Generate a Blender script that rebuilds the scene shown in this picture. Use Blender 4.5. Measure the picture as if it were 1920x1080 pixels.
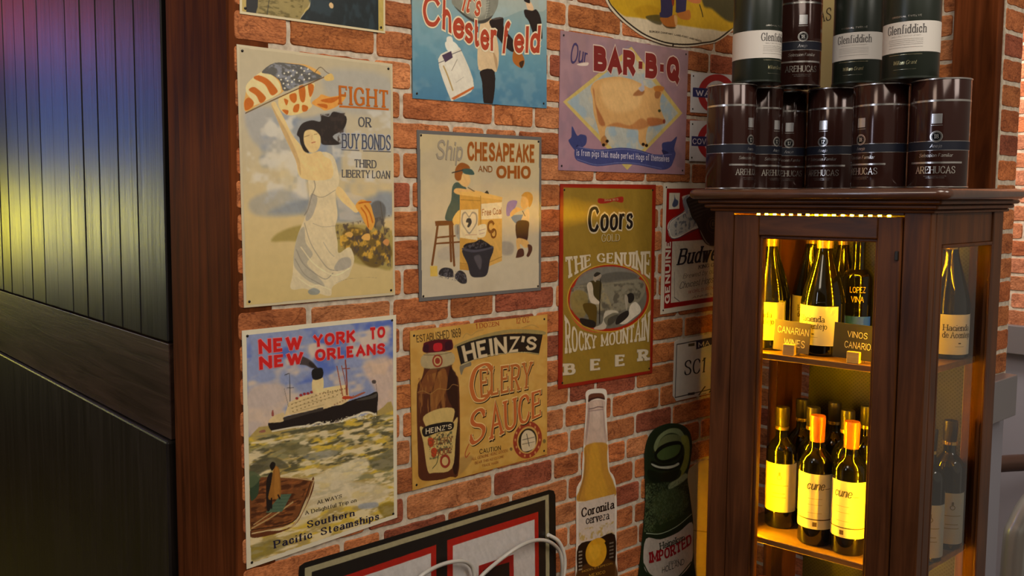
import bpy, bmesh, math, random
import numpy as np
from mathutils import Vector, Matrix

for o in list(bpy.data.objects):
    bpy.data.objects.remove(o)
SC = bpy.context.scene
COL = SC.collection
R = math.radians

# ------------------------------------------------------------------ camera
CAM = Vector((0, -1.27, 1.45))
cd = bpy.data.cameras.new('camera')
cd.sensor_width = 36.0
cd.lens = 1696.07 / 1920 * 36
cd.shift_x = (960 - 800) / 1920
cd.shift_y = (506 - 540) / 1920
cd.clip_start = 0.05
cam = bpy.data.objects.new('camera', cd)
cam.location = CAM
cam.rotation_euler = (R(90 - 4.618), 0, R(51.5105 - 90))
COL.objects.link(cam)
SC.camera = cam

# ------------------------------------------------------------------ world, lamps, exposure
SC.view_settings.view_transform = 'Standard'
SC.view_settings.look = 'None'
SC.view_settings.exposure = 0.0
SC.view_settings.gamma = 1.0
SC.view_settings.use_curve_mapping = False
w = bpy.data.worlds.new('room_air')
SC.world = w
w.use_nodes = True
w.node_tree.nodes['Background'].inputs[0].default_value = (1.0, 0.86, 0.70, 1)
w.node_tree.nodes['Background'].inputs[1].default_value = 0.22


def lamp(name, loc, target, sx, sy, power, color, spread=180):
    l = bpy.data.lights.new(name, 'AREA')
    l.shape = 'RECTANGLE'
    l.size, l.size_y = sx, sy
    l.energy = power
    l.color = color
    l.spread = R(spread)
    o = bpy.data.objects.new(name, l)
    o.location = loc
    d = Vector(target) - Vector(loc)
    o.rotation_euler = d.to_track_quat('-Z', 'Y').to_euler()
    COL.objects.link(o)
    return o


lamp('ceiling_lamp', (0.75, -1.35, 2.75), (1.05, 0.0, 1.45), 0.9, 0.9, 18, (1, 0.90, 0.77))
lamp('ceiling_lamp', (1.6, -2.6, 2.75), (1.75, -0.3, 1.3), 0.7, 0.7, 16, (1, 0.91, 0.81))
lamp('ceiling_lamp', (2.50, 0.10, 2.15), (3.0, -0.35, 1.2), 0.25, 0.25, 13, (1, 0.86, 0.76))
lamp('ceiling_lamp', (-0.9, -0.5, 2.7), (0.63, 0.15, 1.2), 0.6, 0.6, 9, (1, 0.84, 0.66))  # added fill lamp, no known fixture; brightens the dark corner post
# glazed entrance and coloured screens of the bar room, beside and behind the camera
lamp('entrance_light', (-1.7, 0.02, 1.75), (1.7, -0.4, 1.5), 0.16, 1.3, 8.5, (0.76, 0.82, 1.0))
lamp('blue_screen', (-0.22, 2.75, 1.68), (0.63, 0.45, 1.58), 0.26, 1.05, 4.2, (0.16, 0.32, 1.0))
lamp('yellow_sign', (-0.44, 4.5, 1.30), (0.63, 0.95, 1.36), 0.50, 0.30, 9.0, (1.0, 0.86, 0.03))
lamp('pink_sign', (-0.40, 4.6, 2.55), (0.63, 1.1, 1.9), 0.9, 0.5, 2.5, (1.0, 0.13, 0.14))


# ------------------------------------------------------------------ helpers
def hexc(h):
    return np.array([int(h[i:i + 2], 16) / 255 for i in (0, 2, 4)])


def lin(c):
    c = np.asarray(c, float)
    return np.where(c <= 0.04045, c / 12.92, ((c + 0.055) / 1.055) ** 2.4)


PRINT_GAIN = 1.36


def ink(h):
    return np.clip(lin(hexc(h)) * PRINT_GAIN, 0, 0.86)


def smooth_closed(p, n=4):
    p = np.asarray(p, float)
    k = len(p)
    out = []
    for i in range(k):
        a, b, c, d = p[i - 1], p[i], p[(i + 1) % k], p[(i + 2) % k]
        for t in np.arange(n) / n:
            out.append(0.5 * (2 * b + (c - a) * t + (2 * a - 5 * b + 4 * c - d) * t * t + (3 * b - a - 3 * c + d) * t ** 3))
    return np.array(out)


def smooth_open(p, n=5):
    p = np.asarray(p, float)
    if len(p) < 3:
        return p
    q = np.vstack([2 * p[0] - p[1], p, 2 * p[-1] - p[-2]])
    out = []
    for i in range(1, len(q) - 2):
        a, b, c, d = q[i - 1], q[i], q[i + 1], q[i + 2]
        for t in np.arange(n) / n:
            out.append(0.5 * (2 * b + (c - a) * t + (2 * a - 5 * b + 4 * c - d) * t * t + (3 * b - a - 3 * c + d) * t ** 3))
    out.append(p[-1])
    return np.array(out)


class MB:
    """collects vertices, faces and face colours and links them as one mesh object"""

    def __init__(s):
        s.v, s.f, s.c, s.m = [], [], [], []

    def add(s, verts, faces, col=None, mi=0):
        b = len(s.v)
        s.v += [tuple(map(float, v)) for v in verts]
        s.f += [tuple(i + b for i in f) for f in faces]
        s.c += [tuple(col) if col is not None else (1, 1, 1)] * len(verts)
        s.m += [mi] * len(faces)

    def box(s, x0, x1, y0, y1, z0, z1, col=None, fn=None, mi=0):
        v = [(x, y, z) for z in (z0, z1) for y in (y0, y1) for x in (x0, x1)]
        if fn:
            v = [fn(*p) for p in v]
        s.add(v, [(0, 2, 3, 1), (4, 5, 7, 6), (0, 1, 5, 4), (2, 6, 7, 3), (0, 4, 6, 2), (1, 3, 7, 5)], col, mi)

    def lathe(s, prof, seg=40, col=None, mi=0, cap=True):
        n = len(prof)
        v = []
        for r, z in prof:
            for k in range(seg):
                a = 2 * math.pi * k / seg
                v.append((r * math.sin(a), -r * math.cos(a), z))
        f = []
        for i in range(n - 1):
            for k in range(seg):
                k2 = (k + 1) % seg
                f.append((i * seg + k, i * seg + k2, (i + 1) * seg + k2, (i + 1) * seg + k))
        if cap:
            f.append(tuple(range(seg - 1, -1, -1)))
            f.append(tuple((n - 1) * seg + k for k in range(seg)))
        s.add(v, f, col, mi)

    def patch(s, r, a0, a1, z0, z1, n=24, col=None, mi=0):
        v = []
        for z in (z0, z1):
            for k in range(n + 1):
                a = a0 + (a1 - a0) * k / n
                v.append((r * math.sin(a), -r * math.cos(a), z))
        s.add(v, [(k, k + 1, n + 2 + k, n + 1 + k) for k in range(n)], col, mi)

    def tube(s, pts, r, seg=10, col=None):
        pts = [Vector(p) for p in pts]
        v, f = [], []
        up = Vector((0.13, 0.97, 0.21))
        for i, p in enumerate(pts):
            t = (pts[min(i + 1, len(pts) - 1)] - pts[max(i - 1, 0)]).normalized()
            a = t.cross(up).normalized()
            b = t.cross(a).normalized()
            for k in range(seg):
                an = 2 * math.pi * k / seg
                v.append(p + a * (r * math.cos(an)) + b * (r * math.sin(an)))
        for i in range(len(pts) - 1):
            for k in range(seg):
                k2 = (k + 1) % seg
                f.append((i * seg + k, i * seg + k2, (i + 1) * seg + k2, (i + 1) * seg + k))
        f.append(tuple(range(seg - 1, -1, -1)))
        f.append(tuple((len(pts) - 1) * seg + k for k in range(seg)))
        s.add(v, f, col)

    def build(s, name, mat, parent=None, loc=None, smooth=None, bevel=0):
        me = bpy.data.meshes.new(name)
        me.from_pydata(s.v, [], s.f)
        mats = mat if isinstance(mat, (list, tuple)) else [mat]
        for m in mats:
            me.materials.append(m)
        if len(mats) > 1:
            me.polygons.foreach_set('material_index', s.m)
        a = me.color_attributes.new('Col', 'FLOAT_COLOR', 'POINT')
        c = np.ones((len(s.v), 4), np.float32)
        c[:, :3] = np.array(s.c, np.float32)
        a.data.foreach_set('color', c.ravel())
        if smooth:
            me.polygons.foreach_set('use_smooth', [True] * len(s.f))
            me.set_sharp_from_angle(angle=R(smooth))
        me.update()
        o = bpy.data.objects.new(name, me)
        COL.objects.link(o)
        if parent:
            o.parent = parent
        if loc is not None:
            o.location = loc
        if bevel:
            b = o.modifiers.new('edge', 'BEVEL')
            b.width = bevel
            b.segments = 2
            b.limit_method = 'ANGLE'
        return o


def tag(o, label=None, cat=None, group=None, kind=None):
    if label:
        o['label'] = label
    if cat:
        o['category'] = cat
    if group:
        o['group'] = group
    if kind:
        o['kind'] = kind
    return o


def empty(name, loc, rz=0):
    o = bpy.data.objects.new(name, None)
    o.empty_display_size = 0.05
    o.location = loc
    o.rotation_euler = (0, 0, rz)
    COL.objects.link(o)
    return o


# ------------------------------------------------------------------ materials
def pbr(name, col, rough=0.5, metal=0.0, spec=0.5, coat=0.0):
    m = bpy.data.materials.new(name)
    m.use_nodes = True
    b = m.node_tree.nodes['Principled BSDF']
    b.inputs['Base Color'].default_value = (*col, 1)
    b.inputs['Roughness'].default_value = rough
    b.inputs['Metallic'].default_value = metal
    b.inputs['Specular IOR Level'].default_value = spec
    if coat:
        b.inputs['Coat Weight'].default_value = coat
        b.inputs['Coat Roughness'].default_value = 0.12
    return m


def attr_mat(name, rough=0.4, spec=0.4, wear=0.0, metal=0.0):
    m = pbr(name, (1, 1, 1), rough, metal, spec)
    nt = m.node_tree
    b = nt.nodes['Principled BSDF']
    a = nt.nodes.new('ShaderNodeAttribute')
    a.attribute_name = 'Col'
    if wear:
        tc = nt.nodes.new('ShaderNodeTexCoord')
        n = nt.nodes.new('ShaderNodeTexNoise')
        n.inputs['Scale'].default_value = 60
        n.inputs['Detail'].default_value = 6
        nt.links.new(tc.outputs['Object'], n.inputs['Vector'])
        r = nt.nodes.new('ShaderNodeMapRange')
        r.inputs['From Min'].default_value = 0.3
        r.inputs['From Max'].default_value = 0.7
        r.inputs['To Min'].default_value = 1 - wear
        r.inputs['To Max'].default_value = 1 + wear * 0.6
        nt.links.new(n.outputs['Fac'], r.inputs['Value'])
        mx = nt.nodes.new('ShaderNodeVectorMath')
        mx.operation = 'SCALE'
        nt.links.new(a.outputs['Color'], mx.inputs[0])
        nt.links.new(r.outputs['Result'], mx.inputs['Scale'])
        nt.links.new(mx.outputs['Vector'], b.inputs['Base Color'])
        n2 = nt.nodes.new('ShaderNodeTexNoise')
        n2.inputs['Scale'].default_value = 9
        nt.links.new(tc.outputs['Object'], n2.inputs['Vector'])
        bp = nt.nodes.new('ShaderNodeBump')
        bp.inputs['Strength'].default_value = 0.12
        bp.inputs['Distance'].default_value = 0.004
        nt.links.new(n2.outputs['Fac'], bp.inputs['Height'])
        nt.links.new(bp.outputs['Normal'], b.inputs['Normal'])
    else:
        nt.links.new(a.outputs['Color'], b.inputs['Base Color'])
    return m


def wood(name, dark, light, grain='Z', rough=0.4, spec=0.5, scale=1.0, bump=0.15, knots=False, coat=0.0):
    m = pbr(name, light, rough, 0, spec, coat)
    nt = m.node_tree
    b = nt.nodes['Principled BSDF']
    tc = nt.nodes.new('ShaderNodeTexCoord')
    mp = nt.nodes.new('ShaderNodeMapping')
    s = [26 * scale] * 3
    s['XYZ'.index(grain)] = 1.6 * scale
    mp.inputs['Scale'].default_value = s
    nt.links.new(tc.outputs['Object'], mp.inputs['Vector'])
    n = nt.nodes.new('ShaderNodeTexNoise')
    n.inputs['Scale'].default_value = 1.6
    n.inputs['Detail'].default_value = 7
    n.inputs['Roughness'].default_value = 0.62
    n.inputs['Distortion'].default_value = 0.9
    nt.links.new(mp.outputs['Vector'], n.inputs['Vector'])
    cr = nt.nodes.new('ShaderNodeValToRGB')
    cr.color_ramp.elements[0].position = 0.3
    cr.color_ramp.elements[0].color = (*dark, 1)
    cr.color_ramp.elements[1].position = 0.72
    cr.color_ramp.elements[1].color = (*light, 1)
    nt.links.new(n.outputs['Fac'], cr.inputs['Fac'])
    n2 = nt.nodes.new('ShaderNodeTexNoise')
    n2.inputs['Scale'].default_value = 3.5
    n2.inputs['Detail'].default_value = 3
    nt.links.new(tc.outputs['Object'], n2.inputs['Vector'])
    mr = nt.nodes.new('ShaderNodeMapRange')
    mr.inputs['From Min'].default_value = 0.3
    mr.inputs['From Max'].default_value = 0.7
    mr.inputs['To Min'].default_value = 0.6
    mr.inputs['To Max'].default_value = 1.25
    nt.links.new(n2.outputs['Fac'], mr.inputs['Value'])
    sc = nt.nodes.new('ShaderNodeVectorMath')
    sc.operation = 'SCALE'
    nt.links.new(cr.outputs['Color'], sc.inputs[0])
    nt.links.new(mr.outputs['Result'], sc.inputs['Scale'])
    nt.links.new(sc.outputs['Vector'], b.inputs['Base Color'])
    bp = nt.nodes.new('ShaderNodeBump')
    bp.inputs['Strength'].default_value = bump
    bp.inputs['Distance'].default_value = 0.002
    nt.links.new(n.outputs['Fac'], bp.inputs['Height'])
    nt.links.new(bp.outputs['Normal'], b.inputs['Normal'])
    rr = nt.nodes.new('ShaderNodeMapRange')
    rr.inputs['To Min'].default_value = rough * 0.8
    rr.inputs['To Max'].default_value = min(1, rough * 1.25)
    nt.links.new(n.outputs['Fac'], rr.inputs['Value'])
    nt.links.new(rr.outputs['Result'], b.inputs['Roughness'])
    return m


def brick_mat():
    m = pbr('brick_paper', (0.5, 0.15, 0.05), 0.75, 0, 0.25)
    nt = m.node_tree
    b = nt.nodes['Principled BSDF']
    a = nt.nodes.new('ShaderNodeAttribute')
    a.attribute_name = 'Col'
    tc = nt.nodes.new('ShaderNodeTexCoord')
    mp = nt.nodes.new('ShaderNodeMapping')
    mp.inputs['Scale'].default_value = (1, 1, 2.2)
    nt.links.new(tc.outputs['Object'], mp.inputs['Vector'])

    def noise(scale, detail, v, dist=0.0, rough=0.6):
        n = nt.nodes.new('ShaderNodeTexNoise')
        n.inputs['Scale'].default_value = scale
        n.inputs['Detail'].default_value = detail
        n.inputs['Distortion'].default_value = dist
        n.inputs['Roughness'].default_value = rough
        nt.links.new(v.outputs['Vector' if 'Vector' in v.outputs else 'Object'], n.inputs['Vector'])
        return n

    def ramp(src, p0, c0, p1, c1):
        r = nt.nodes.new('ShaderNodeValToRGB')
        r.color_ramp.elements[0].position = p0
        r.color_ramp.elements[0].color = c0
        r.color_ramp.elements[1].position = p1
        r.color_ramp.elements[1].color = c1
        nt.links.new(src.outputs['Fac'], r.inputs['Fac'])
        return r

    def mult(x, y):
        k = nt.nodes.new('ShaderNodeMix')
        k.data_type = 'RGBA'
        k.blend_type = 'MULTIPLY'
        k.inputs['Factor'].default_value = 1
        nt.links.new(x, k.inputs['A'])
        nt.links.new(y, k.inputs['B'])
        return k.outputs['Result']

    r1 = ramp(noise(17, 5, mp, 0.6), 0.32, (0.60, 0.52, 0.48, 1), 0.62, (1.12, 1.1, 1.08, 1))
    r2 = ramp(noise(150, 3, mp), 0.36, (0.66, 0.60, 0.58, 1), 0.56, (1.06, 1.06, 1.06, 1))
    # thin dark cracks
    nz = noise(10, 4, mp, 1.2)
    ab = nt.nodes.new('ShaderNodeMath')
    ab.operation = 'SUBTRACT'
    ab.inputs[1].default_value = 0.5
    nt.links.new(nz.outputs['Fac'], ab.inputs[0])
    ab2 = nt.nodes.new('ShaderNodeMath')
    ab2.operation = 'ABSOLUTE'
    nt.links.new(ab.outputs[0], ab2.inputs[0])
    r3 = nt.nodes.new('ShaderNodeValToRGB')
    r3.color_ramp.elements[0].position = 0.0
    r3.color_ramp.elements[0].color = (0.58, 0.52, 0.5, 1)
    r3.color_ramp.elements[1].position = 0.02
    r3.color_ramp.elements[1].color = (1, 1, 1, 1)
    nt.links.new(ab2.outputs[0], r3.inputs['Fac'])
    c = mult(mult(mult(a.outputs['Color'], r1.outputs['Color']), r2.outputs['Color']), r3.outputs['Color'])
    nt.links.new(c, b.inputs['Base Color'])
    bp = nt.nodes.new('ShaderNodeBump')
    bp.inputs['Strength'].default_value = 0.25
    bp.inputs['Distance'].default_value = 0.002
    nt.links.new(r2.outputs['Color'], bp.inputs['Height'])
    nt.links.new(bp.outputs['Normal'], b.inputs['Normal'])
    return m


def mortar_mat():
    m = pbr('mortar', (0.5, 0.41, 0.29), 0.85, 0, 0.2)
    nt = m.node_tree
    b = nt.nodes['Principled BSDF']
    tc = nt.nodes.new('ShaderNodeTexCoord')
    n = nt.nodes.new('ShaderNodeTexNoise')
    n.inputs['Scale'].default_value = 90
    n.inputs['Detail'].default_value = 5
    nt.links.new(tc.outputs['Object'], n.inputs['Vector'])
    r = nt.nodes.new('ShaderNodeValToRGB')
    r.color_ramp.elements[0].position = 0.3
    r.color_ramp.elements[0].color = (0.44, 0.36, 0.27, 1)
    r.color_ramp.elements[1].position = 0.65
    r.color_ramp.elements[1].color = (0.70, 0.60, 0.47, 1)
    nt.links.new(n.outputs['Fac'], r.inputs['Fac'])
    nt.links.new(r.outputs['Color'], b.inputs['Base Color'])
    return m


def thin_glass(name, tint=(0.97, 0.98, 0.97), ior=1.5):
    m = bpy.data.materials.new(name)
    m.use_nodes = True
    nt = m.node_tree
    nt.nodes.clear()
    out = nt.nodes.new('ShaderNodeOutputMaterial')
    t = nt.nodes.new('ShaderNodeBsdfTransparent')
    t.inputs['Color'].default_value = (*tint, 1)
    g = nt.nodes.new('ShaderNodeBsdfGlossy')
    g.inputs['Roughness'].default_value = 0.03
    fr = nt.nodes.new('ShaderNodeFresnel')
    fr.inputs['IOR'].default_value = ior
    mx = nt.nodes.new('ShaderNodeMixShader')
    nt.links.new(fr.outputs[0], mx.inputs[0])
    nt.links.new(t.outputs[0], mx.inputs[1])
    nt.links.new(g.outputs[0], mx.inputs[2])
    nt.links.new(mx.outputs[0], out.inputs['Surface'])
    return m


def glow(name, col, strength):
    m = bpy.data.materials.new(name)
    m.use_nodes = True
    nt = m.node_tree
    nt.nodes.clear()
    out = nt.nodes.new('ShaderNodeOutputMaterial')
    e = nt.nodes.new('ShaderNodeEmission')
    e.inputs['Color'].default_value = (*col, 1)
    e.inputs['Strength'].default_value = strength
    nt.links.new(e.outputs[0], out.inputs['Surface'])
    return m


def perforated(name, base, hole):
    """sheet metal with rows of small punched dots"""
    m = pbr(name, base, 0.45, 0.6, 0.5)
    nt = m.node_tree
    b = nt.nodes['Principled BSDF']
    tc = nt.nodes.new('ShaderNodeTexCoord')
    mp = nt.nodes.new('ShaderNodeMapping')
    mp.inputs['Scale'].default_value = (170, 170, 170)
    mp.inputs['Rotation'].default_value = (R(45), 0, 0)
    nt.links.new(tc.outputs['Object'], mp.inputs['Vector'])
    fr = nt.nodes.new('ShaderNodeVectorMath')
    fr.operation = 'FRACTION'
    nt.links.new(mp.outputs['Vector'], fr.inputs[0])
    sx = nt.nodes.new('ShaderNodeSeparateXYZ')
    nt.links.new(fr.outputs['Vector'], sx.inputs[0])
    cb = nt.nodes.new('ShaderNodeCombineXYZ')
    nt.links.new(sx.outputs['Y'], cb.inputs['Y'])
    nt.links.new(sx.outputs['Z'], cb.inputs['Z'])
    ds = nt.nodes.new('ShaderNodeVectorMath')
    ds.operation = 'DISTANCE'
    ds.inputs[1].default_value = (0, 0.5, 0.5)
    nt.links.new(cb.outputs[0], ds.inputs[0])
    r = nt.nodes.new('ShaderNodeValToRGB')
    r.color_ramp.elements[0].position = 0.28
    r.color_ramp.elements[0].color = (*hole, 1)
    r.color_ramp.elements[1].position = 0.36
    r.color_ramp.elements[1].color = (*base, 1)
    nt.links.new(ds.outputs['Value'], r.inputs['Fac'])
    nt.links.new(r.outputs['Color'], b.inputs['Base Color'])
    return m


M_PRINT = attr_mat('sign_print', 0.38, 0.35, 0.05)
M_INK = attr_mat('sign_ink', 0.42, 0.3)
M_TIN = attr_mat('sign_tin', 0.35, 0.5, 0.04)
M_ATTR = attr_mat('painted', 0.5, 0.3)
M_FOIL = attr_mat('metallic_ink', 0.25, 0.6, 0, 0.9)
M_NAIL = pbr('dark_nail', (0.04, 0.035, 0.03), 0.4, 0.8)
M_BRICK = brick_mat()
M_MORTAR = mortar_mat()
M_POST = wood('stained_post_wood', (0.055, 0.014, 0.004), (0.20, 0.052, 0.014), 'Z', 0.6, 0.04)
M_PLANK = wood('dark_plank_wood', (0.006, 0.005, 0.005), (0.030, 0.024, 0.020), 'Z', 0.34, 0.55, 1.0, 0.45)
M_RAIL = wood('dark_rail_wood', (0.022, 0.010, 0.006), (0.080, 0.040, 0.026), 'Y', 0.42, 0.35, 1.0, 0.3)
M_PANEL = wood('black_panel_wood', (0.008, 0.006, 0.005), (0.030, 0.021, 0.016), 'Z', 0.42, 0.4, 1.0, 0.22)
M_CAB = wood('cabinet_wood', (0.044, 0.013, 0.003), (0.135, 0.044, 0.012), 'Z', 0.4, 0.25, 1.2, 0.08)
M_CABX = wood('cabinet_wood_across', (0.044, 0.013, 0.003), (0.135, 0.044, 0.012), 'Y', 0.38, 0.3, 1.2, 0.08)
M_TOP = wood('polished_top_wood', (0.045, 0.016, 0.009), (0.11, 0.042, 0.022), 'Y', 0.22, 0.6, 1.2, 0.04, coat=0.4)
M_SHELF = wood('shelf_wood', (0.10, 0.05, 0.02), (0.24, 0.13, 0.055), 'Y', 0.4, 0.4, 1.2, 0.05)
M_PANE = thin_glass('window_glass')
M_MESH = perforated('perforated_sheet', (0.024, 0.022, 0.022), (0.007, 0.007, 0.007))
M_BOTTLE = pbr('dark_bottle_glass', (0.0022, 0.0022, 0.0014), 0.06, 0, 0.6)
M_ORANGE = pbr('orange_capsule', (0.42, 0.11, 0.02), 0.35, 0.2)
M_DARKCAP = pbr('dark_capsule', (0.035, 0.028, 0.02), 0.35, 0.4)
M_GOLD = pbr('gold_ring', (0.75, 0.5, 0.12), 0.25, 0.9)
M_LABEL = pbr('paper_label', (0.62, 0.57, 0.45), 0.65, 0, 0.15)
M_BLACK = pbr('black_board', (0.018, 0.016, 0.014), 0.6)
M_BLOCK = wood('pale_block_wood', (0.42, 0.30, 0.15), (0.62, 0.48, 0.28), 'X', 0.55, 0.3)
M_LED = glow('yellow_led', (1.0, 0.49, 0.002), 1500)
M_GREYWALL = pbr('grey_wall_paint', (0.27, 0.26, 0.30), 0.6)
M_RAILPAINT = pbr('grey_rail_paint', (0.17, 0.155, 0.16), 0.35)
M_FLOOR = wood('floor_boards', (0.06, 0.03, 0.015), (0.14, 0.07, 0.03), 'X', 0.45)
M_CABLE = pbr('grey_cable', (0.50, 0.47, 0.42), 0.28)
M_PIPE = pbr('brushed_pipe', (0.42, 0.41, 0.38), 0.32, 0.7)
M_RUST = pbr('worn_fitting', (0.10, 0.055, 0.04), 0.45, 0.5)

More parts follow.
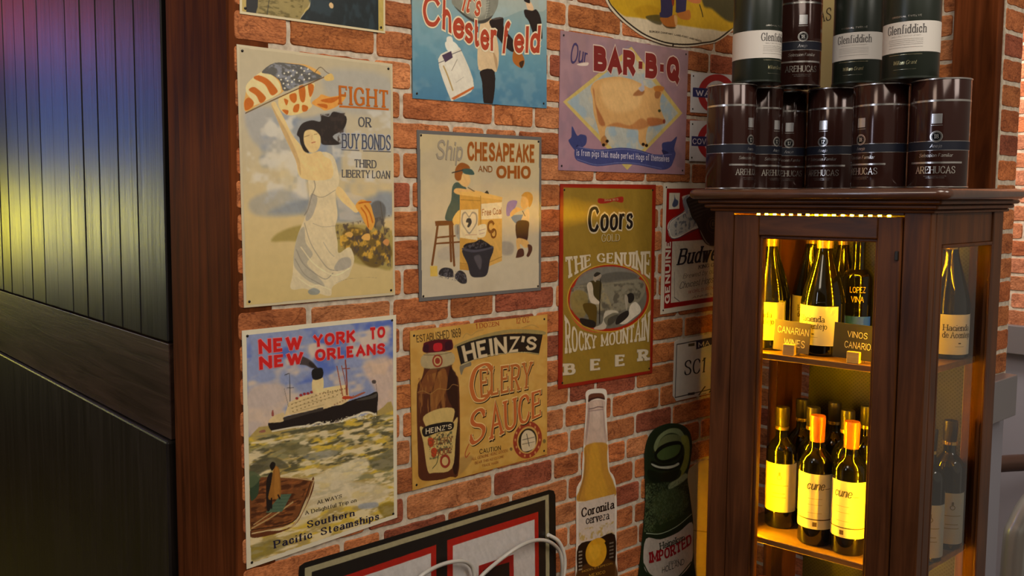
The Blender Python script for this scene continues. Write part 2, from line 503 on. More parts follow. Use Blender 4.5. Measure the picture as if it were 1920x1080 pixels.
# ------------------------------------------------------------------ stroke lettering
GL = {
'A': (7.6, '0,0 3.8,10 7.6,0|1.4,3.6 6.2,3.6'), 'B': (6.6, '0,0 0,10|~0,10 3.4,10 5.6,9.2 5.8,7 4.8,5.5 0,5.4|~0,5.4 4,5.4 6.4,4.2 6.5,1.6 4.6,.1 0,0'),
'C': (7.2, '~7,8 5.6,9.7 3.6,10 1.2,8.8 0,5 1.2,1.2 3.6,0 5.6,.3 7.2,2'), 'D': (7.4, '0,0 0,10|~0,10 3.4,9.9 6.4,8.6 7.4,5 6.4,1.4 3.4,.1 0,0'),
'E': (5.8, '5.8,10 0,10 0,0 5.8,0|0,5.2 4.6,5.2'), 'F': (5.4, '5.4,10 0,10 0,0|0,5 4.4,5'), 'G': (7.6, '~7,8 5.6,9.7 3.6,10 1.2,8.8 0,5 1.2,1.2 3.6,0 6,.5 7.2,1.6|7.3,1 7.3,4.4|4.6,4.4 7.4,4.4'),
'H': (7, '0,0 0,10|7,0 7,10|0,5.2 7,5.2'), 'I': (0, '0,0 0,10'), 'J': (4.4, '~4.4,10 4.4,3 3.6,.6 1.8,0 0,1.4'), 'K': (6.8, '0,0 0,10|6.4,10 0,4.4|2.2,6 6.8,0'),
'L': (5.4, '0,10 0,0 5.4,0'), 'M': (9, '0,0 0,10 4.5,2 9,10 9,0'), 'N': (7.2, '0,0 0,10 7.2,0 7.2,10'), 'O': (8, '~4,10 1.2,8.8 0,5 1.2,1.2 4,0 6.8,1.2 8,5 6.8,8.8 4,10'),
'P': (6.2, '0,0 0,10|~0,10 3.4,10 6,9 6.2,7.2 5.6,5.2 3.4,4.4 0,4.4'), 'Q': (8, '~4,10 1.2,8.8 0,5 1.2,1.2 4,0 6.8,1.2 8,5 6.8,8.8 4,10|4.6,3 8.4,-1.4'),
'R': (6.8, '0,0 0,10|~0,10 3.4,10 6,9 6.1,7.3 5.4,5.5 3.4,4.8 0,4.8|3,4.8 6.8,0'), 'S': (6.4, '~6.2,8.2 5,9.7 3,10 .9,9 .4,7.3 1.8,5.8 4.8,4.5 6.4,2.7 5.6,.7 3.2,0 1.2,.4 0,2'),
'T': (6.8, '0,10 6.8,10|3.4,0 3.4,10'), 'U': (7, '~0,10 0,3.4 .9,.9 3.5,0 6.1,.9 7,3.4 7,10'), 'V': (7.4, '0,10 3.7,0 7.4,10'), 'W': (10.6, '0,10 2.8,0 5.3,9 7.8,0 10.6,10'),
'X': (7, '0,0 7,10|0,10 7,0'), 'Y': (7, '0,10 3.5,4.8 7,10|3.5,0 3.5,4.8'), 'Z': (6.4, '0,10 6.4,10 0,0 6.4,0'),
'a': (4.6, '~.5,5.6 2.2,6.7 4,6 4.5,4.4 4.5,0|~4.5,3.8 2,3.6 .2,2.4 .3,.6 1.8,-.1 3.6,.6 4.5,2'), 'b': (4.8, '0,0 0,10|~0,4.4 1.2,6.2 2.8,6.7 4.5,5.4 4.8,3.3 4.4,1.2 2.8,-.1 1.2,.4 0,2'),
'c': (4.4, '~4.3,5 3.4,6.4 2.2,6.7 .6,5.6 0,3.3 .6,1 2.2,-.1 3.6,.3 4.4,1.6'), 'd': (4.8, '4.8,0 4.8,10|~4.8,4.4 3.6,6.2 2,6.7 .4,5.4 0,3.3 .4,1.2 2,-.1 3.6,.4 4.8,2'),
'e': (4.6, '~.1,3.5 4.6,3.6 4.3,5.5 2.4,6.7 .6,5.6 0,3.3 .7,.8 2.4,-.1 4,.4 4.6,1.4'), 'f': (3, '~3.2,9.4 2.2,10 1.2,9 1.1,7 1.1,0|0,6.4 2.8,6.4'),
'g': (4.8, '~4.8,6.6 4.8,-1 4,-2.8 2.2,-3.2 .4,-2.4|~4.8,4.4 3.6,6.2 2,6.7 .4,5.4 0,3.3 .4,1.2 2,0 3.6,.6 4.8,2'), 'h': (4.6, '0,0 0,10|~0,4.4 1.2,6.2 2.8,6.7 4.2,6 4.6,4.4 4.6,0'),
'i': (0, '0,0 0,5.9|0,8.9 0,9.2'), 'j': (1.6, '~1.6,6.6 1.6,-1.4 1,-3 -.4,-3|1.6,8.9 1.6,9.2'), 'k': (4.4, '0,0 0,10|4.2,6.6 0,2.8|1.4,4 4.4,0'), 'l': (0, '0,0 0,10'),
'm': (7.6, '0,0 0,6.6|~0,4.6 1,6.3 2.2,6.7 3.4,6 3.8,4.4 3.8,0|~3.8,4.6 4.8,6.3 6,6.7 7.2,6 7.6,4.4 7.6,0'), 'n': (4.6, '0,0 0,6.6|~0,4.4 1.2,6.2 2.8,6.7 4.2,6 4.6,4.4 4.6,0'),
'o': (5, '~2.5,6.7 .6,5.6 0,3.3 .6,1 2.5,-.1 4.4,1 5,3.3 4.4,5.6 2.5,6.7'), 'p': (4.8, '0,-3 0,6.6|~0,4.4 1.2,6.2 2.8,6.7 4.5,5.4 4.8,3.3 4.4,1.2 2.8,-.1 1.2,.4 0,2'),
'q': (4.8, '4.8,-3 4.8,6.6|~4.8,4.4 3.6,6.2 2,6.7 .4,5.4 0,3.3 .4,1.2 2,-.1 3.6,.4 4.8,2'), 'r': (3, '0,0 0,6.6|~0,4.2 1,6.1 2.2,6.7 3.2,6.3'),
's': (4, '~3.8,5.4 2.9,6.6 1.6,6.6 .4,5.7 .6,4.3 2,3.5 3.6,2.6 4,1.2 3,.1 1.6,-.1 0,1'), 't': (2.8, '~1,9.2 1,1.4 1.8,0 3,.6|0,6.4 2.8,6.4'),
'u': (4.6, '~0,6.6 0,2 .6,.4 1.9,-.1 3.4,.5 4.6,2.2|4.6,0 4.6,6.6'), 'v': (4.6, '0,6.6 2.3,0 4.6,6.6'), 'w': (6.8, '0,6.6 1.8,0 3.4,6 5,0 6.8,6.6'), 'x': (4.4, '0,0 4.4,6.6|0,6.6 4.4,0'),
'y': (4.6, '0,6.6 2.4,0|~4.6,6.6 2.4,0 1.4,-2.6 0,-3'), 'z': (4.2, '0,6.6 4.2,6.6 0,0 4.2,0'),
'1': (2.4, '~0,8.2 1.4,9 2.2,10|2.2,0 2.2,10'), '2': (5.6, '~.2,7.6 .8,9.4 2.8,10 4.9,9.2 5.4,7.2 4,4.6 0,0|0,0 5.8,0'), '3': (5.4, '~.2,8.4 1.4,9.8 3,10 4.9,9 4.8,6.6 2.4,5.4|~2.4,5.4 4.8,4.8 5.4,2.6 4.4,.5 2.4,0 0,1.4'),
'6': (5.6, '~5,8.8 3.6,10 1.4,8.6 0,4.6 .6,1.2 2.6,0 4.8,.9 5.4,3.2 4.4,5.4 2.4,5.8 .4,4.2'), '7': (5.4, '0,10 5.4,10 2,0'), '8': (5.4, '~2.7,10 .6,9 .6,6.6 2.7,5.3 5,3.8 5.3,1.6 2.7,0 .1,1.6 .4,3.8 2.7,5.3 4.8,6.6 4.8,9 2.7,10'),
'9': (5.6, '~.6,1.2 2,0 4.2,1.4 5.6,5.4 5,8.8 3,10 .8,9.1 .2,6.8 1.2,4.6 3.2,4.2 5.2,5.8'), '0': (5.8, '~2.9,10 .7,8.6 0,5 .7,1.4 2.9,0 5.1,1.4 5.8,5 5.1,8.6 2.9,10'),
'-': (3, '0,4.6 3,4.6'), '.': (0.4, '0,0 .5,0'), ',': (.6, '.6,.8 0,-1.4'), "'": (.4, '.4,10 0,7.4'), ' ': (2.6, ''), '&': (7, '~7,0 1.6,7.6 2.4,9.8 4,9.4 4,7.4 .4,3.6 .6,.8 3,0 6.4,4'),
}
GLC = {}
for _k, (_w, _s) in GL.items():
    st = []
    for t in _s.split('|'):
        if not t:
            continue
        cv = t[0] == '~'
        p = np.array([[float(x) for x in q.split(',')] for q in t.lstrip('~').split()])
        st.append((cv, smooth_open(p, 5) if cv else p))
    GLC[_k] = (_w, st)


def ribbon(p, tk, tn, cap_ext):
    """quads that follow a pen stroke; steep strokes get width tk, level ones tn"""
    p = np.asarray(p, float)
    d = np.diff(p, axis=0)
    L = np.hypot(d[:, 0], d[:, 1])
    ok = L > 1e-6
    if not ok.all():
        p = p[np.r_[True, ok]]
        d = np.diff(p, axis=0)
        L = np.hypot(d[:, 0], d[:, 1])
    if len(p) < 2:
        return [], []
    t = d / L[:, None]
    p = p.copy()
    p[0] -= t[0] * cap_ext * abs(t[0, 1])
    p[-1] += t[-1] * cap_ext * abs(t[-1, 1])
    hw = 0.5 * (tn + (tk - tn) * np.abs(t[:, 1]) ** 1.3)
    n = np.c_[-t[:, 1], t[:, 0]]
    V, F = [], []
    k = len(p)
    lo, ro = [], []
    for i in range(k):
        if i == 0:
            a = n[0] * hw[0]
        elif i == k - 1:
            a = n[-1] * hw[-1]
        else:
            m = n[i - 1] + n[i]
            ml = np.hypot(*m)
            if ml < 0.75:
                a = None
            else:
                m /= ml
                w_ = 0.5 * (hw[i - 1] + hw[i])
                if tk != tn and abs(np.dot(t[i - 1], t[i])) < 0.5:
                    a = n[i - 1] * hw[i - 1] * 1.0 + n[i] * hw[i]
                else:
                    a = m * w_ / max(0.6, np.dot(m, n[i]))
        lo.append(a)
    for i in range(k - 1):
        a = lo[i] if lo[i] is not None else n[i] * hw[i]
        b = lo[i + 1] if lo[i + 1] is not None else n[i] * hw[i]
        q0, q1 = p[i], p[i + 1]
        if lo[i] is None:
            q0 = q0 - t[i] * hw[i] * 0.8
        if lo[i + 1] is None:
            q1 = q1 + t[i] * hw[i] * 0.8
        V += [q0 + a, q0 - a, q1 - b, q1 + b]
        F.append((len(V) - 4, len(V) - 3, len(V) - 2, len(V) - 1))
    return V, F


def lay_text(text, font, tk, tn, sp=1.2, extra=0.0, sh=0.0):
    """returns quads of a line of text in a box W x 10 (baseline 0, capitals 10)"""
    V, F, K = [], [], []
    x = 0.0
    TK, TN = tk + 2 * extra, tn + 2 * extra
    for li, ch in enumerate(text):
        g = GLC.get(ch) or GLC.get(ch.upper()) or GLC['-']
        w_, st = g
        cx = x + tk / 2
        for si, (cv, p) in enumerate(st):
            q = np.c_[p[:, 0] + cx, tn / 2 + p[:, 1] * (10 - tn) / 10]
            q[:, 0] += sh * q[:, 1]
            v, f = ribbon(q, TK, TN, tn / 2 + extra)
            b = len(V)
            V += v
            K += [si * 2 + 9 * (li % 2) + (0.5 * ((i // 4) % 2) if not cv else 0.04 * (i // 4)) for i in range(len(v))]
            F += [tuple(i + b for i in ff) for ff in f]
            if font in ('serif', 'slab') and len(q) > 1:
                for e, nb in ((0, 1), (-1, -2)):
                    t = q[e] - q[nb]
                    t = t / max(1e-6, np.hypot(*t))
                    y0 = p[e, 1]
                    hb = TN * (0.9 if font == 'serif' else 1.5)
                    if abs(t[1]) > 0.5 and min(abs(y0), abs(y0 - 10), abs(y0 - 6.6)) < 0.4:
                        hwid = TK / 2 + (0.75 if font == 'serif' else 1.05)
                        ye = q[e, 1] + np.sign(t[1]) * (tn / 2 + extra)
                        yi = ye - np.sign(t[1]) * hb
                        xx = q[e, 0]
                        V += [(xx - hwid, ye), (xx + hwid, ye), (xx + hwid, yi), (xx - hwid, yi)]
                    elif abs(t[0]) > 0.8 and ch in 'EFLTZ':
                        hh = 2.2
                        dy = -hh if y0 > 8 else hh
                        xx = q[e, 0]
                        ys = q[e, 1] + (TN / 2 if y0 > 8 else -TN / 2)
                        V += [(xx - TN * .6, ys), (xx + TN * .6, ys), (xx + TN * .6, ys + dy), (xx - TN * .6, ys + dy)]
                    elif cv and ch in 'CSGcs':
                        xx, yy = q[e]
                        V += [(xx - TN * .6, yy - 1), (xx + TN * .6, yy - 1), (xx + TN * .6, yy + 1.2), (xx - TN * .6, yy + 1.2)]
                    else:
                        continue
                    K += [si * 2 + 1.0 + (0.5 if e else 0) + 9 * (li % 2)] * 4
                    F.append((len(V) - 4, len(V) - 3, len(V) - 2, len(V) - 1))
        x += w_ + tk + sp
        if ch == ' ':
            x -= tk
    W = max(0.1, x - sp) + sh * 10 * 0.5
    return np.c_[np.array(V, float).reshape(-1, 2), np.array(K, float) / 18], F, W


def put_text(mb, text, font, tk, tn, col, place, sp=1.2, sh=0.0, ol=None, sd=None, z0=0):
    """place(u, v, layer) turns box fractions into a point of the surface"""
    def one(extra, c, dx, dy, layer):
        V, F, W = lay_text(text, font, tk, tn, sp, extra, sh)
        if not len(V):
            return
        mb.add([place((x + dx) / W, (y + dy) / 10, layer + k) for x, y, k in V], F, c)
    if sd:
        one(ol[1] if ol else 0, ink(sd[0]), sd[1], sd[2], z0)
    if ol:
        one(ol[1], ink(ol[0]), 0, 0, z0 + 1)
    one(0, col if not isinstance(col, str) else ink(col), 0, 0, z0 + 2)


# ------------------------------------------------------------------ sign painting
def sd_poly(X, Y, V):
    d2 = np.full(X.shape, 1e18)
    ins = np.zeros(X.shape, bool)
    n = len(V)
    for i in range(n):
        ax, ay = V[i]
        bx, by = V[(i + 1) % n]
        ex, ey = bx - ax, by - ay
        L = ex * ex + ey * ey
        if L < 1e-9:
            continue
        wx, wy = X - ax, Y - ay
        t = np.clip((wx * ex + wy * ey) / L, 0, 1)
        q = (wx - ex * t) ** 2 + (wy - ey * t) ** 2
        np.minimum(d2, q, out=d2)
        if ay != by:
            c = (ay > Y) != (by > Y)
            ins ^= c & (X < ex * (Y - ay) / ey + ax)
    d = np.sqrt(d2)
    return np.where(ins, -d, d)


def sd_line(X, Y, V):
    d2 = np.full(X.shape, 1e18)
    for i in range(len(V) - 1):
        ax, ay = V[i]
        ex, ey = V[i + 1][0] - ax, V[i + 1][1] - ay
        L = max(1e-9, ex * ex + ey * ey)
        wx, wy = X - ax, Y - ay
        t = np.clip((wx * ex + wy * ey) / L, 0, 1)
        np.minimum(d2, (wx - ex * t) ** 2 + (wy - ey * t) ** 2, out=d2)
    return np.sqrt(d2)


def value_noise(X, Y, sx, sy, seed):
    r = np.random.RandomState(seed)
    out = 0
    amp, tot = 1.0, 0
    for o in range(3):
        gx, gy = X / (sx / 2 ** o) + 7.3 * o, Y / (sy / 2 ** o) + 3.1 * o
        ix, iy = np.floor(gx).astype(int), np.floor(gy).astype(int)
        fx, fy = gx - ix, gy - iy
        fx, fy = fx * fx * (3 - 2 * fx), fy * fy * (3 - 2 * fy)
        T = r.rand(64, 64)
        g = lambda a, b: T[a % 64, b % 64]
        out = out + amp * ((g(ix, iy) * (1 - fx) + g(ix + 1, iy) * fx) * (1 - fy) + (g(ix, iy + 1) * (1 - fx) + g(ix + 1, iy + 1) * fx) * fy)
        tot += amp
        amp *= 0.55
    return out / tot


def paint(ops, X, Y, Hmax, px):
    img = np.full(X.shape + (3,), 0.7)
    x0, y0 = X[0, 0], Y[0, 0]
    ny, nx = X.shape
    brush = None
    for op in ops:
        k = op[0]
        if k == 'v':
            s = op[1]
            fr = np.array(s[0::2], float) * Hmax
            cs = np.array([hexc(c) for c in s[1::2]])
            for c in range(3):
                img[..., c] = np.interp(Y, fr, cs[:, c])
            continue
        if k == 'm':
            _, col, amt, sx, sy, seed, reg = op
            reg = np.array(reg, float).reshape(-1, 2) if reg else np.array([(x0, y0), (X[0, -1], y0), (X[0, -1], Y[-1, 0]), (x0, Y[-1, 0])])
            pts, soft, al = reg, 0.25 * min(sx, sy), amt
        elif k in 'pq':
            _, col, soft, al, q = op
            pts = np.array(q, float).reshape(-1, 2)
            if k == 'p':
                pts = smooth_closed(pts)
        else:
            _, col, wd, soft, al, q = op
            pts = smooth_open(np.array(q, float).reshape(-1, 2))
        soft = max(soft, px * 0.8)
        mg = soft + px + (wd if k == 'l' else 0)
        a, b = pts.min(0) - mg, pts.max(0) + mg
        i0, i1 = max(0, int((a[0] - x0) / px)), min(nx, int((b[0] - x0) / px) + 2)
        j0, j1 = max(0, int((a[1] - y0) / px)), min(ny, int((b[1] - y0) / px) + 2)
        if i1 <= i0 or j1 <= j0:
            continue
        sl = (slice(j0, j1), slice(i0, i1))
        xs, ys = X[sl], Y[sl]
        if k == 'l':
            d = sd_line(xs, ys, pts) - wd / 2
        else:
            d = sd_poly(xs, ys, pts)
        cov = np.clip(0.5 - d / soft, 0, 1)
        cov = cov * cov * (3 - 2 * cov) * al
        if k == 'm':
            n = value_noise(xs, ys, sx, sy, seed)
            m_ = np.clip((n - 0.45) / 0.22, 0, 1)
            cov = cov * m_ * m_ * (3 - 2 * m_)
        tone = 1.0
        if k != 'm':
            if brush is None:
                brush = 1 + 0.09 * (value_noise(X + 0.5 * Y, Y, 60, 150, 77) - 0.5) + 0.06 * (value_noise(X, Y, 40, 40, 78) - 0.5)
            tone = brush[sl][..., None]
        img[sl] = img[sl] * (1 - cov[..., None]) + hexc(col) * tone * cov[..., None]
    return img


def inside(X, Y, V):
    ins = np.zeros(X.shape, bool)
    n = len(V)
    for i in range(n):
        ax, ay = V[i]
        bx, by = V[(i + 1) % n]
        if ay != by:
            ins ^= ((ay > Y) != (by > Y)) & (X < (bx - ax) * (Y - ay) / (by - ay) + ax)
    return ins


def make_sign(key, label, rim, off, inset=0.0, thick=0.0010, px=9.0, nails=(), cat='sign', name='tin_sign', ztop=9):
    """a tin sign hung on the front wall: plate, printed picture, lettering, nail heads"""
    A = ART[key]
    out = np.array(A['out'], float).reshape(-1, 2)
    if A['sm']:
        out = smooth_closed(out, 4)
    P = out * 1e-4
    bm = bmesh.new()
    fr = [bm.verts.new((x, -thick, z)) for x, z in P]
    bk = [bm.verts.new((x, 0, z)) for x, z in P]
    n = len(P)
    bm.faces.new(fr)
    bm.faces.new(list(reversed(bk)))
    for i in range(n):
        bm.faces.new((fr[i], bk[i], bk[(i + 1) % n], fr[(i + 1) % n]))
    bmesh.ops.recalc_face_normals(bm, faces=bm.faces[:])
    me = bpy.data.meshes.new(name)
    bm.to_mesh(me)
    bm.free()
    c = me.color_attributes.new('Col', 'FLOAT_COLOR', 'POINT')
    for d in c.data:
        d.color = (*ink(rim), 1)
    me.materials.append(M_TIN)
    root = bpy.data.objects.new(name, me)
    COL.objects.link(root)
    root.location = (A['o'][0], -off, A['o'][1])
    tag(root, label, cat, 'tin signs on the brick wall')
    # printed picture: a fine grid of coloured points
    x1, y1 = out.max(0)
    y1 = min(y1, ztop * 1e4)
    nx, ny = int(x1 / px) + 1, int(y1 / px) + 1
    gx, gy = np.arange(nx) * px + px * 0.3, np.arange(ny) * px + px * 0.3
    X, Y = np.meshgrid(gx, gy)
    img = np.clip(lin(np.clip(paint(A['ops'], X, Y, out.max(0)[1], px), 0, 1)) * PRINT_GAIN, 0, 0.86)
    ok = inside(X, Y, out)
    if inset:
        ok &= sd_poly(X, Y, out) < -inset
    idx = np.arange(nx * ny).reshape(ny, nx)
    good = ok[:-1, :-1] & ok[1:, :-1] & ok[:-1, 1:] & ok[1:, 1:]
    q = np.stack([idx[:-1, :-1], idx[:-1, 1:], idx[1:, 1:], idx[1:, :-1]], -1)[good]
    used = np.unique(q)
    re = np.full(nx * ny, -1)
    re[used] = np.arange(len(used))
    q = re[q]
    V = np.stack([X.ravel()[used] * 1e-4, np.full(len(used), -thick - 0.00015), Y.ravel()[used] * 1e-4], -1).astype(np.float32)
    me = bpy.data.meshes.new('artwork')
    me.vertices.add(len(V))
    me.vertices.foreach_set('co', V.ravel())
    me.loops.add(q.size)
    me.loops.foreach_set('vertex_index', q.ravel().astype(np.int32))
    me.polygons.add(len(q))
    me.polygons.foreach_set('loop_start', (np.arange(len(q)) * 4).astype(np.int32))
    me.update(calc_edges=True)
    a = me.color_attributes.new('Col', 'FLOAT_COLOR', 'POINT')
    cc = np.ones((len(V), 4), np.float32)
    cc[:, :3] = img.reshape(-1, 3)[used]
    a.data.foreach_set('color', cc.ravel())
    me.materials.append(M_PRINT)
    art = bpy.data.objects.new('artwork', me)
    art.parent = root
    COL.objects.link(art)
    # lettering
    if A['txt']:
        mb = MB()
        apart = len(A['txt']) in (3, 4)
        for text, qd, font, col, tk, tn, o in A['txt']:
            b0, b1, t1, t0 = [np.array(qd[i:i + 2], float) * 1e-4 for i in (0, 2, 4, 6)]

            def place(u, v, layer, b0=b0, b1=b1, t1=t1, t0=t0, o=o):
                w_ = 4 * u * (1 - u)
                v = v + w_ * ((1 - v) * o.get('sb', 0) + v * o.get('st', 0))
                p = (b0 * (1 - u) + b1 * u) * (1 - v) + (t0 * (1 - u) + t1 * u) * v
                return (p[0], -thick - 0.0003 - layer * 0.0002, p[1])
            put_text(mb, text, font, tk, tn, col, place, o.get('sp', 1.2), o.get('sh', 0), o.get('ol'), o.get('sd'))
            if apart:
                mb.build('lettering', M_INK, root)
                mb = MB()
        if not apart:
            mb.build('lettering', M_INK, root)
    for x, z in nails:
        mb = MB()
        mb.lathe([(0.0022, 0), (0.0022, 0.0005), (0.001, 0.0011)], 10)
        nl = mb.build('nail', M_NAIL, root, (x - A['o'][0], -thick - 0.0002, z - A['o'][1]), 30)
        nl.rotation_euler = (R(90), 0, 0)
    return root


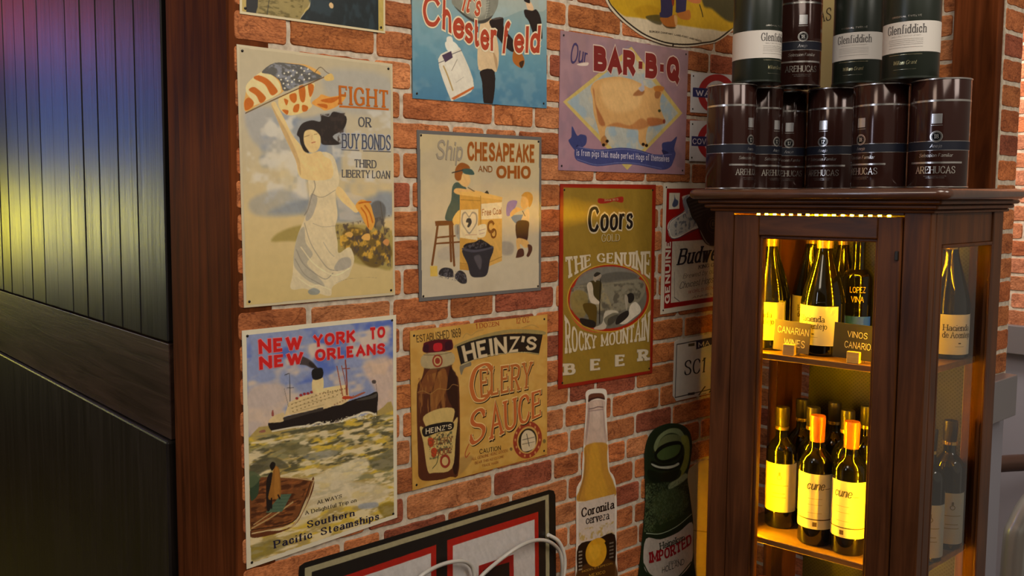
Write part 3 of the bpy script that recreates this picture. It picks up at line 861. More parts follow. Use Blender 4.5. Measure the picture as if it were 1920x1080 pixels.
# sign pictures: outlines, shapes and lettering in tenths of a millimetre from each sign's lower left corner
ART={
'fight':{"o":(0.6414, 1.2782),"out":[0,4021,2925,3989,2968,3,52,0],"sm":0,
"ops":[
('q','b7a585',4,1.0,[32,3973,2893,3944,2912,74,67,79]),
('v',[0,'bda66e',0.35,'bfab7c',0.62,'b3a688',0.8,'b0a489',1,'ada082']),
('m','8a8f92',0.8,512,384,3,[395,2931,1842,3009,1884,2021,2908,1988,2906,1309,1222,1336,335,2001]),
('m','6f7c90',0.7,395,482,5,[813,3076,1843,3137,1378,2014,988,2010]),
('m','c4b48c',0.8,420,378,9,[127,2917,905,2959,1128,1675,281,1514]),
('p','8b909a',101,0.55,[129,3036,673,3068,948,2590,756,2377,254,2564]),
('p','7b8698',96,0.6,[719,3071,1145,2971,1843,3137,1944,2885,1888,2409,1427,2015,1137,2388,949,2672]),
('p','8d929a',183,0.45,[1546,3750,2804,3768,2868,3197,1843,3137]),
('m','c6bfae',0.85,294,252,16,[127,2957,1049,3008,1226,1675,145,1435]),
('m','bdb8ac',0.8,277,185,17,[1640,3125,2885,3198,2879,1762,1730,2019]),
('p','7f8690',102,0.5,[194,1677,748,1841,1176,1633,980,1424,280,1433]),
('p','76808c',131,0.7,[509,1471,1223,1421,1826,1283,2906,1400,2919,1808,2249,1673,1881,1674,1128,1675]),
('m','b9b0a0',0.6,656,187,12,[1730,2019,2908,2033,2906,1309,1826,1327]),
('p','8a7a3c',61,0.75,[548,1017,738,1178,1221,1273,2140,1255,2905,1127,2914,488,2567,504,2082,617,1616,855,974,1004]),
('p','5e4a22',48,0.85,[1876,1108,2086,1212,2461,1115,2792,994,2903,717,2734,587,2567,504,2349,560,2136,747,1926,843]),
('m','c59a3a',0.9,104,104,4,[1825,1196,2849,1129,2846,537,1822,847]),
('m','4a3f38',0.9,75,94,8,[1722,1242,2850,1401,2874,490,1821,760]),
('p','4c4a48',39,0.7,[2464,1584,2629,1650,2766,1537,2738,1312,2626,1134,2490,1316]),
('l','4f463a',15,10,0.8,[2656,1628,2737,1131,2768,722]),
('p','c8b893',12,1.0,[1236,2054,1430,2421,1703,2390,1815,2062,1802,1886,1743,1768,1786,1416,1738,1220,1782,963,1803,784,2017,876,2111,672,2037,475,1965,359,1681,236,1633,81,1404,136,1136,231,937,225,873,286,919,475,957,874,1037,1139,1173,1423,1243,1710]),
('p','9a9484',16,0.75,[957,874,1037,1139,1148,1232,1167,982,1299,785,1185,635,1363,451,1520,246,1226,342,1007,528,943,646]),
('p','8d8a84',16,0.7,[1173,1423,1266,1748,1399,1691,1306,1422,1194,1327]),
('p','8f8a82',22,0.7,[1826,685,2015,696,2038,555,1824,486,1708,532]),
('l','7d766c',14,10,0.7,[1149,1290,1256,979,1411,741,1592,537,1777,489]),
('l','7d766c',14,10,0.7,[990,873,1119,638,1363,451,1544,363,1684,454]),
('l','6e675e',12,10,0.6,[966,721,1139,463,1384,313,1520,236]),
('l','e0cfa4',18,12,0.8,[1078,908,1319,628,1637,437,1800,428,2014,517]),
('l','e0cfa4',16,12,0.7,[1027,411,1248,263,1406,273,1634,180]),
('l','8a8478',11,8,0.7,[1505,972,1618,811,1709,729]),
('l','847a6a',10,8,0.8,[1288,1767,1490,1710,1743,1827]),
('l','8a7f70',8,8,0.7,[1305,1287,1507,1225,1738,1240]),
('l','6e675e',17,12,0.65,[1314,2055,1357,1883,1288,1729,1218,1519,1151,1424]),
('p','7c8280',12,0.8,[1202,188,1315,230,1427,174,1381,118,1246,127]),
('p','d3b57c',8,1.0,[573,3157,639,3200,688,3126,806,2941,936,2714,1092,2545,1160,2468,1251,2412,1461,2458,1531,2380,1668,2303,1665,2020,1108,2013,998,2306,802,2670,653,2971]),
('p','a8875a',14,0.6,[573,3157,653,2971,802,2670,998,2306,1086,2053,1066,2308,869,2711,696,2973]),
('p','d3b57c',9,1.0,[1790,1886,1883,1847,2023,1690,2142,1570,2213,1490,2141,1451,2022,1532,1858,1651,1755,1788]),
('p','d3b57c',11,1.0,[1128,2683,1163,2763,1279,2808,1394,2783,1464,2697,1462,2558,1391,2456,1274,2432,1183,2528]),
('p','2c2420',13,1.0,[1071,2661,1027,2718,1119,2879,1304,2947,1466,2936,1491,3036,1632,3024,1729,3110,1970,3042,1919,2837,1701,2707,1844,2591,1628,2563,1486,2578,1464,2697,1371,2782,1256,2797,1163,2744,1161,2567,1251,2432,1159,2448,1093,2564]),
('m','3a2e28',0.8,65,65,6,[1468,3055,1946,3102,1893,2593,1486,2578]),
('l','7a5a3a',11,8,0.7,[1162,2675,1255,2708]),
('l','7a5a3a',11,9,0.7,[1347,2722,1406,2734]),
('l','a0503a',15,9,0.8,[1299,2587,1369,2604]),
('l','a98a5a',9,6,0.6,[1312,2711,1300,2631]),
('p','c99a52',8,1.0,[124,3241,190,3451,404,3637,665,3792,996,3822,1268,3807,1474,3668,857,3406,723,3320,375,3145,141,3018,101,3128]),
('p','d8c08a',8,1.0,[169,3450,404,3637,533,3629,683,3546,747,3417,701,3318,269,3119,228,3211,146,3317]),
('p','b35e14',8,1.0,[276,3533,361,3586,531,3534,681,3393,669,3335,571,3300,465,3453]),
('p','b35e14',8,1.0,[189,3348,273,3401,378,3353,484,3246,386,3164,313,3273]),
('p','b35e14',8,1.0,[112,3166,187,3236,270,3176,247,3099,131,3036]),
('p','55534f',8,1.0,[415,3638,643,3800,996,3812,1177,3799,1359,3717,1497,3640,1082,3491,812,3374,727,3531,576,3614]),
('m','8d909a',0.7,80,50,2,[415,3638,643,3800,1177,3799,1497,3640,812,3374,662,3602]),
('p','cfc8b4',6,1.0,[726,3611,725,3606,722,3603,719,3599,715,3597,710,3596,705,3596,701,3598,698,3601,696,3604,695,3608,696,3612,698,3616,701,3619,706,3622,710,3623,715,3622,719,3621,723,3618,725,3615]),
('p','cfc8b4',6,1.0,[769,3553,768,3549,766,3545,762,3542,758,3539,753,3538,748,3539,744,3540,741,3543,738,3546,738,3551,739,3555,741,3559,744,3562,749,3564,753,3565,758,3565,762,3563,766,3561,768,3557]),
('p','cfc8b4',6,1.0,[812,3495,811,3491,809,3487,805,3484,801,3481,796,3480,791,3481,787,3482,784,3485,782,3489,781,3493,782,3497,784,3501,787,3504,792,3506,797,3507,801,3507,806,3505,809,3503,811,3499]),
('p','cfc8b4',6,1.0,[833,3424,832,3419,830,3416,826,3412,822,3410,817,3409,812,3409,808,3411,805,3414,803,3417,802,3421,803,3426,805,3430,808,3433,813,3435,818,3436,822,3436,827,3434,830,3431,832,3428]),
('p','cfc8b4',6,1.0,[827,3653,826,3649,824,3645,821,3642,816,3640,812,3639,807,3639,803,3641,799,3643,797,3647,796,3651,797,3655,799,3659,803,3662,807,3665,812,3666,817,3665,821,3664,824,3661,827,3658]),
('p','cfc8b4',6,1.0,[857,3579,856,3575,854,3571,851,3568,846,3566,841,3565,837,3565,832,3566,829,3569,827,3573,826,3577,827,3581,829,3585,833,3588,837,3590,842,3591,847,3591,851,3590,854,3587,856,3583]),
('p','cfc8b4',6,1.0,[886,3543,885,3539,882,3535,879,3532,875,3529,870,3528,865,3529,861,3530,857,3533,855,3536,854,3541,855,3545,858,3549,861,3552,865,3554,870,3555,875,3555,879,3553,883,3551,885,3547]),
('p','cfc8b4',6,1.0,[896,3486,895,3482,893,3478,889,3475,885,3472,880,3471,875,3472,871,3473,868,3476,865,3480,865,3484,866,3488,868,3492,871,3495,876,3497,880,3498,885,3498,890,3497,893,3494,895,3490]),
('p','cfc8b4',6,1.0,[903,3679,902,3675,900,3671,896,3668,892,3665,887,3664,882,3664,878,3666,875,3669,873,3672,872,3676,873,3681,875,3685,878,3688,883,3690,888,3691,892,3691,897,3689,900,3687,902,3683]),
('p','cfc8b4',6,1.0,[953,3625,953,3621,950,3617,947,3614,942,3612,938,3611,933,3611,928,3613,925,3615,923,3619,922,3623,923,3627,925,3631,929,3634,933,3637,938,3638,943,3637,947,3636,951,3633,953,3630]),
('p','cfc8b4',6,1.0,[988,3715,987,3711,985,3707,982,3704,977,3701,972,3700,968,3701,963,3702,960,3705,958,3708,957,3712,958,3717,960,3721,963,3724,968,3726,973,3727,978,3727,982,3725,985,3723,987,3719]),
('p','cfc8b4',6,1.0,[1055,3682,1054,3678,1052,3674,1048,3671,1044,3668,1039,3667,1034,3668,1030,3669,1026,3672,1024,3675,1024,3680,1024,3684,1027,3688,1030,3691,1035,3693,1040,3694,1044,3694,1049,3693,1052,3690,1054,3686]),
('p','cfc8b4',6,1.0,[1135,3766,1134,3762,1132,3758,1129,3755,1124,3753,1119,3752,1114,3752,1110,3753,1106,3756,1104,3760,1104,3764,1104,3768,1107,3772,1110,3775,1115,3778,1120,3779,1124,3778,1129,3777,1132,3774,1135,3771]),
('p','cfc8b4',6,1.0,[1191,3723,1191,3718,1188,3714,1185,3711,1180,3709,1175,3708,1170,3708,1166,3710,1163,3712,1160,3716,1160,3720,1160,3724,1163,3728,1166,3732,1171,3734,1176,3735,1181,3735,1185,3733,1189,3731,1191,3727]),
('p','cfc8b4',6,1.0,[1145,3661,1144,3656,1142,3652,1139,3649,1134,3647,1129,3646,1124,3646,1120,3647,1116,3650,1114,3654,1113,3658,1114,3662,1117,3666,1120,3669,1125,3672,1130,3673,1134,3673,1139,3671,1142,3668,1145,3665]),
('p','cfc8b4',6,1.0,[1260,3758,1260,3754,1257,3750,1254,3746,1249,3744,1244,3743,1239,3743,1235,3745,1231,3747,1229,3751,1228,3755,1229,3759,1232,3763,1235,3767,1240,3769,1245,3770,1250,3770,1254,3768,1257,3766,1260,3762]),
('p','cfc8b4',6,1.0,[1282,3682,1282,3677,1279,3673,1276,3670,1271,3668,1266,3667,1261,3667,1257,3668,1253,3671,1251,3675,1250,3679,1251,3683,1253,3687,1257,3691,1262,3693,1267,3694,1272,3694,1276,3692,1279,3689,1282,3686]),
('p','cfc8b4',6,1.0,[1009,3572,1008,3568,1006,3564,1002,3561,998,3558,993,3557,988,3558,984,3559,980,3562,978,3565,977,3570,978,3574,980,3578,984,3581,988,3583,993,3584,998,3584,1002,3582,1006,3580,1008,3576]),
('p','cfc8b4',6,1.0,[1099,3560,1098,3555,1096,3551,1092,3548,1088,3546,1083,3545,1078,3545,1073,3547,1070,3549,1068,3553,1067,3557,1068,3561,1070,3565,1074,3569,1078,3571,1083,3572,1088,3572,1092,3570,1096,3567,1098,3564]),
('p','cfc8b4',6,1.0,[1190,3586,1189,3582,1187,3578,1183,3575,1179,3573,1174,3571,1169,3572,1164,3573,1161,3576,1159,3580,1158,3584,1159,3588,1161,3592,1165,3595,1169,3598,1174,3599,1179,3598,1183,3597,1187,3594,1189,3591]),
('p','cfc8b4',6,1.0,[1282,3613,1281,3609,1278,3605,1275,3602,1270,3599,1265,3598,1260,3598,1256,3600,1252,3603,1250,3606,1249,3611,1250,3615,1253,3619,1256,3622,1261,3625,1266,3626,1271,3625,1275,3624,1279,3621,1281,3617]),
('p','cfc8b4',6,1.0,[963,3530,962,3526,960,3522,957,3518,952,3516,947,3515,943,3515,938,3517,935,3520,933,3523,932,3527,933,3532,935,3536,939,3539,943,3541,948,3542,953,3542,957,3540,960,3538,963,3534]),
('p','d8b878',8,1.0,[723,3282,856,3348,1311,3537,1356,3462,1284,3261,1306,3164,1122,3055,896,3003,763,3054,699,3165]),
('p','b35e14',8,1.0,[900,3323,1013,3359,1034,3264,988,3203,921,3237]),
('p','b35e14',8,1.0,[1070,3451,1173,3488,1194,3353,1169,3234,1101,3249]),
('p','b35e14',8,1.0,[1242,3522,1345,3510,1337,3402,1273,3319]),
('p','b35e14',8,1.0,[987,3164,1078,3189,1054,3071,964,3065]),
('p','b35e14',8,1.0,[1135,3183,1237,3160,1213,3090,1133,3085]),
('p','b35e14',8,1.0,[800,3258,877,3234,842,3155]),
('p','b35e14',8,1.0,[764,3083,875,3080,851,3011]),
('p','d09040',11,1.0,[1307,3223,1447,3331,1495,3373,1678,3346,1973,3407,1850,3237,1586,3121,1469,3154]),
('p','b35e14',9,1.0,[1470,3273,1635,3323,1851,3358,1682,3247]),
('p','b35e14',9,1.0,[1399,3209,1587,3221,1586,3151]),
('l','5c4024',16,6,1.0,[130,2995,591,3216,1081,3442,1545,3654]),
('l','8a7a50',10,6,1.0,[151,3015,569,3214]),
('l','5c4a34',11,6,1.0,[1359,3698,1476,3806,1592,3737,1682,3705]),
('p','c9a860',9,1.0,[1545,3654,1682,3725,1734,3629,1591,3598]),
('p','c9903c',11,1.0,[2142,1570,2263,1670,2433,1609,2506,1427,2542,1285,2455,1145,2333,1268,2237,1430]),
('l','ac5a14',26,11,1.0,[2262,1530,2358,1408,2406,1206]),
('l','ac5a14',27,11,1.0,[2335,1569,2432,1448,2493,1285]),
('l','ac5a14',26,11,1.0,[2214,1610,2335,1629,2458,1629]),
('p','c99a50',11,1.0,[2258,1029,2332,1087,2430,1084,2429,983,2307,987]),
('p','c49a50',13,1.0,[1924,1097,2019,1135,2090,1093,2042,1035]),
('p','b8804a',11,1.0,[2703,934,2779,993,2842,950,2803,869]),
('l','80705a',4,4,0.7,[1728,283,1965,339,2351,348,2574,325]),
('q','ac5a10',5,1.0,[1833,3221,2841,3226,2840,3195,1833,3187]),
('l','44454c',14,5,1.0,[1878,2495,2223,2493]),
('l','44454c',15,5,1.0,[2308,2487,2877,2491]),
],"txt":[
('FIGHT',[1828,3234,2835,3239,2836,3532,1821,3544],'serif','ac5a10',2.1,1.0,{'sp':1.6}),
('OR',[2205,2889,2472,2893,2473,3051,2206,3054],'serif','4a4a50',1.8,0.8,{'sp':1.2}),
('BUY BONDS',[1878,2521,2877,2518,2878,2774,1881,2762],'serif','44454c',1.9,0.8,{'sp':1.2,'ol':('9a9fae',0.5)}),
('THIRD',[2121,2216,2577,2203,2577,2340,2122,2346],'serif','4a4a50',1.8,0.8,{'sp':1.2}),
('LIBERTY LOAN',[1874,2042,2863,2033,2864,2163,1875,2168],'serif','4a4a50',1.8,0.8,{'sp':1.2}),
]},
'newyork':{"o":(0.6423, 0.8603),"out":[0,3823,2980,3831,2991,172,15,0],"sm":0,
"ops":[
('q','8389a0',4,1.0,[93,3743,2905,3757,2935,96,80,72]),
('p','8089a8',24,1.0,[85,3743,2905,3757,2909,2128,1564,2202,90,2113]),
('m','4a5fa6',0.9,365,284,3,[85,3763,2905,3757,2912,2835,78,2865]),
('m','c0ad9a',0.95,448,244,14,[78,3374,2904,3670,2909,2084,90,2113]),
('p','c4a68c',122,0.8,[2271,2999,2902,3057,2909,2128,2578,2134,2527,2534]),
('p','bfa894',98,0.8,[90,2863,639,2910,816,2643,450,2254,82,2154]),
('p','a08a4e',21,1.0,[82,2115,1086,2119,1959,2099,2578,2178,2920,2149,2935,96,80,72]),
('m','c2a43c',1,329,123,21,[82,2115,2920,2127,2935,96,80,72]),
('m','7d7a58',0.8,247,66,22,[82,2115,2920,2127,2926,830,97,995]),
('m','4d4a34',0.9,181,49,31,[82,2115,2920,2082,2927,1099,103,1395]),
('m','d2c096',0.9,214,58,33,[80,2036,2920,2038,2935,96,80,72]),
('p','4e4a36',33,0.8,[99,1635,266,1724,576,1707,800,1502,395,1538,104,1434]),
('p','5c5840',48,0.7,[2363,1294,2680,1412,2923,1436,2927,1099,2572,1122]),
('p','66603e',34,0.7,[445,1893,851,1903,1223,1756,1080,1657,712,1744]),
('p','7a7a70',35,0.7,[1080,1657,1657,1638,1705,1544,1221,1548]),
('p','cdbf9c',73,0.8,[1654,1340,2260,1400,2362,1206,1950,1025,1217,1214]),
('p','c6b89a',78,0.7,[842,1247,1652,1127,2785,768,2569,501,1647,658,1066,491,879,575]),
('p','8a8f98',38,0.8,[2177,586,2516,557,2569,457,2202,501]),
('p','6a5a20',49,0.6,[2569,457,2914,472,2929,152,2782,140]),
('p','6a6030',42,0.6,[94,351,511,372,782,223,239,112,99,128]),
('p','1f1714',6,1.0,[428,2287,508,2296,735,2348,1202,2381,1688,2392,2083,2450,2360,2481,2571,2507,2562,2226,2550,2101,2433,2174,2228,2189,1935,2133,1579,2113,1267,2132,897,2147,522,2146]),
('p','3a322c',6,1.0,[719,2336,1202,2381,1443,2405,1459,2350,1202,2336,734,2290]),
('p','5a564e',10,0.6,[2120,2430,2454,2469,2558,2494,2529,2419,2267,2409]),
('m','cfc3a2',0.9,28,16,3,[914,2151,1302,2171,1597,2155,2173,2190,2546,2149,2546,2055,1899,2093,1370,2100,913,2114]),
('l','d6cbae',27,12,0.9,[506,2152,897,2154,1199,2135]),
('l','d6cbae',29,13,0.9,[1199,2128,1371,2161,1474,2114,1579,2135]),
('l','d6cbae',30,13,0.9,[1827,2104,1972,2143,2154,2162]),
('l','d6cbae',30,13,0.9,[2154,2146,2228,2189,2377,2182,2537,2111]),
('p','c9b080',6,1.0,[444,2306,526,2395,704,2426,736,2392,804,2557,837,2582,1037,2642,1274,2669,1446,2705,1904,2720,1975,2542,1992,2463,1830,2394,1688,2397,1477,2370,1443,2405,1202,2381,735,2356,702,2280]),
('p','d5bb86',5,1.0,[1446,2720,1886,2723,1904,2659,1463,2658]),
('p','7a6038',6,0.8,[884,2534,883,2531,881,2528,878,2527,874,2526,869,2526,865,2527,860,2529,857,2532,855,2535,855,2538,855,2541,857,2544,861,2546,865,2547,869,2546,874,2545,878,2543,881,2541,883,2537]),
('p','7a6038',6,0.8,[893,2471,892,2468,890,2465,887,2464,883,2463,878,2463,874,2464,870,2466,866,2469,864,2472,864,2475,864,2478,866,2481,870,2483,874,2484,879,2484,883,2482,887,2480,890,2478,893,2474]),
('p','7a6038',6,0.8,[902,2414,902,2411,899,2408,896,2406,892,2406,887,2406,883,2407,879,2409,875,2412,873,2415,873,2418,873,2421,876,2424,879,2426,883,2427,888,2426,892,2425,896,2423,900,2420,902,2417]),
('p','7a6038',6,0.8,[959,2548,958,2545,956,2543,953,2541,948,2540,944,2540,939,2541,935,2543,932,2546,930,2549,929,2553,930,2556,932,2558,935,2560,940,2561,944,2561,949,2560,953,2558,956,2555,958,2552]),
('p','7a6038',6,0.8,[968,2485,967,2482,965,2479,962,2478,958,2477,953,2477,948,2478,944,2480,941,2483,939,2486,938,2489,939,2493,941,2495,944,2497,949,2498,953,2498,958,2496,962,2494,965,2492,967,2488]),
('p','7a6038',6,0.8,[977,2428,977,2425,974,2422,971,2420,967,2419,962,2420,958,2421,953,2423,950,2426,948,2429,947,2432,948,2435,950,2438,954,2440,958,2440,963,2440,967,2439,971,2437,975,2434,977,2431]),
('p','7a6038',6,0.8,[1034,2563,1033,2560,1031,2557,1028,2555,1024,2554,1019,2554,1014,2556,1010,2558,1007,2560,1005,2564,1004,2567,1005,2570,1007,2573,1010,2574,1015,2575,1019,2575,1024,2574,1028,2572,1031,2569,1034,2566]),
('p','7a6038',6,0.8,[1043,2499,1043,2496,1040,2494,1037,2492,1033,2491,1028,2491,1024,2492,1019,2494,1016,2497,1014,2500,1013,2504,1014,2507,1016,2509,1020,2511,1024,2512,1029,2512,1033,2511,1037,2508,1041,2506,1043,2503]),
('p','7a6038',6,0.8,[1053,2442,1052,2439,1050,2436,1046,2434,1042,2433,1038,2434,1033,2435,1029,2437,1025,2440,1023,2443,1023,2446,1023,2449,1026,2452,1029,2454,1033,2454,1038,2454,1042,2453,1047,2451,1050,2448,1052,2445]),
('p','7a6038',6,0.8,[1110,2577,1109,2574,1107,2571,1104,2570,1099,2569,1095,2569,1090,2570,1086,2572,1083,2575,1080,2578,1080,2581,1080,2584,1083,2587,1086,2589,1090,2590,1095,2590,1100,2588,1104,2586,1107,2584,1109,2580]),
('p','7a6038',6,0.8,[1119,2513,1118,2510,1116,2508,1113,2506,1109,2505,1104,2505,1099,2506,1095,2509,1092,2511,1090,2515,1089,2518,1090,2521,1092,2523,1095,2525,1100,2526,1104,2526,1109,2525,1113,2523,1116,2520,1119,2517]),
('p','7a6038',6,0.8,[1129,2456,1128,2453,1126,2450,1122,2448,1118,2447,1113,2448,1109,2449,1104,2451,1101,2454,1099,2457,1098,2460,1099,2463,1101,2466,1105,2468,1109,2468,1114,2468,1118,2467,1122,2465,1126,2462,1128,2459]),
('p','7a6038',6,0.8,[1186,2592,1185,2588,1183,2586,1180,2584,1175,2583,1171,2583,1166,2584,1162,2587,1159,2589,1156,2592,1156,2596,1156,2599,1159,2601,1162,2603,1166,2604,1171,2604,1176,2603,1180,2601,1183,2598,1185,2595]),
('p','7a6038',6,0.8,[1195,2528,1195,2525,1193,2522,1189,2520,1185,2519,1180,2520,1175,2521,1171,2523,1168,2526,1166,2529,1165,2532,1166,2535,1168,2538,1171,2540,1176,2540,1180,2540,1185,2539,1189,2537,1193,2534,1195,2531]),
('p','7a6038',6,0.8,[1205,2470,1204,2467,1202,2464,1199,2462,1194,2462,1190,2462,1185,2463,1181,2465,1177,2468,1175,2471,1175,2474,1175,2477,1177,2480,1181,2482,1185,2483,1190,2482,1195,2481,1199,2479,1202,2476,1204,2473]),
('p','7a6038',6,0.8,[1263,2606,1262,2603,1260,2600,1256,2599,1252,2598,1247,2598,1243,2599,1238,2601,1235,2604,1233,2607,1232,2610,1233,2613,1235,2616,1239,2618,1243,2619,1248,2619,1252,2617,1257,2615,1260,2613,1262,2609]),
('p','7a6038',6,0.8,[1272,2542,1271,2539,1269,2536,1266,2535,1262,2534,1257,2534,1252,2535,1248,2537,1244,2540,1242,2543,1242,2547,1242,2550,1245,2552,1248,2554,1252,2555,1257,2555,1262,2554,1266,2551,1269,2549,1272,2545]),
('p','7a6038',6,0.8,[1282,2484,1281,2481,1279,2478,1275,2477,1271,2476,1266,2476,1262,2477,1257,2479,1254,2482,1252,2485,1251,2489,1252,2492,1254,2494,1258,2496,1262,2497,1267,2497,1271,2496,1276,2493,1279,2491,1281,2487]),
('p','7a6038',6,0.8,[1340,2621,1339,2618,1337,2615,1333,2613,1329,2612,1324,2612,1320,2614,1315,2616,1312,2618,1310,2622,1309,2625,1310,2628,1312,2631,1316,2633,1320,2633,1325,2633,1329,2632,1334,2630,1337,2627,1339,2624]),
('p','7a6038',6,0.8,[1349,2557,1349,2554,1346,2551,1343,2549,1339,2548,1334,2548,1329,2550,1325,2552,1322,2554,1319,2558,1319,2561,1319,2564,1322,2567,1325,2569,1329,2569,1334,2569,1339,2568,1343,2566,1347,2563,1349,2560]),
('p','7a6038',6,0.8,[1359,2498,1358,2495,1356,2493,1353,2491,1348,2490,1344,2490,1339,2491,1335,2493,1331,2496,1329,2499,1328,2503,1329,2506,1331,2509,1335,2510,1339,2511,1344,2511,1349,2510,1353,2508,1356,2505,1358,2502]),
('p','7a6038',6,0.8,[1418,2636,1417,2632,1414,2630,1411,2628,1407,2627,1402,2627,1397,2628,1393,2630,1389,2633,1387,2636,1387,2640,1387,2643,1390,2646,1393,2647,1397,2648,1402,2648,1407,2647,1411,2645,1415,2642,1417,2639]),
('p','7a6038',6,0.8,[1427,2571,1426,2568,1424,2565,1421,2564,1416,2563,1412,2563,1407,2564,1402,2566,1399,2569,1397,2572,1396,2576,1397,2579,1399,2581,1403,2583,1407,2584,1412,2584,1417,2583,1421,2581,1424,2578,1426,2575]),
('p','7a6038',6,0.8,[1437,2513,1436,2510,1434,2507,1430,2505,1426,2504,1421,2505,1416,2506,1412,2508,1409,2511,1407,2514,1406,2517,1407,2520,1409,2523,1412,2525,1417,2526,1421,2526,1426,2524,1431,2522,1434,2519,1436,2516]),
('p','7a6038',6,0.8,[1496,2650,1495,2647,1493,2645,1489,2643,1485,2642,1480,2642,1475,2643,1471,2645,1467,2648,1465,2651,1464,2655,1465,2658,1467,2660,1471,2662,1475,2663,1480,2663,1485,2662,1489,2660,1493,2657,1495,2654]),
('p','7a6038',6,0.8,[1505,2586,1505,2583,1502,2580,1499,2578,1494,2577,1490,2578,1485,2579,1480,2581,1477,2584,1475,2587,1474,2590,1475,2593,1477,2596,1481,2598,1485,2599,1490,2599,1495,2597,1499,2595,1502,2592,1505,2589]),
('p','7a6038',6,0.8,[1515,2527,1514,2524,1512,2522,1509,2520,1504,2519,1499,2519,1495,2520,1490,2522,1487,2525,1485,2528,1484,2532,1485,2535,1487,2537,1490,2539,1495,2540,1500,2540,1504,2539,1509,2537,1512,2534,1514,2531]),
('p','7a6038',6,0.8,[1574,2665,1573,2662,1571,2660,1568,2658,1563,2657,1558,2657,1554,2658,1549,2660,1546,2663,1544,2666,1543,2670,1544,2673,1546,2675,1549,2677,1554,2678,1559,2678,1563,2677,1568,2675,1571,2672,1573,2669]),
('p','7a6038',6,0.8,[1584,2601,1583,2598,1581,2595,1577,2593,1573,2592,1568,2592,1563,2593,1559,2596,1556,2598,1553,2602,1553,2605,1553,2608,1556,2611,1559,2613,1564,2614,1568,2613,1573,2612,1578,2610,1581,2607,1583,2604]),
('p','7a6038',7,0.8,[1594,2542,1593,2539,1591,2536,1587,2534,1583,2533,1578,2534,1573,2535,1569,2537,1565,2540,1563,2543,1563,2546,1563,2549,1566,2552,1569,2554,1573,2555,1578,2555,1583,2553,1588,2551,1591,2549,1593,2545]),
('p','7a6038',7,0.8,[1663,2616,1662,2612,1660,2610,1657,2608,1652,2607,1647,2607,1642,2608,1638,2610,1635,2613,1632,2616,1632,2620,1632,2623,1635,2626,1638,2627,1643,2628,1648,2628,1652,2627,1657,2625,1660,2622,1663,2619]),
('p','7a6038',7,0.8,[1673,2557,1672,2553,1670,2551,1667,2549,1662,2548,1657,2548,1652,2549,1648,2552,1645,2554,1642,2558,1642,2561,1642,2564,1645,2567,1648,2569,1653,2570,1658,2569,1662,2568,1667,2566,1670,2563,1673,2560]),
('p','7a6038',7,0.8,[1743,2630,1742,2627,1740,2625,1736,2623,1732,2622,1727,2622,1722,2623,1718,2625,1714,2628,1712,2631,1711,2635,1712,2638,1714,2641,1718,2642,1722,2643,1727,2643,1732,2642,1736,2640,1740,2637,1742,2634]),
('p','7a6038',7,0.8,[1753,2571,1752,2568,1750,2566,1746,2564,1742,2563,1737,2563,1732,2564,1728,2566,1724,2569,1722,2572,1721,2576,1722,2579,1724,2582,1728,2583,1732,2584,1737,2584,1742,2583,1747,2581,1750,2578,1752,2575]),
('p','7a6038',7,0.8,[1823,2646,1822,2642,1820,2640,1816,2638,1812,2637,1807,2637,1802,2638,1798,2640,1794,2643,1792,2646,1791,2650,1792,2653,1794,2656,1798,2658,1802,2658,1807,2658,1812,2657,1817,2655,1820,2652,1822,2649]),
('p','7a6038',7,0.8,[1833,2586,1833,2583,1830,2580,1827,2579,1822,2578,1817,2578,1812,2579,1808,2581,1804,2584,1802,2587,1801,2591,1802,2594,1804,2596,1808,2598,1812,2599,1817,2599,1822,2598,1827,2596,1830,2593,1833,2590]),
('p','6e5634',6,0.8,[1476,2634,1476,2630,1474,2627,1471,2625,1467,2623,1462,2623,1458,2625,1454,2627,1451,2630,1449,2633,1449,2637,1449,2641,1451,2644,1454,2646,1458,2647,1463,2647,1467,2646,1471,2644,1474,2641,1476,2637]),
('p','6e5634',6,0.8,[1523,2636,1523,2632,1521,2629,1517,2627,1514,2626,1509,2626,1505,2627,1501,2629,1498,2632,1496,2636,1496,2640,1496,2644,1498,2647,1501,2649,1505,2650,1510,2650,1514,2649,1518,2647,1521,2644,1523,2640]),
('p','6e5634',6,0.8,[1570,2639,1570,2635,1568,2632,1565,2630,1561,2629,1556,2629,1552,2630,1548,2632,1545,2635,1543,2639,1543,2643,1543,2646,1545,2649,1548,2651,1552,2653,1557,2653,1561,2651,1565,2649,1568,2646,1570,2643]),
('p','6e5634',7,0.8,[1618,2641,1617,2638,1615,2635,1612,2632,1608,2631,1604,2631,1599,2632,1595,2635,1592,2638,1590,2641,1590,2645,1591,2649,1593,2652,1596,2654,1600,2655,1604,2655,1608,2654,1612,2652,1615,2649,1617,2645]),
('p','6e5634',7,0.8,[1665,2644,1665,2640,1663,2637,1659,2635,1655,2634,1651,2634,1647,2635,1643,2637,1640,2640,1638,2644,1637,2648,1638,2651,1640,2655,1643,2657,1647,2658,1651,2658,1656,2657,1660,2655,1663,2651,1665,2648]),
('p','6e5634',7,0.8,[1713,2647,1712,2643,1710,2640,1707,2638,1703,2636,1699,2636,1694,2638,1690,2640,1687,2643,1685,2647,1685,2650,1685,2654,1688,2657,1691,2659,1695,2661,1699,2661,1703,2659,1707,2657,1710,2654,1712,2650]),
('p','6e5634',7,0.8,[1761,2649,1760,2646,1758,2643,1755,2640,1751,2639,1747,2639,1742,2640,1738,2643,1735,2646,1733,2649,1733,2653,1733,2657,1735,2660,1738,2662,1742,2663,1747,2663,1751,2662,1755,2660,1758,2657,1760,2653]),
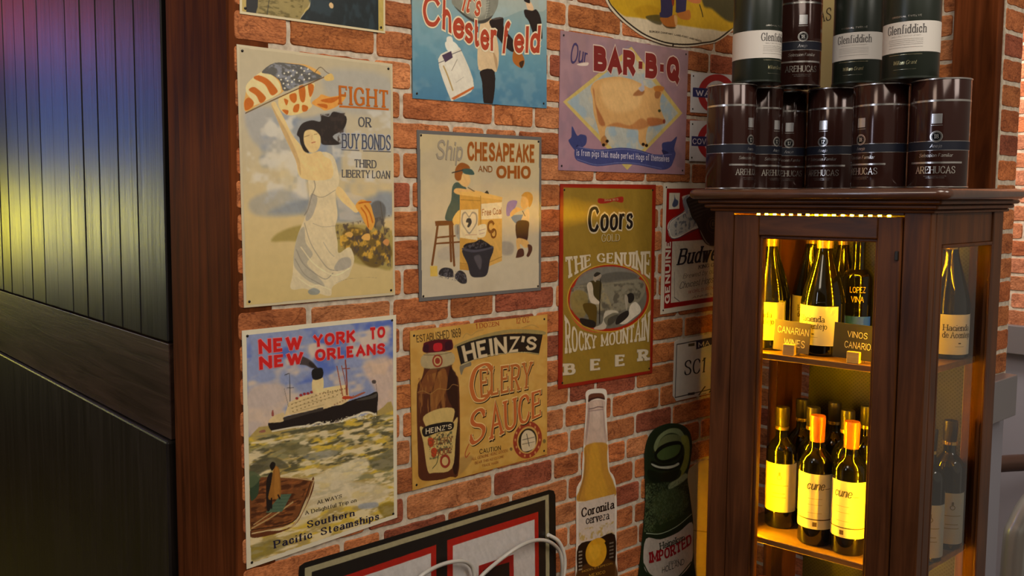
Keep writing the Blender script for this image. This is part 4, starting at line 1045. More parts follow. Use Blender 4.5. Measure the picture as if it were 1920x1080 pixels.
('p','6e5634',7,0.8,[1809,2652,1808,2648,1806,2645,1803,2643,1799,2642,1795,2642,1790,2643,1786,2645,1783,2648,1781,2652,1780,2656,1781,2659,1783,2663,1786,2665,1790,2666,1795,2666,1799,2665,1803,2663,1806,2660,1808,2656]),
('p','6e5634',7,0.8,[1857,2655,1856,2651,1854,2648,1851,2646,1847,2644,1843,2644,1838,2646,1834,2648,1831,2651,1829,2655,1829,2658,1829,2662,1831,2665,1835,2668,1839,2669,1843,2669,1847,2668,1851,2665,1855,2662,1857,2659]),
('p','6e5634',7,0.8,[1906,2657,1905,2654,1903,2651,1900,2648,1896,2647,1891,2647,1887,2648,1883,2651,1880,2654,1878,2657,1877,2661,1878,2665,1880,2668,1883,2670,1887,2671,1891,2671,1896,2670,1900,2668,1903,2665,1905,2661]),
('p','8a5a3a',8,0.7,[1704,2413,1703,2409,1701,2405,1697,2403,1693,2401,1688,2401,1683,2403,1678,2405,1675,2409,1673,2413,1672,2417,1673,2421,1675,2425,1679,2427,1683,2429,1688,2429,1693,2427,1697,2425,1701,2421,1703,2417]),
('p','8a5a3a',8,0.7,[1757,2426,1756,2422,1754,2419,1750,2416,1746,2415,1741,2415,1736,2416,1732,2419,1728,2422,1726,2427,1725,2431,1726,2435,1728,2438,1732,2441,1736,2442,1741,2442,1746,2441,1751,2438,1754,2435,1756,2431]),
('p','8a5a3a',8,0.7,[1811,2440,1810,2436,1807,2432,1804,2430,1799,2428,1794,2428,1789,2430,1785,2432,1782,2436,1779,2440,1779,2444,1779,2449,1782,2452,1785,2455,1790,2456,1795,2456,1800,2455,1804,2452,1808,2448,1810,2444]),
('p','8a5a3a',8,0.7,[1864,2454,1864,2450,1861,2446,1858,2443,1853,2442,1848,2442,1843,2444,1839,2446,1835,2450,1833,2454,1832,2458,1833,2462,1835,2466,1839,2468,1843,2470,1848,2470,1853,2468,1858,2466,1861,2462,1864,2458]),
('p','8a5a3a',8,0.7,[1918,2467,1918,2463,1915,2460,1912,2457,1907,2456,1902,2456,1897,2457,1893,2460,1889,2463,1887,2468,1886,2472,1887,2476,1889,2480,1893,2482,1897,2483,1902,2483,1907,2482,1912,2479,1915,2476,1918,2472]),
('p','8a5a3a',8,0.7,[1973,2481,1972,2477,1969,2474,1966,2471,1961,2470,1956,2470,1951,2471,1947,2474,1943,2477,1941,2481,1940,2486,1941,2490,1943,2493,1947,2496,1951,2497,1957,2497,1962,2496,1966,2493,1970,2490,1972,2486]),
('p','8a5a3a',8,0.7,[2027,2495,2026,2491,2024,2487,2020,2485,2016,2484,2011,2484,2006,2485,2001,2488,1998,2491,1995,2495,1995,2500,1995,2504,1998,2507,2001,2510,2006,2511,2011,2511,2016,2510,2020,2507,2024,2504,2026,2500]),
('p','8a5a3a',8,0.7,[2082,2509,2081,2505,2079,2501,2075,2499,2070,2498,2065,2498,2060,2499,2056,2502,2052,2505,2050,2509,2049,2514,2050,2518,2052,2521,2056,2524,2060,2525,2066,2525,2071,2524,2075,2521,2079,2518,2081,2514]),
('l','8a744a',8,6,0.7,[869,2548,1137,2584,1376,2617]),
('l','8a744a',8,6,0.7,[852,2477,1136,2510,1409,2530,1724,2546]),
('l','8a744a',8,6,0.7,[900,2396,1203,2426,1478,2445]),
('p','8c2a2c',8,1.0,[1067,2660,1066,2653,1061,2648,1055,2644,1046,2642,1037,2642,1028,2644,1019,2649,1013,2654,1009,2661,1007,2668,1009,2675,1013,2680,1020,2684,1028,2686,1037,2686,1047,2684,1055,2679,1062,2674,1066,2667]),
('p','8c2a2c',8,1.0,[1135,2673,1133,2666,1129,2661,1122,2657,1114,2655,1104,2655,1095,2657,1086,2661,1080,2667,1076,2674,1074,2681,1076,2688,1080,2693,1087,2697,1095,2699,1105,2699,1114,2697,1122,2692,1129,2687,1133,2680]),
('p','8c2a2c',8,1.0,[1202,2671,1201,2664,1196,2659,1190,2655,1181,2653,1172,2653,1162,2655,1154,2660,1147,2665,1143,2672,1142,2679,1143,2686,1147,2692,1154,2696,1163,2698,1172,2697,1182,2695,1190,2691,1197,2685,1201,2678]),
('p','8c2a2c',8,1.0,[1270,2684,1269,2677,1264,2672,1258,2668,1249,2666,1240,2666,1230,2668,1222,2673,1215,2678,1211,2685,1209,2692,1211,2699,1215,2705,1222,2709,1231,2711,1240,2710,1250,2708,1258,2704,1265,2698,1269,2691]),
('p','8c2a2c',8,1.0,[992,2619,990,2612,986,2607,979,2603,971,2601,961,2601,952,2603,944,2608,937,2613,933,2620,932,2627,933,2634,938,2639,944,2643,953,2645,962,2645,971,2643,979,2638,986,2633,990,2626]),
('p','8c2a2c',8,1.0,[1391,2713,1389,2706,1385,2700,1378,2696,1369,2694,1360,2694,1350,2697,1342,2701,1335,2707,1330,2714,1329,2721,1331,2728,1335,2733,1342,2737,1351,2739,1360,2739,1370,2737,1378,2732,1385,2727,1389,2720]),
('p','d2b882',5,1.0,[1263,2893,1448,2929,1460,2703,1274,2669]),
('p','1c1a18',5,1.0,[1258,3057,1446,3064,1452,2907,1276,2894]),
('p','3a2e2a',22,0.9,[1330,3093,1280,3173,1162,3260,1045,3303,994,3191,1144,3144,1245,3088]),
('p','2a2220',13,0.9,[1364,3074,1279,3158,1212,3196,1195,3153,1279,3084]),
('l','2e2a28',11,3,1.0,[830,3050,834,2846,834,2597]),
('l','2e2a28',9,3,1.0,[783,2820,906,2807]),
('l','2e2a28',12,5,1.0,[742,3035,770,3040,814,3052]),
('l','4a4644',6,3,1.0,[729,2816,803,2514]),
('l','8e4a34',20,5,1.0,[1738,3060,1798,2780,1849,2544]),
('l','7e3a28',26,5,1.0,[1908,3146,1928,2916,1942,2547]),
('l','7e3a28',15,5,1.0,[1832,3056,1905,2766,1921,2550]),
('l','7e3a28',16,5,1.0,[1844,3009,1997,2991]),
('p','a83c20',5,1.0,[1867,2534,2065,2499,2065,2468,1857,2482]),
('p','93503a',7,1.0,[2065,2499,2268,2549,2305,2528,2083,2473]),
('p','4a3f3a',5,1.0,[2455,2726,2530,2724,2534,2669,2464,2675]),
('l','5a5048',7,3,1.0,[2540,2653,2558,2509]),
('p','8a5a48',6,1.0,[268,2190,363,2204,378,2158,284,2166]),
('p','8c4a40',6,1.0,[503,2485,527,2489,534,2401,494,2407]),
('p','5a3018',8,1.0,[83,519,105,611,594,496,858,534,1086,784,1228,1217,1273,1218,1248,1031,1085,743,903,524,593,457,208,470]),
('p','6d4020',8,1.0,[112,1457,245,1450,672,1366,1227,1197,1087,864,859,574,422,546,97,613]),
('m','8a5028',0.9,121,40,5,[266,1427,1227,1197,859,574,97,613]),
('m','3e2010',0.8,139,36,7,[112,1457,1182,1206,859,574,97,613]),
('l','c2a878',19,9,1.0,[1273,1208,1109,819,880,529,660,530,115,560]),
('l','2e1a10',15,6,1.0,[1209,1180,1064,849,837,579,106,621]),
('l','b89a68',16,8,1.0,[650,1370,935,1299,1239,1198]),
('l','a88a5a',24,10,1.0,[117,647,489,757,863,912]),
('l','a88a5a',16,8,1.0,[149,698,491,835]),
('p','32402c',8,1.0,[100,1479,245,1450,241,1200,156,1102,98,1133]),
('p','4f5a3c',12,0.8,[93,1576,287,1442,101,1306]),
('q','4c604a',2,1.0,[646,1086,843,1055,663,797,362,844,492,952]),
('l','39493a',8,4,1.0,[656,1055,832,1028]),
('l','39493a',8,4,1.0,[595,1012,791,981]),
('l','39493a',8,4,1.0,[534,971,751,934]),
('l','39493a',8,4,1.0,[473,929,711,887]),
('l','39493a',8,4,1.0,[412,887,671,840]),
('p','1e1612',10,1.0,[425,1454,500,1458,495,1108,448,883,384,897,380,1307]),
('p','8a5a22',8,1.0,[523,1551,588,1559,630,1453,642,1097,602,1046,419,1056,465,1290]),
('p','a06c2c',12,0.7,[544,1538,608,1477,613,1083,526,1062]),
('p','1c1410',8,1.0,[449,1604,492,1654,546,1625,545,1567,490,1509,459,1554]),
('l','1c1410',29,6,1.0,[472,1054,470,898]),
('l','1c1410',25,6,1.0,[592,1088,623,1022]),
],"txt":[
('ALWAYS',[1328,776,1813,791,1814,849,1320,838],'serif','2a241c',1.5,0.7,{'sp':1.8}),
('A Delightful Trip on',[1093,649,2111,653,2112,715,1085,715],'serif','2a241c',1.4,0.7,{'sp':1.8}),
('Southern',[1127,415,2068,415,2069,523,1119,534],'serif','1f1c30',2.0,0.9,{'sp':2.0}),
('Pacific  Steamships',[507,221,2588,234,2589,358,496,350],'serif','1f1c30',2.0,0.9,{'sp':2.0}),
('NEW',[285,3429,1066,3426,1068,3637,276,3658],'sans','b81e1c',2.6,2.3,{'sp':1.6,'ol':('c47a80',0.5)}),
('YORK',[1290,3431,2111,3443,2113,3646,1278,3633],'sans','b81e1c',2.6,2.3,{'sp':1.6,'ol':('c47a80',0.5)}),
('TO',[2408,3448,2733,3459,2734,3650,2399,3654],'sans','b81e1c',2.6,2.3,{'sp':1.6,'ol':('c47a80',0.5)}),
('NEW',[290,3176,1081,3188,1083,3375,285,3382],'sans','b81e1c',2.6,2.3,{'sp':1.6,'ol':('c47a80',0.5)}),
('ORLEANS',[1316,3194,2731,3172,2732,3355,1309,3392],'sans','b81e1c',2.6,2.3,{'sp':1.6,'ol':('c47a80',0.5)}),
]},
'tobacco':{"o":(0.9752, 1.6218),"out":[24,0,0,2455,3328,2829,3370,26],"sm":0,
"ops":[
('v',[0,'44708c',0.3,'5a8494',0.5,'6f8f96',0.7,'86938c',1,'8a948c']),
('m','7b97a0',0.4,322,258,3,None),
('q','c9ad86',2,1.0,[1554,628,1616,1523,1860,1532,2001,1109,2019,628,1867,605]),
('p','c4aa84',14,1.0,[1538,1062,1642,1605,1860,1612,2057,1094,2033,670,1840,603,1568,630]),
('p','8a6a48',19,0.6,[1919,1000,2031,831,2019,648,1934,902]),
('p','241a16',7,1.0,[1606,603,1964,623,1913,5,1707,-8,1650,398]),
('p','241a16',9,1.0,[1833,1549,2164,1648,2194,1451,2422,1274,2495,1118,2424,1030,2197,1129,1916,1380]),
('p','c9c4b4',14,0.25,[1860,1592,2022,1950,2185,2371,3344,2749,3341,1958,2732,1860,2192,1642]),
('p','9a5a22',10,1.0,[2453,1053,2567,1105,2714,976,2745,855,2673,755,2513,793,2426,887]),
('p','3a2412',10,1.0,[2599,842,2730,895,2673,745]),
('p','c8a884',10,1.0,[2847,2059,2966,1952,2968,1849,2850,1834,2760,2007]),
('p','241a16',10,1.0,[2732,1860,2938,1866,3056,1901,3178,1750,3228,1401,3183,1365,3003,1398,2852,1649,2749,1739]),
('p','201814',10,1.0,[2716,2042,2846,2100,2877,2002,2760,2007]),
('p','77776a',9,1.0,[908,1803,1009,2199,1477,2520,1964,2339,2050,1954,1969,1724,1778,1523,1563,1462,1350,1492,1114,1599,972,1696]),
('p','9c9a8a',89,0.8,[1113,1946,1372,2252,1693,2103,1777,1760,1616,1602,1323,1605]),
('p','2e2a26',18,0.8,[972,1696,1114,1599,1350,1492,1563,1462,1778,1523,1914,1658,1778,1582,1562,1517,1350,1540,1140,1621]),
('l','b5b3a4',12,9,0.7,[1803,1921,1777,1740,1724,1576]),
('l','4c4c44',9,5,0.7,[1743,1894,1835,1918]),
('l','4c4c44',9,5,0.7,[1743,1846,1836,1870]),
('l','4c4c44',9,5,0.7,[1744,1799,1836,1823]),
('l','4c4c44',9,5,0.7,[1744,1752,1837,1775]),
('l','4c4c44',9,5,0.7,[1744,1704,1837,1728]),
('l','4c4c44',9,5,0.7,[1745,1657,1837,1680]),
('l','4c4c44',9,5,0.7,[1745,1610,1838,1633]),
('p','c9c2b0',7,1.0,[595,727,1013,940,1143,924,1449,303,965,34,888,38]),
('q','ccc5b4',2,1.0,[608,700,1091,919,1436,322,900,58]),
('q','b5602c',2,1.0,[900,58,1441,312,1449,273,965,34]),
('p','d5cfbf',11,1.0,[758,1039,962,1070,1078,956,834,884]),
('p','d5cfbf',9,1.0,[796,1130,910,1151,936,1039,809,1006]),
('q','453448',2,1.0,[683,802,898,900,937,788,759,685]),
('l','3e3a44',11,4,1.0,[608,662,733,711]),
('l','3e3a44',11,4,1.0,[911,843,1143,934]),
('l','9a7a3a',31,13,0.8,[721,614,810,468,938,207]),
('l','6e6258',16,9,0.6,[912,554,1040,759]),
('l','8a847a',9,7,0.6,[1015,349,1197,461]),
],"txt":[
('C',[267,1242,637,1312,636,1824,226,1787],'hand','9c3c24',1.5,1.5,{'sp':1.2,'ol':('cfc0a2',0.5)}),
('h',[687,1268,900,1208,883,1723,706,1795],'hand','9c3c24',2.0,2.0,{'sp':1.2,'ol':('cfc0a2',0.6)}),
('e',[936,1135,1199,1140,1197,1658,934,1634],'hand','9c3c24',1.9,1.9,{'sp':1.2,'ol':('cfc0a2',0.6)}),
('s',[1210,1083,1418,1081,1416,1587,1208,1572],'hand','9c3c24',1.9,1.9,{'sp':1.2,'ol':('cfc0a2',0.6)}),
('t',[1437,1032,1571,1033,1568,1557,1434,1551],'hand','9c3c24',2.0,2.0,{'sp':1.2,'ol':('cfc0a2',0.6)}),
('er',[1598,998,2016,1000,2012,1550,1595,1501],'hand','9c3c24',1.9,1.9,{'sp':1.2,'ol':('cfc0a2',0.6)}),
('eld',[2459,1017,3142,1083,3180,1615,2454,1501],'hand','9c3c24',1.9,1.9,{'sp':1.2,'ol':('cfc0a2',0.6)}),
('f',[2119,976,2283,988,2367,1602,2192,1582],'hand','9c3c24',1.9,1.9,{'sp':1.2,'ol':('cfc0a2',0.6)}),
("It's",[1140,1641,1589,1579,1640,1978,1216,2037],'hand','a5482c',1.7,1.7,{'sh':0.2,'sp':1.2,'ol':('cfc0a2',0.5)}),
]},
'railway':{"o":(0.9867, 1.2629),"out":[0,3046,3117,3045,3146,3,51,0],"sm":0,
"ops":[
('q','c8b48a',3,1.0,[62,2988,3055,2989,3076,105,107,58]),
('q','b4a588',3,1.0,[108,2960,3036,2974,3056,127,138,97]),
('v',[0,'b3a68e',0.5,'b4a688',1,'b4a27a']),
('m','a89a80',0.5,579,579,2,None),
('p','a09484',57,0.6,[498,899,1034,1039,1077,813,785,729,539,740]),
('p','8a8074',54,0.7,[2062,1007,2361,964,2340,763,2064,774]),
('q','6a3f1c',4,1.0,[409,1433,970,1449,949,1360,425,1345]),
('l','6a3f1c',50,11,1.0,[477,1369,417,1027,345,654]),
('l','6a3f1c',51,11,1.0,[763,1364,776,1015,793,697]),
('l','6a3f1c',51,11,1.0,[816,1363,834,1014,868,614]),
('l','6a3f1c',51,11,1.0,[949,1360,950,1201]),
('l','6a3f1c',32,7,1.0,[465,1135,887,1155]),
('l','6a3f1c',32,7,1.0,[417,1027,1001,1040]),
('p','3f5048',14,1.0,[822,2057,946,2137,1157,2027,1073,1836,1032,1582,866,1441,652,1460,700,1648,790,1805]),
('p','d0a858',14,1.0,[824,1458,990,1630,1033,1454,908,1329]),
('p','8a8a84',18,0.8,[887,1361,991,1328,1001,1072,887,1203]),
('p','cfa568',15,1.0,[1050,2280,1219,2283,1250,2140,1157,2053,1030,2090,946,2184]),
('p','cba060',14,1.0,[905,2026,1157,2011,1543,1965,1500,1916,1073,1900,864,1947]),
('p','8a4e1c',14,1.0,[904,2404,1029,2495,1197,2457,1240,2379,1071,2312,1021,2185,926,2168,871,2246]),
('p','3c524a',11,1.0,[1050,2375,1261,2385,1347,2317,1326,2278,1113,2294]),
('l','40352a',22,7,1.0,[813,2308,1071,2360]),
('l','40352a',15,7,1.0,[1199,2043,1370,1964]),
('p','2a2420',8,1.0,[1609,1933,1674,1988,1719,1926]),
('q','b98a3c',4,1.0,[997,1938,1509,1900,1531,468,1003,527]),
('q','c2954a',4,1.0,[1500,1900,2059,1841,2070,641,1531,501]),
('q','d0a458',4,1.0,[989,1957,1456,1971,2077,1861,2059,1808,1509,1861,997,1906]),
('l','8a6428',15,7,1.0,[1513,1884,1535,501]),
('l','8a6428',11,7,1.0,[1023,1817,1501,1797]),
('l','8a6428',11,7,1.0,[1002,649,1530,593,2069,724]),
('q','a87c34',4,1.0,[1002,630,1535,573,1536,461,1003,527]),
('q','c9b890',4,1.0,[1024,1630,1459,1642,1440,1059,1000,1120]),
('q','cdbd98',4,1.0,[1527,1738,2060,1769,2062,1455,1529,1447]),
('p','cdbd98',11,1.0,[1439,1319,1657,1347,1645,1151,1549,1105,1440,1124]),
('p','8f8270',11,1.0,[1227,1516,1308,1595,1424,1545,1425,1384,1310,1241,1229,1178,1139,1261,1041,1390,1053,1550,1138,1597]),
('p','cab994',11,1.0,[1227,1477,1308,1563,1390,1523,1391,1384,1297,1263,1229,1213,1152,1279,1075,1396,1083,1527,1146,1565]),
('p','2a2a30',15,1.0,[1181,1468,1266,1467,1288,1386,1224,1307,1181,1324,1211,1387,1151,1404]),
('l','8a3c30',11,7,0.6,[1139,1164,1418,1163]),
('l','8a5a5a',11,8,0.6,[1470,1237,1636,1266]),
('l','8a5a5a',11,8,0.6,[1479,1172,1614,1194]),
('p','2e2a2e',15,1.0,[1085,925,1815,942,1751,655,1677,395,1466,357,1276,400,1197,615]),
('p','5a5458',30,0.7,[1356,753,1486,781,1552,664,1509,502,1399,638]),
('p','46424a',11,1.0,[1077,929,1376,883,1806,933,1798,890,1377,834,1094,883]),
('p','1e1a1e',11,1.0,[1098,934,1161,1003,1376,1028,1505,1073,1637,1027,1770,950,1726,913,1376,883]),
('m','4a464c',0.9,33,33,2,[1098,934,1506,1064,1770,950,1376,892]),
('p','2a2628',11,1.0,[507,457,539,551,662,582,827,536,836,408,703,406]),
('p','2a2628',11,1.0,[881,421,994,512,1143,440,1173,276,1037,268,911,356]),
('m','5a565a',0.9,25,25,5,[507,442,662,576,1164,422,1165,260,499,417]),
('q','c2a24a',4,1.0,[297,625,466,623,474,434,305,437]),
('p','7e6a98',12,1.0,[2214,1768,2468,1784,2308,1535,2180,1520]),
('p','5f7288',12,1.0,[2309,1501,2682,1513,2684,1378,2449,1348]),
('p','c6a87a',12,1.0,[2681,1598,2786,1614,2789,1376,2685,1293,2543,1330]),
('p','c99c5c',16,1.0,[2285,1568,2446,1667,2577,1639,2681,1632,2447,1567,2309,1485]),
('p','c99c5c',16,1.0,[2593,1868,2725,1908,2797,1834,2775,1699,2681,1638,2577,1666,2557,1767]),
('p','b98436',16,1.0,[2574,1885,2677,1962,2819,1952,2892,1868,2860,1732,2785,1665,2764,1800,2678,1874]),
('p','3a211c',16,1.0,[2449,1382,2769,1393,2781,1223,2745,1020,2617,1017,2462,1062]),
('p','c79a58',16,1.0,[2462,1062,2736,1020,2794,916,2690,869,2547,958,2572,822,2478,842]),
('p','4c2c20',12,1.0,[2502,842,2633,854,2654,717,2457,685,2447,719]),
('p','4c2c20',12,1.0,[2761,934,2871,907,2882,811,2797,694,2730,714,2777,815]),
('l','40302a',16,8,1.0,[2611,1592,2683,1496]),
],"txt":[
('Free Coal',[1546,1511,2044,1544,2042,1670,1545,1641],'hand','a0663a',1.2,1.2,{'sp':1.2}),
('C',[1680,1183,1867,1178,1865,1425,1678,1428],'sans','7a4a1c',2.2,2.2,{'sp':1.2}),
('O',[1769,1082,1921,1084,1920,1276,1768,1273],'sans','7a4a1c',2.0,2.0,{'sp':1.2}),
('Ship',[424,2542,1070,2527,1069,2887,423,2899],'hand','8d8270',1.5,1.5,{'sh':0.2,'sp':1.2}),
('CHESAPEAKE',[1180,2549,2936,2546,2931,2883,1178,2878],'sans','8a4a18',1.9,1.7,{'sp':1.4,'ol':('a86c2c',0.35)}),
('AND',[1446,2337,1804,2331,1803,2454,1445,2453],'sans','84501e',1.5,1.5,{'sp':1.4}),
('OHIO',[1912,2228,2816,2229,2813,2469,1910,2456],'sans','8a4a18',2.1,1.8,{'sp':1.4,'ol':('a86c2c',0.35)}),
]},
'sauce':{"o":(0.9707, 0.9196),"out":[0,2921,3497,2938,3531,45,54,0],"sm":0,
"ops":[
('v',[0,'ad8238',0.3,'b48a42',0.6,'b58c48',1,'b3853c']),
('m','a87c34',0.5,516,443,4,None),
('m','bd9852',0.5,332,258,7,None),
('p','8a6a3a',60,0.6,[868,222,1164,398,1511,368,1337,165,1122,73]),
('p','8a7848',7,1.0,[1071,2562,1629,2671,2487,2724,3378,2608,3344,2523,2488,2656,1673,2583,1113,2493]),
('q','1c1612',4,1.0,[1092,2528,1412,2593,1761,2631,2120,2647,2488,2639,2866,2610,3369,2538,3261,2138,2871,2222,2492,2256,2123,2262,1720,2246,1414,2214,1200,2157]),
('p','6e6450',11,1.0,[1178,2160,1414,2214,1449,2128,1285,2098,1209,1976]),
('l','a89868',15,4,1.0,[1208,2166,1764,2268,2306,2269,2871,2229,3261,2152]),
('l','9c4a24',23,8,1.0,[1400,623,1314,471,1336,383,1423,451]),
('p','84301f',8,1.0,[3362,312,3310,207,3223,126,3112,76,2987,62,2861,85,2746,143,2654,229,2592,335,2566,451,2579,565,2630,668,2713,749,2821,800,2944,817,3070,797,3187,741,3283,656,3348,548,3376,430]),
('p','b08a4a',8,1.0,[3255,347,3216,269,3153,209,3071,171,2980,161,2888,177,2804,220,2736,283,2691,361,2672,447,2682,532,2719,608,2781,669,2860,707,2951,719,3043,704,3128,663,3198,600,3245,521,3265,434]),
('p','1e1712',8,1.0,[3216,352,3182,284,3127,231,3057,199,2978,189,2898,203,2825,240,2766,295,2727,363,2711,439,2719,513,2752,580,2806,633,2875,666,2953,677,3033,664,3107,628,3168,573,3208,504,3225,428]),
('p','b9a888',12,1.0,[2795,540,2914,643,3085,597,3186,456,3164,246,2895,216,2798,311]),
('l','3a3028',17,8,1.0,[2939,568,3016,308]),
('l','55483a',12,8,1.0,[2820,465,3161,468]),
('l','55483a',12,8,1.0,[2821,377,3162,371]),
('p','b98a50',13,0.8,[3340,377,3339,368,3336,361,3330,355,3324,352,3316,352,3308,355,3301,360,3296,368,3292,376,3291,385,3292,394,3295,401,3300,407,3307,410,3315,410,3323,407,3330,402,3335,394,3339,386]),
('p','b98a50',13,0.8,[3307,236,3306,228,3303,220,3297,215,3291,212,3283,212,3275,215,3268,220,3263,227,3259,236,3258,245,3259,254,3262,261,3267,266,3274,269,3282,269,3290,267,3297,261,3302,254,3306,245]),
('p','b98a50',13,0.8,[3211,136,3210,128,3206,120,3201,115,3194,112,3187,112,3179,115,3172,120,3166,128,3163,136,3161,145,3163,154,3166,161,3171,167,3178,169,3186,169,3193,167,3200,161,3206,154,3210,145]),
('p','b98a50',13,0.8,[3071,97,3070,88,3067,81,3061,76,3055,73,3047,73,3040,75,3033,81,3027,88,3024,97,3022,106,3023,114,3027,122,3032,127,3039,130,3046,130,3054,127,3061,122,3066,114,3070,106]),
('p','b98a50',12,0.8,[2917,125,2916,116,2912,109,2907,104,2900,101,2893,101,2885,104,2879,109,2873,116,2870,125,2868,134,2869,142,2873,149,2878,155,2885,157,2892,157,2900,155,2907,150,2912,142,2916,134]),
('p','b98a50',12,0.8,[2778,214,2777,205,2774,198,2769,193,2762,190,2755,190,2747,193,2740,198,2735,205,2732,213,2730,222,2731,231,2735,238,2740,243,2747,246,2754,246,2761,244,2768,238,2774,231,2777,223]),
('p','b98a50',12,0.8,[2683,346,2681,337,2678,330,2673,325,2666,322,2659,322,2652,324,2645,329,2640,337,2636,345,2635,354,2636,362,2639,370,2644,375,2651,378,2658,378,2666,375,2672,370,2678,363,2681,354]),
('p','b98a50',12,0.8,[2647,494,2646,486,2643,479,2638,473,2631,471,2624,470,2617,473,2610,478,2605,485,2601,494,2600,502,2601,511,2604,518,2609,523,2616,526,2623,526,2631,524,2637,519,2643,512,2646,503]),
('p','b98a50',12,0.8,[2679,632,2678,623,2675,616,2670,611,2663,608,2656,608,2648,610,2642,615,2636,622,2633,631,2632,639,2633,648,2636,655,2641,660,2648,663,2655,664,2663,661,2669,656,2675,649,2678,640]),
('p','b98a50',12,0.8,[2772,731,2771,722,2768,715,2763,710,2756,707,2749,707,2741,709,2735,714,2729,721,2726,730,2724,739,2725,747,2729,754,2734,760,2741,763,2748,763,2755,760,2762,755,2768,748,2771,740]),
('p','b98a50',12,0.8,[2909,773,2908,764,2904,757,2899,752,2892,749,2885,749,2877,751,2871,756,2865,763,2862,772,2860,781,2862,789,2865,796,2870,802,2877,805,2884,805,2892,802,2899,797,2904,790,2908,782]),
('p','b98a50',13,0.8,[3063,748,3062,740,3058,733,3053,727,3046,724,3039,724,3031,727,3024,732,3019,739,3015,747,3014,756,3015,765,3018,772,3024,778,3030,780,3038,781,3045,778,3052,773,3058,766,3061,757]),
('p','b98a50',13,0.8,[3204,662,3203,653,3199,646,3194,640,3187,637,3179,637,3172,640,3165,645,3159,652,3156,661,3154,670,3155,678,3159,686,3164,691,3171,694,3179,694,3186,691,3193,686,3199,679,3202,671]),
('p','b98a50',13,0.8,[3303,529,3302,520,3299,513,3293,507,3286,504,3279,504,3271,507,3264,512,3258,519,3255,528,3253,537,3255,546,3258,553,3263,559,3270,561,3278,562,3286,559,3293,554,3298,547,3302,538]),
('p','6e5a30',4,1.0,[2550,326,2548,316,2543,307,2534,301,2524,298,2512,298,2501,302,2490,309,2482,318,2476,328,2474,340,2476,350,2481,359,2489,365,2500,368,2511,368,2523,364,2534,357,2542,348,2548,337]),
('p','6e5a30',4,1.0,[3492,326,3490,313,3483,302,3473,294,3461,290,3447,290,3433,295,3420,303,3410,314,3403,328,3401,341,3403,354,3409,365,3419,373,3432,377,3446,377,3460,372,3472,364,3483,353,3489,340]),
('l','8a7040',15,7,0.6,[1240,2676,1325,2749,1455,2704,1585,2764,1760,2781]),
('l','8a7040',16,8,0.6,[2770,2722,3057,2759,3253,2686]),
('p','4a2412',9,1.0,[154,1804,269,2038,325,2228,352,2475,927,2439,980,2165,1032,1996,1156,1791,1162,202,933,81,520,94,218,194,179,548]),
('p','70401e',18,0.9,[187,1787,302,2034,452,2174,620,2154,485,1773,220,1756]),
('p','7c4c22',24,0.9,[519,1742,654,2097,824,2129,859,1776,553,1391,486,1401]),
('p','26100a',24,0.9,[859,1776,928,2144,997,2109,1120,1796,1144,260,1003,232,1035,1210,894,1556]),
('m','8a5a2a',0.8,41,263,3,[187,2049,824,2129,860,1345,186,1235]),
('l','96703a',12,6,0.8,[171,1789,302,1797,469,1722,654,1790,877,1747,998,1825,1138,1780]),
('l','96703a',9,6,0.7,[469,1722,479,1402]),
('p','9c8a64',9,1.0,[312,2466,968,2435,979,2205,325,2210]),
('l','5a4428',12,6,1.0,[319,2211,654,2155,997,2200]),
('l','5a4428',9,6,1.0,[312,2458,653,2421,961,2435]),
('p','4a0f16',9,1.0,[303,2637,352,2684,619,2705,926,2680,989,2634,979,2487,653,2474,312,2505]),
('p','a81c22',12,1.0,[552,2632,728,2625,728,2500,552,2506]),
('p','2a0c18',18,0.8,[319,2622,418,2638,418,2499,326,2509]),
('p','2a0c18',18,0.8,[823,2637,961,2636,961,2494,823,2498]),
('p','84301f',6,1.0,[755,2298,749,2261,732,2230,705,2206,671,2193,633,2192,596,2202,562,2223,535,2253,518,2288,512,2325,518,2361,535,2393,562,2416,595,2429,633,2431,671,2421,705,2400,732,2371,749,2335]),
('p','b59a64',6,1.0,[721,2301,717,2275,705,2252,685,2235,660,2225,633,2224,606,2231,582,2247,562,2268,550,2294,545,2321,550,2348,562,2371,581,2388,606,2398,633,2399,660,2392,685,2377,704,2355,717,2329]),
('p','84301f',6,1.0,[694,2305,691,2287,682,2272,669,2260,652,2254,633,2253,614,2258,597,2268,584,2283,575,2300,572,2318,575,2336,584,2351,597,2363,614,2369,633,2370,652,2365,669,2355,682,2340,691,2323]),
('p','b59a5c',9,1.0,[302,1322,655,1416,1034,1360,1000,1107,1123,1183,1071,768,985,235,554,236,402,306,302,845,219,1150,368,1100]),
('p','1c1512',9,1.0,[292,1112,621,1153,1000,1112,983,968,655,978,335,946]),
('m','4a4a30',0.9,42,42,3,[419,985,1001,943,932,464,452,498]),
('p','a83c1c',12,1.0,[402,881,469,910,553,855,536,751,452,739]),
('p','a83c1c',12,1.0,[486,679,570,705,621,628,554,519,503,569]),
('p','84301f',6,1.0,[943,380,937,341,919,307,891,284,856,272,818,272,779,286,745,311,717,345,700,385,693,426,699,465,717,498,744,522,779,534,817,534,856,520,891,496,919,462,936,422]),
('p','b59a64',6,1.0,[894,389,890,364,879,344,862,329,841,321,818,322,794,330,773,346,756,367,745,391,742,417,745,442,756,462,773,477,794,485,817,485,841,477,862,461,879,440,890,415]),
('l','4a4a2a',18,9,1.0,[520,324,622,412,673,592]),
('m','3a3026',0.7,30,27,9,[655,946,1036,896,967,485,690,562]),
],"txt":[
("HEINZ'S",[1293,2222,3171,2253,3207,2501,1207,2519],'sans','b8a482',2.0,1.6,{'st':0.3,'sb':0.1,'sp':1.6,'ol':('8a7a5c',0.3)}),
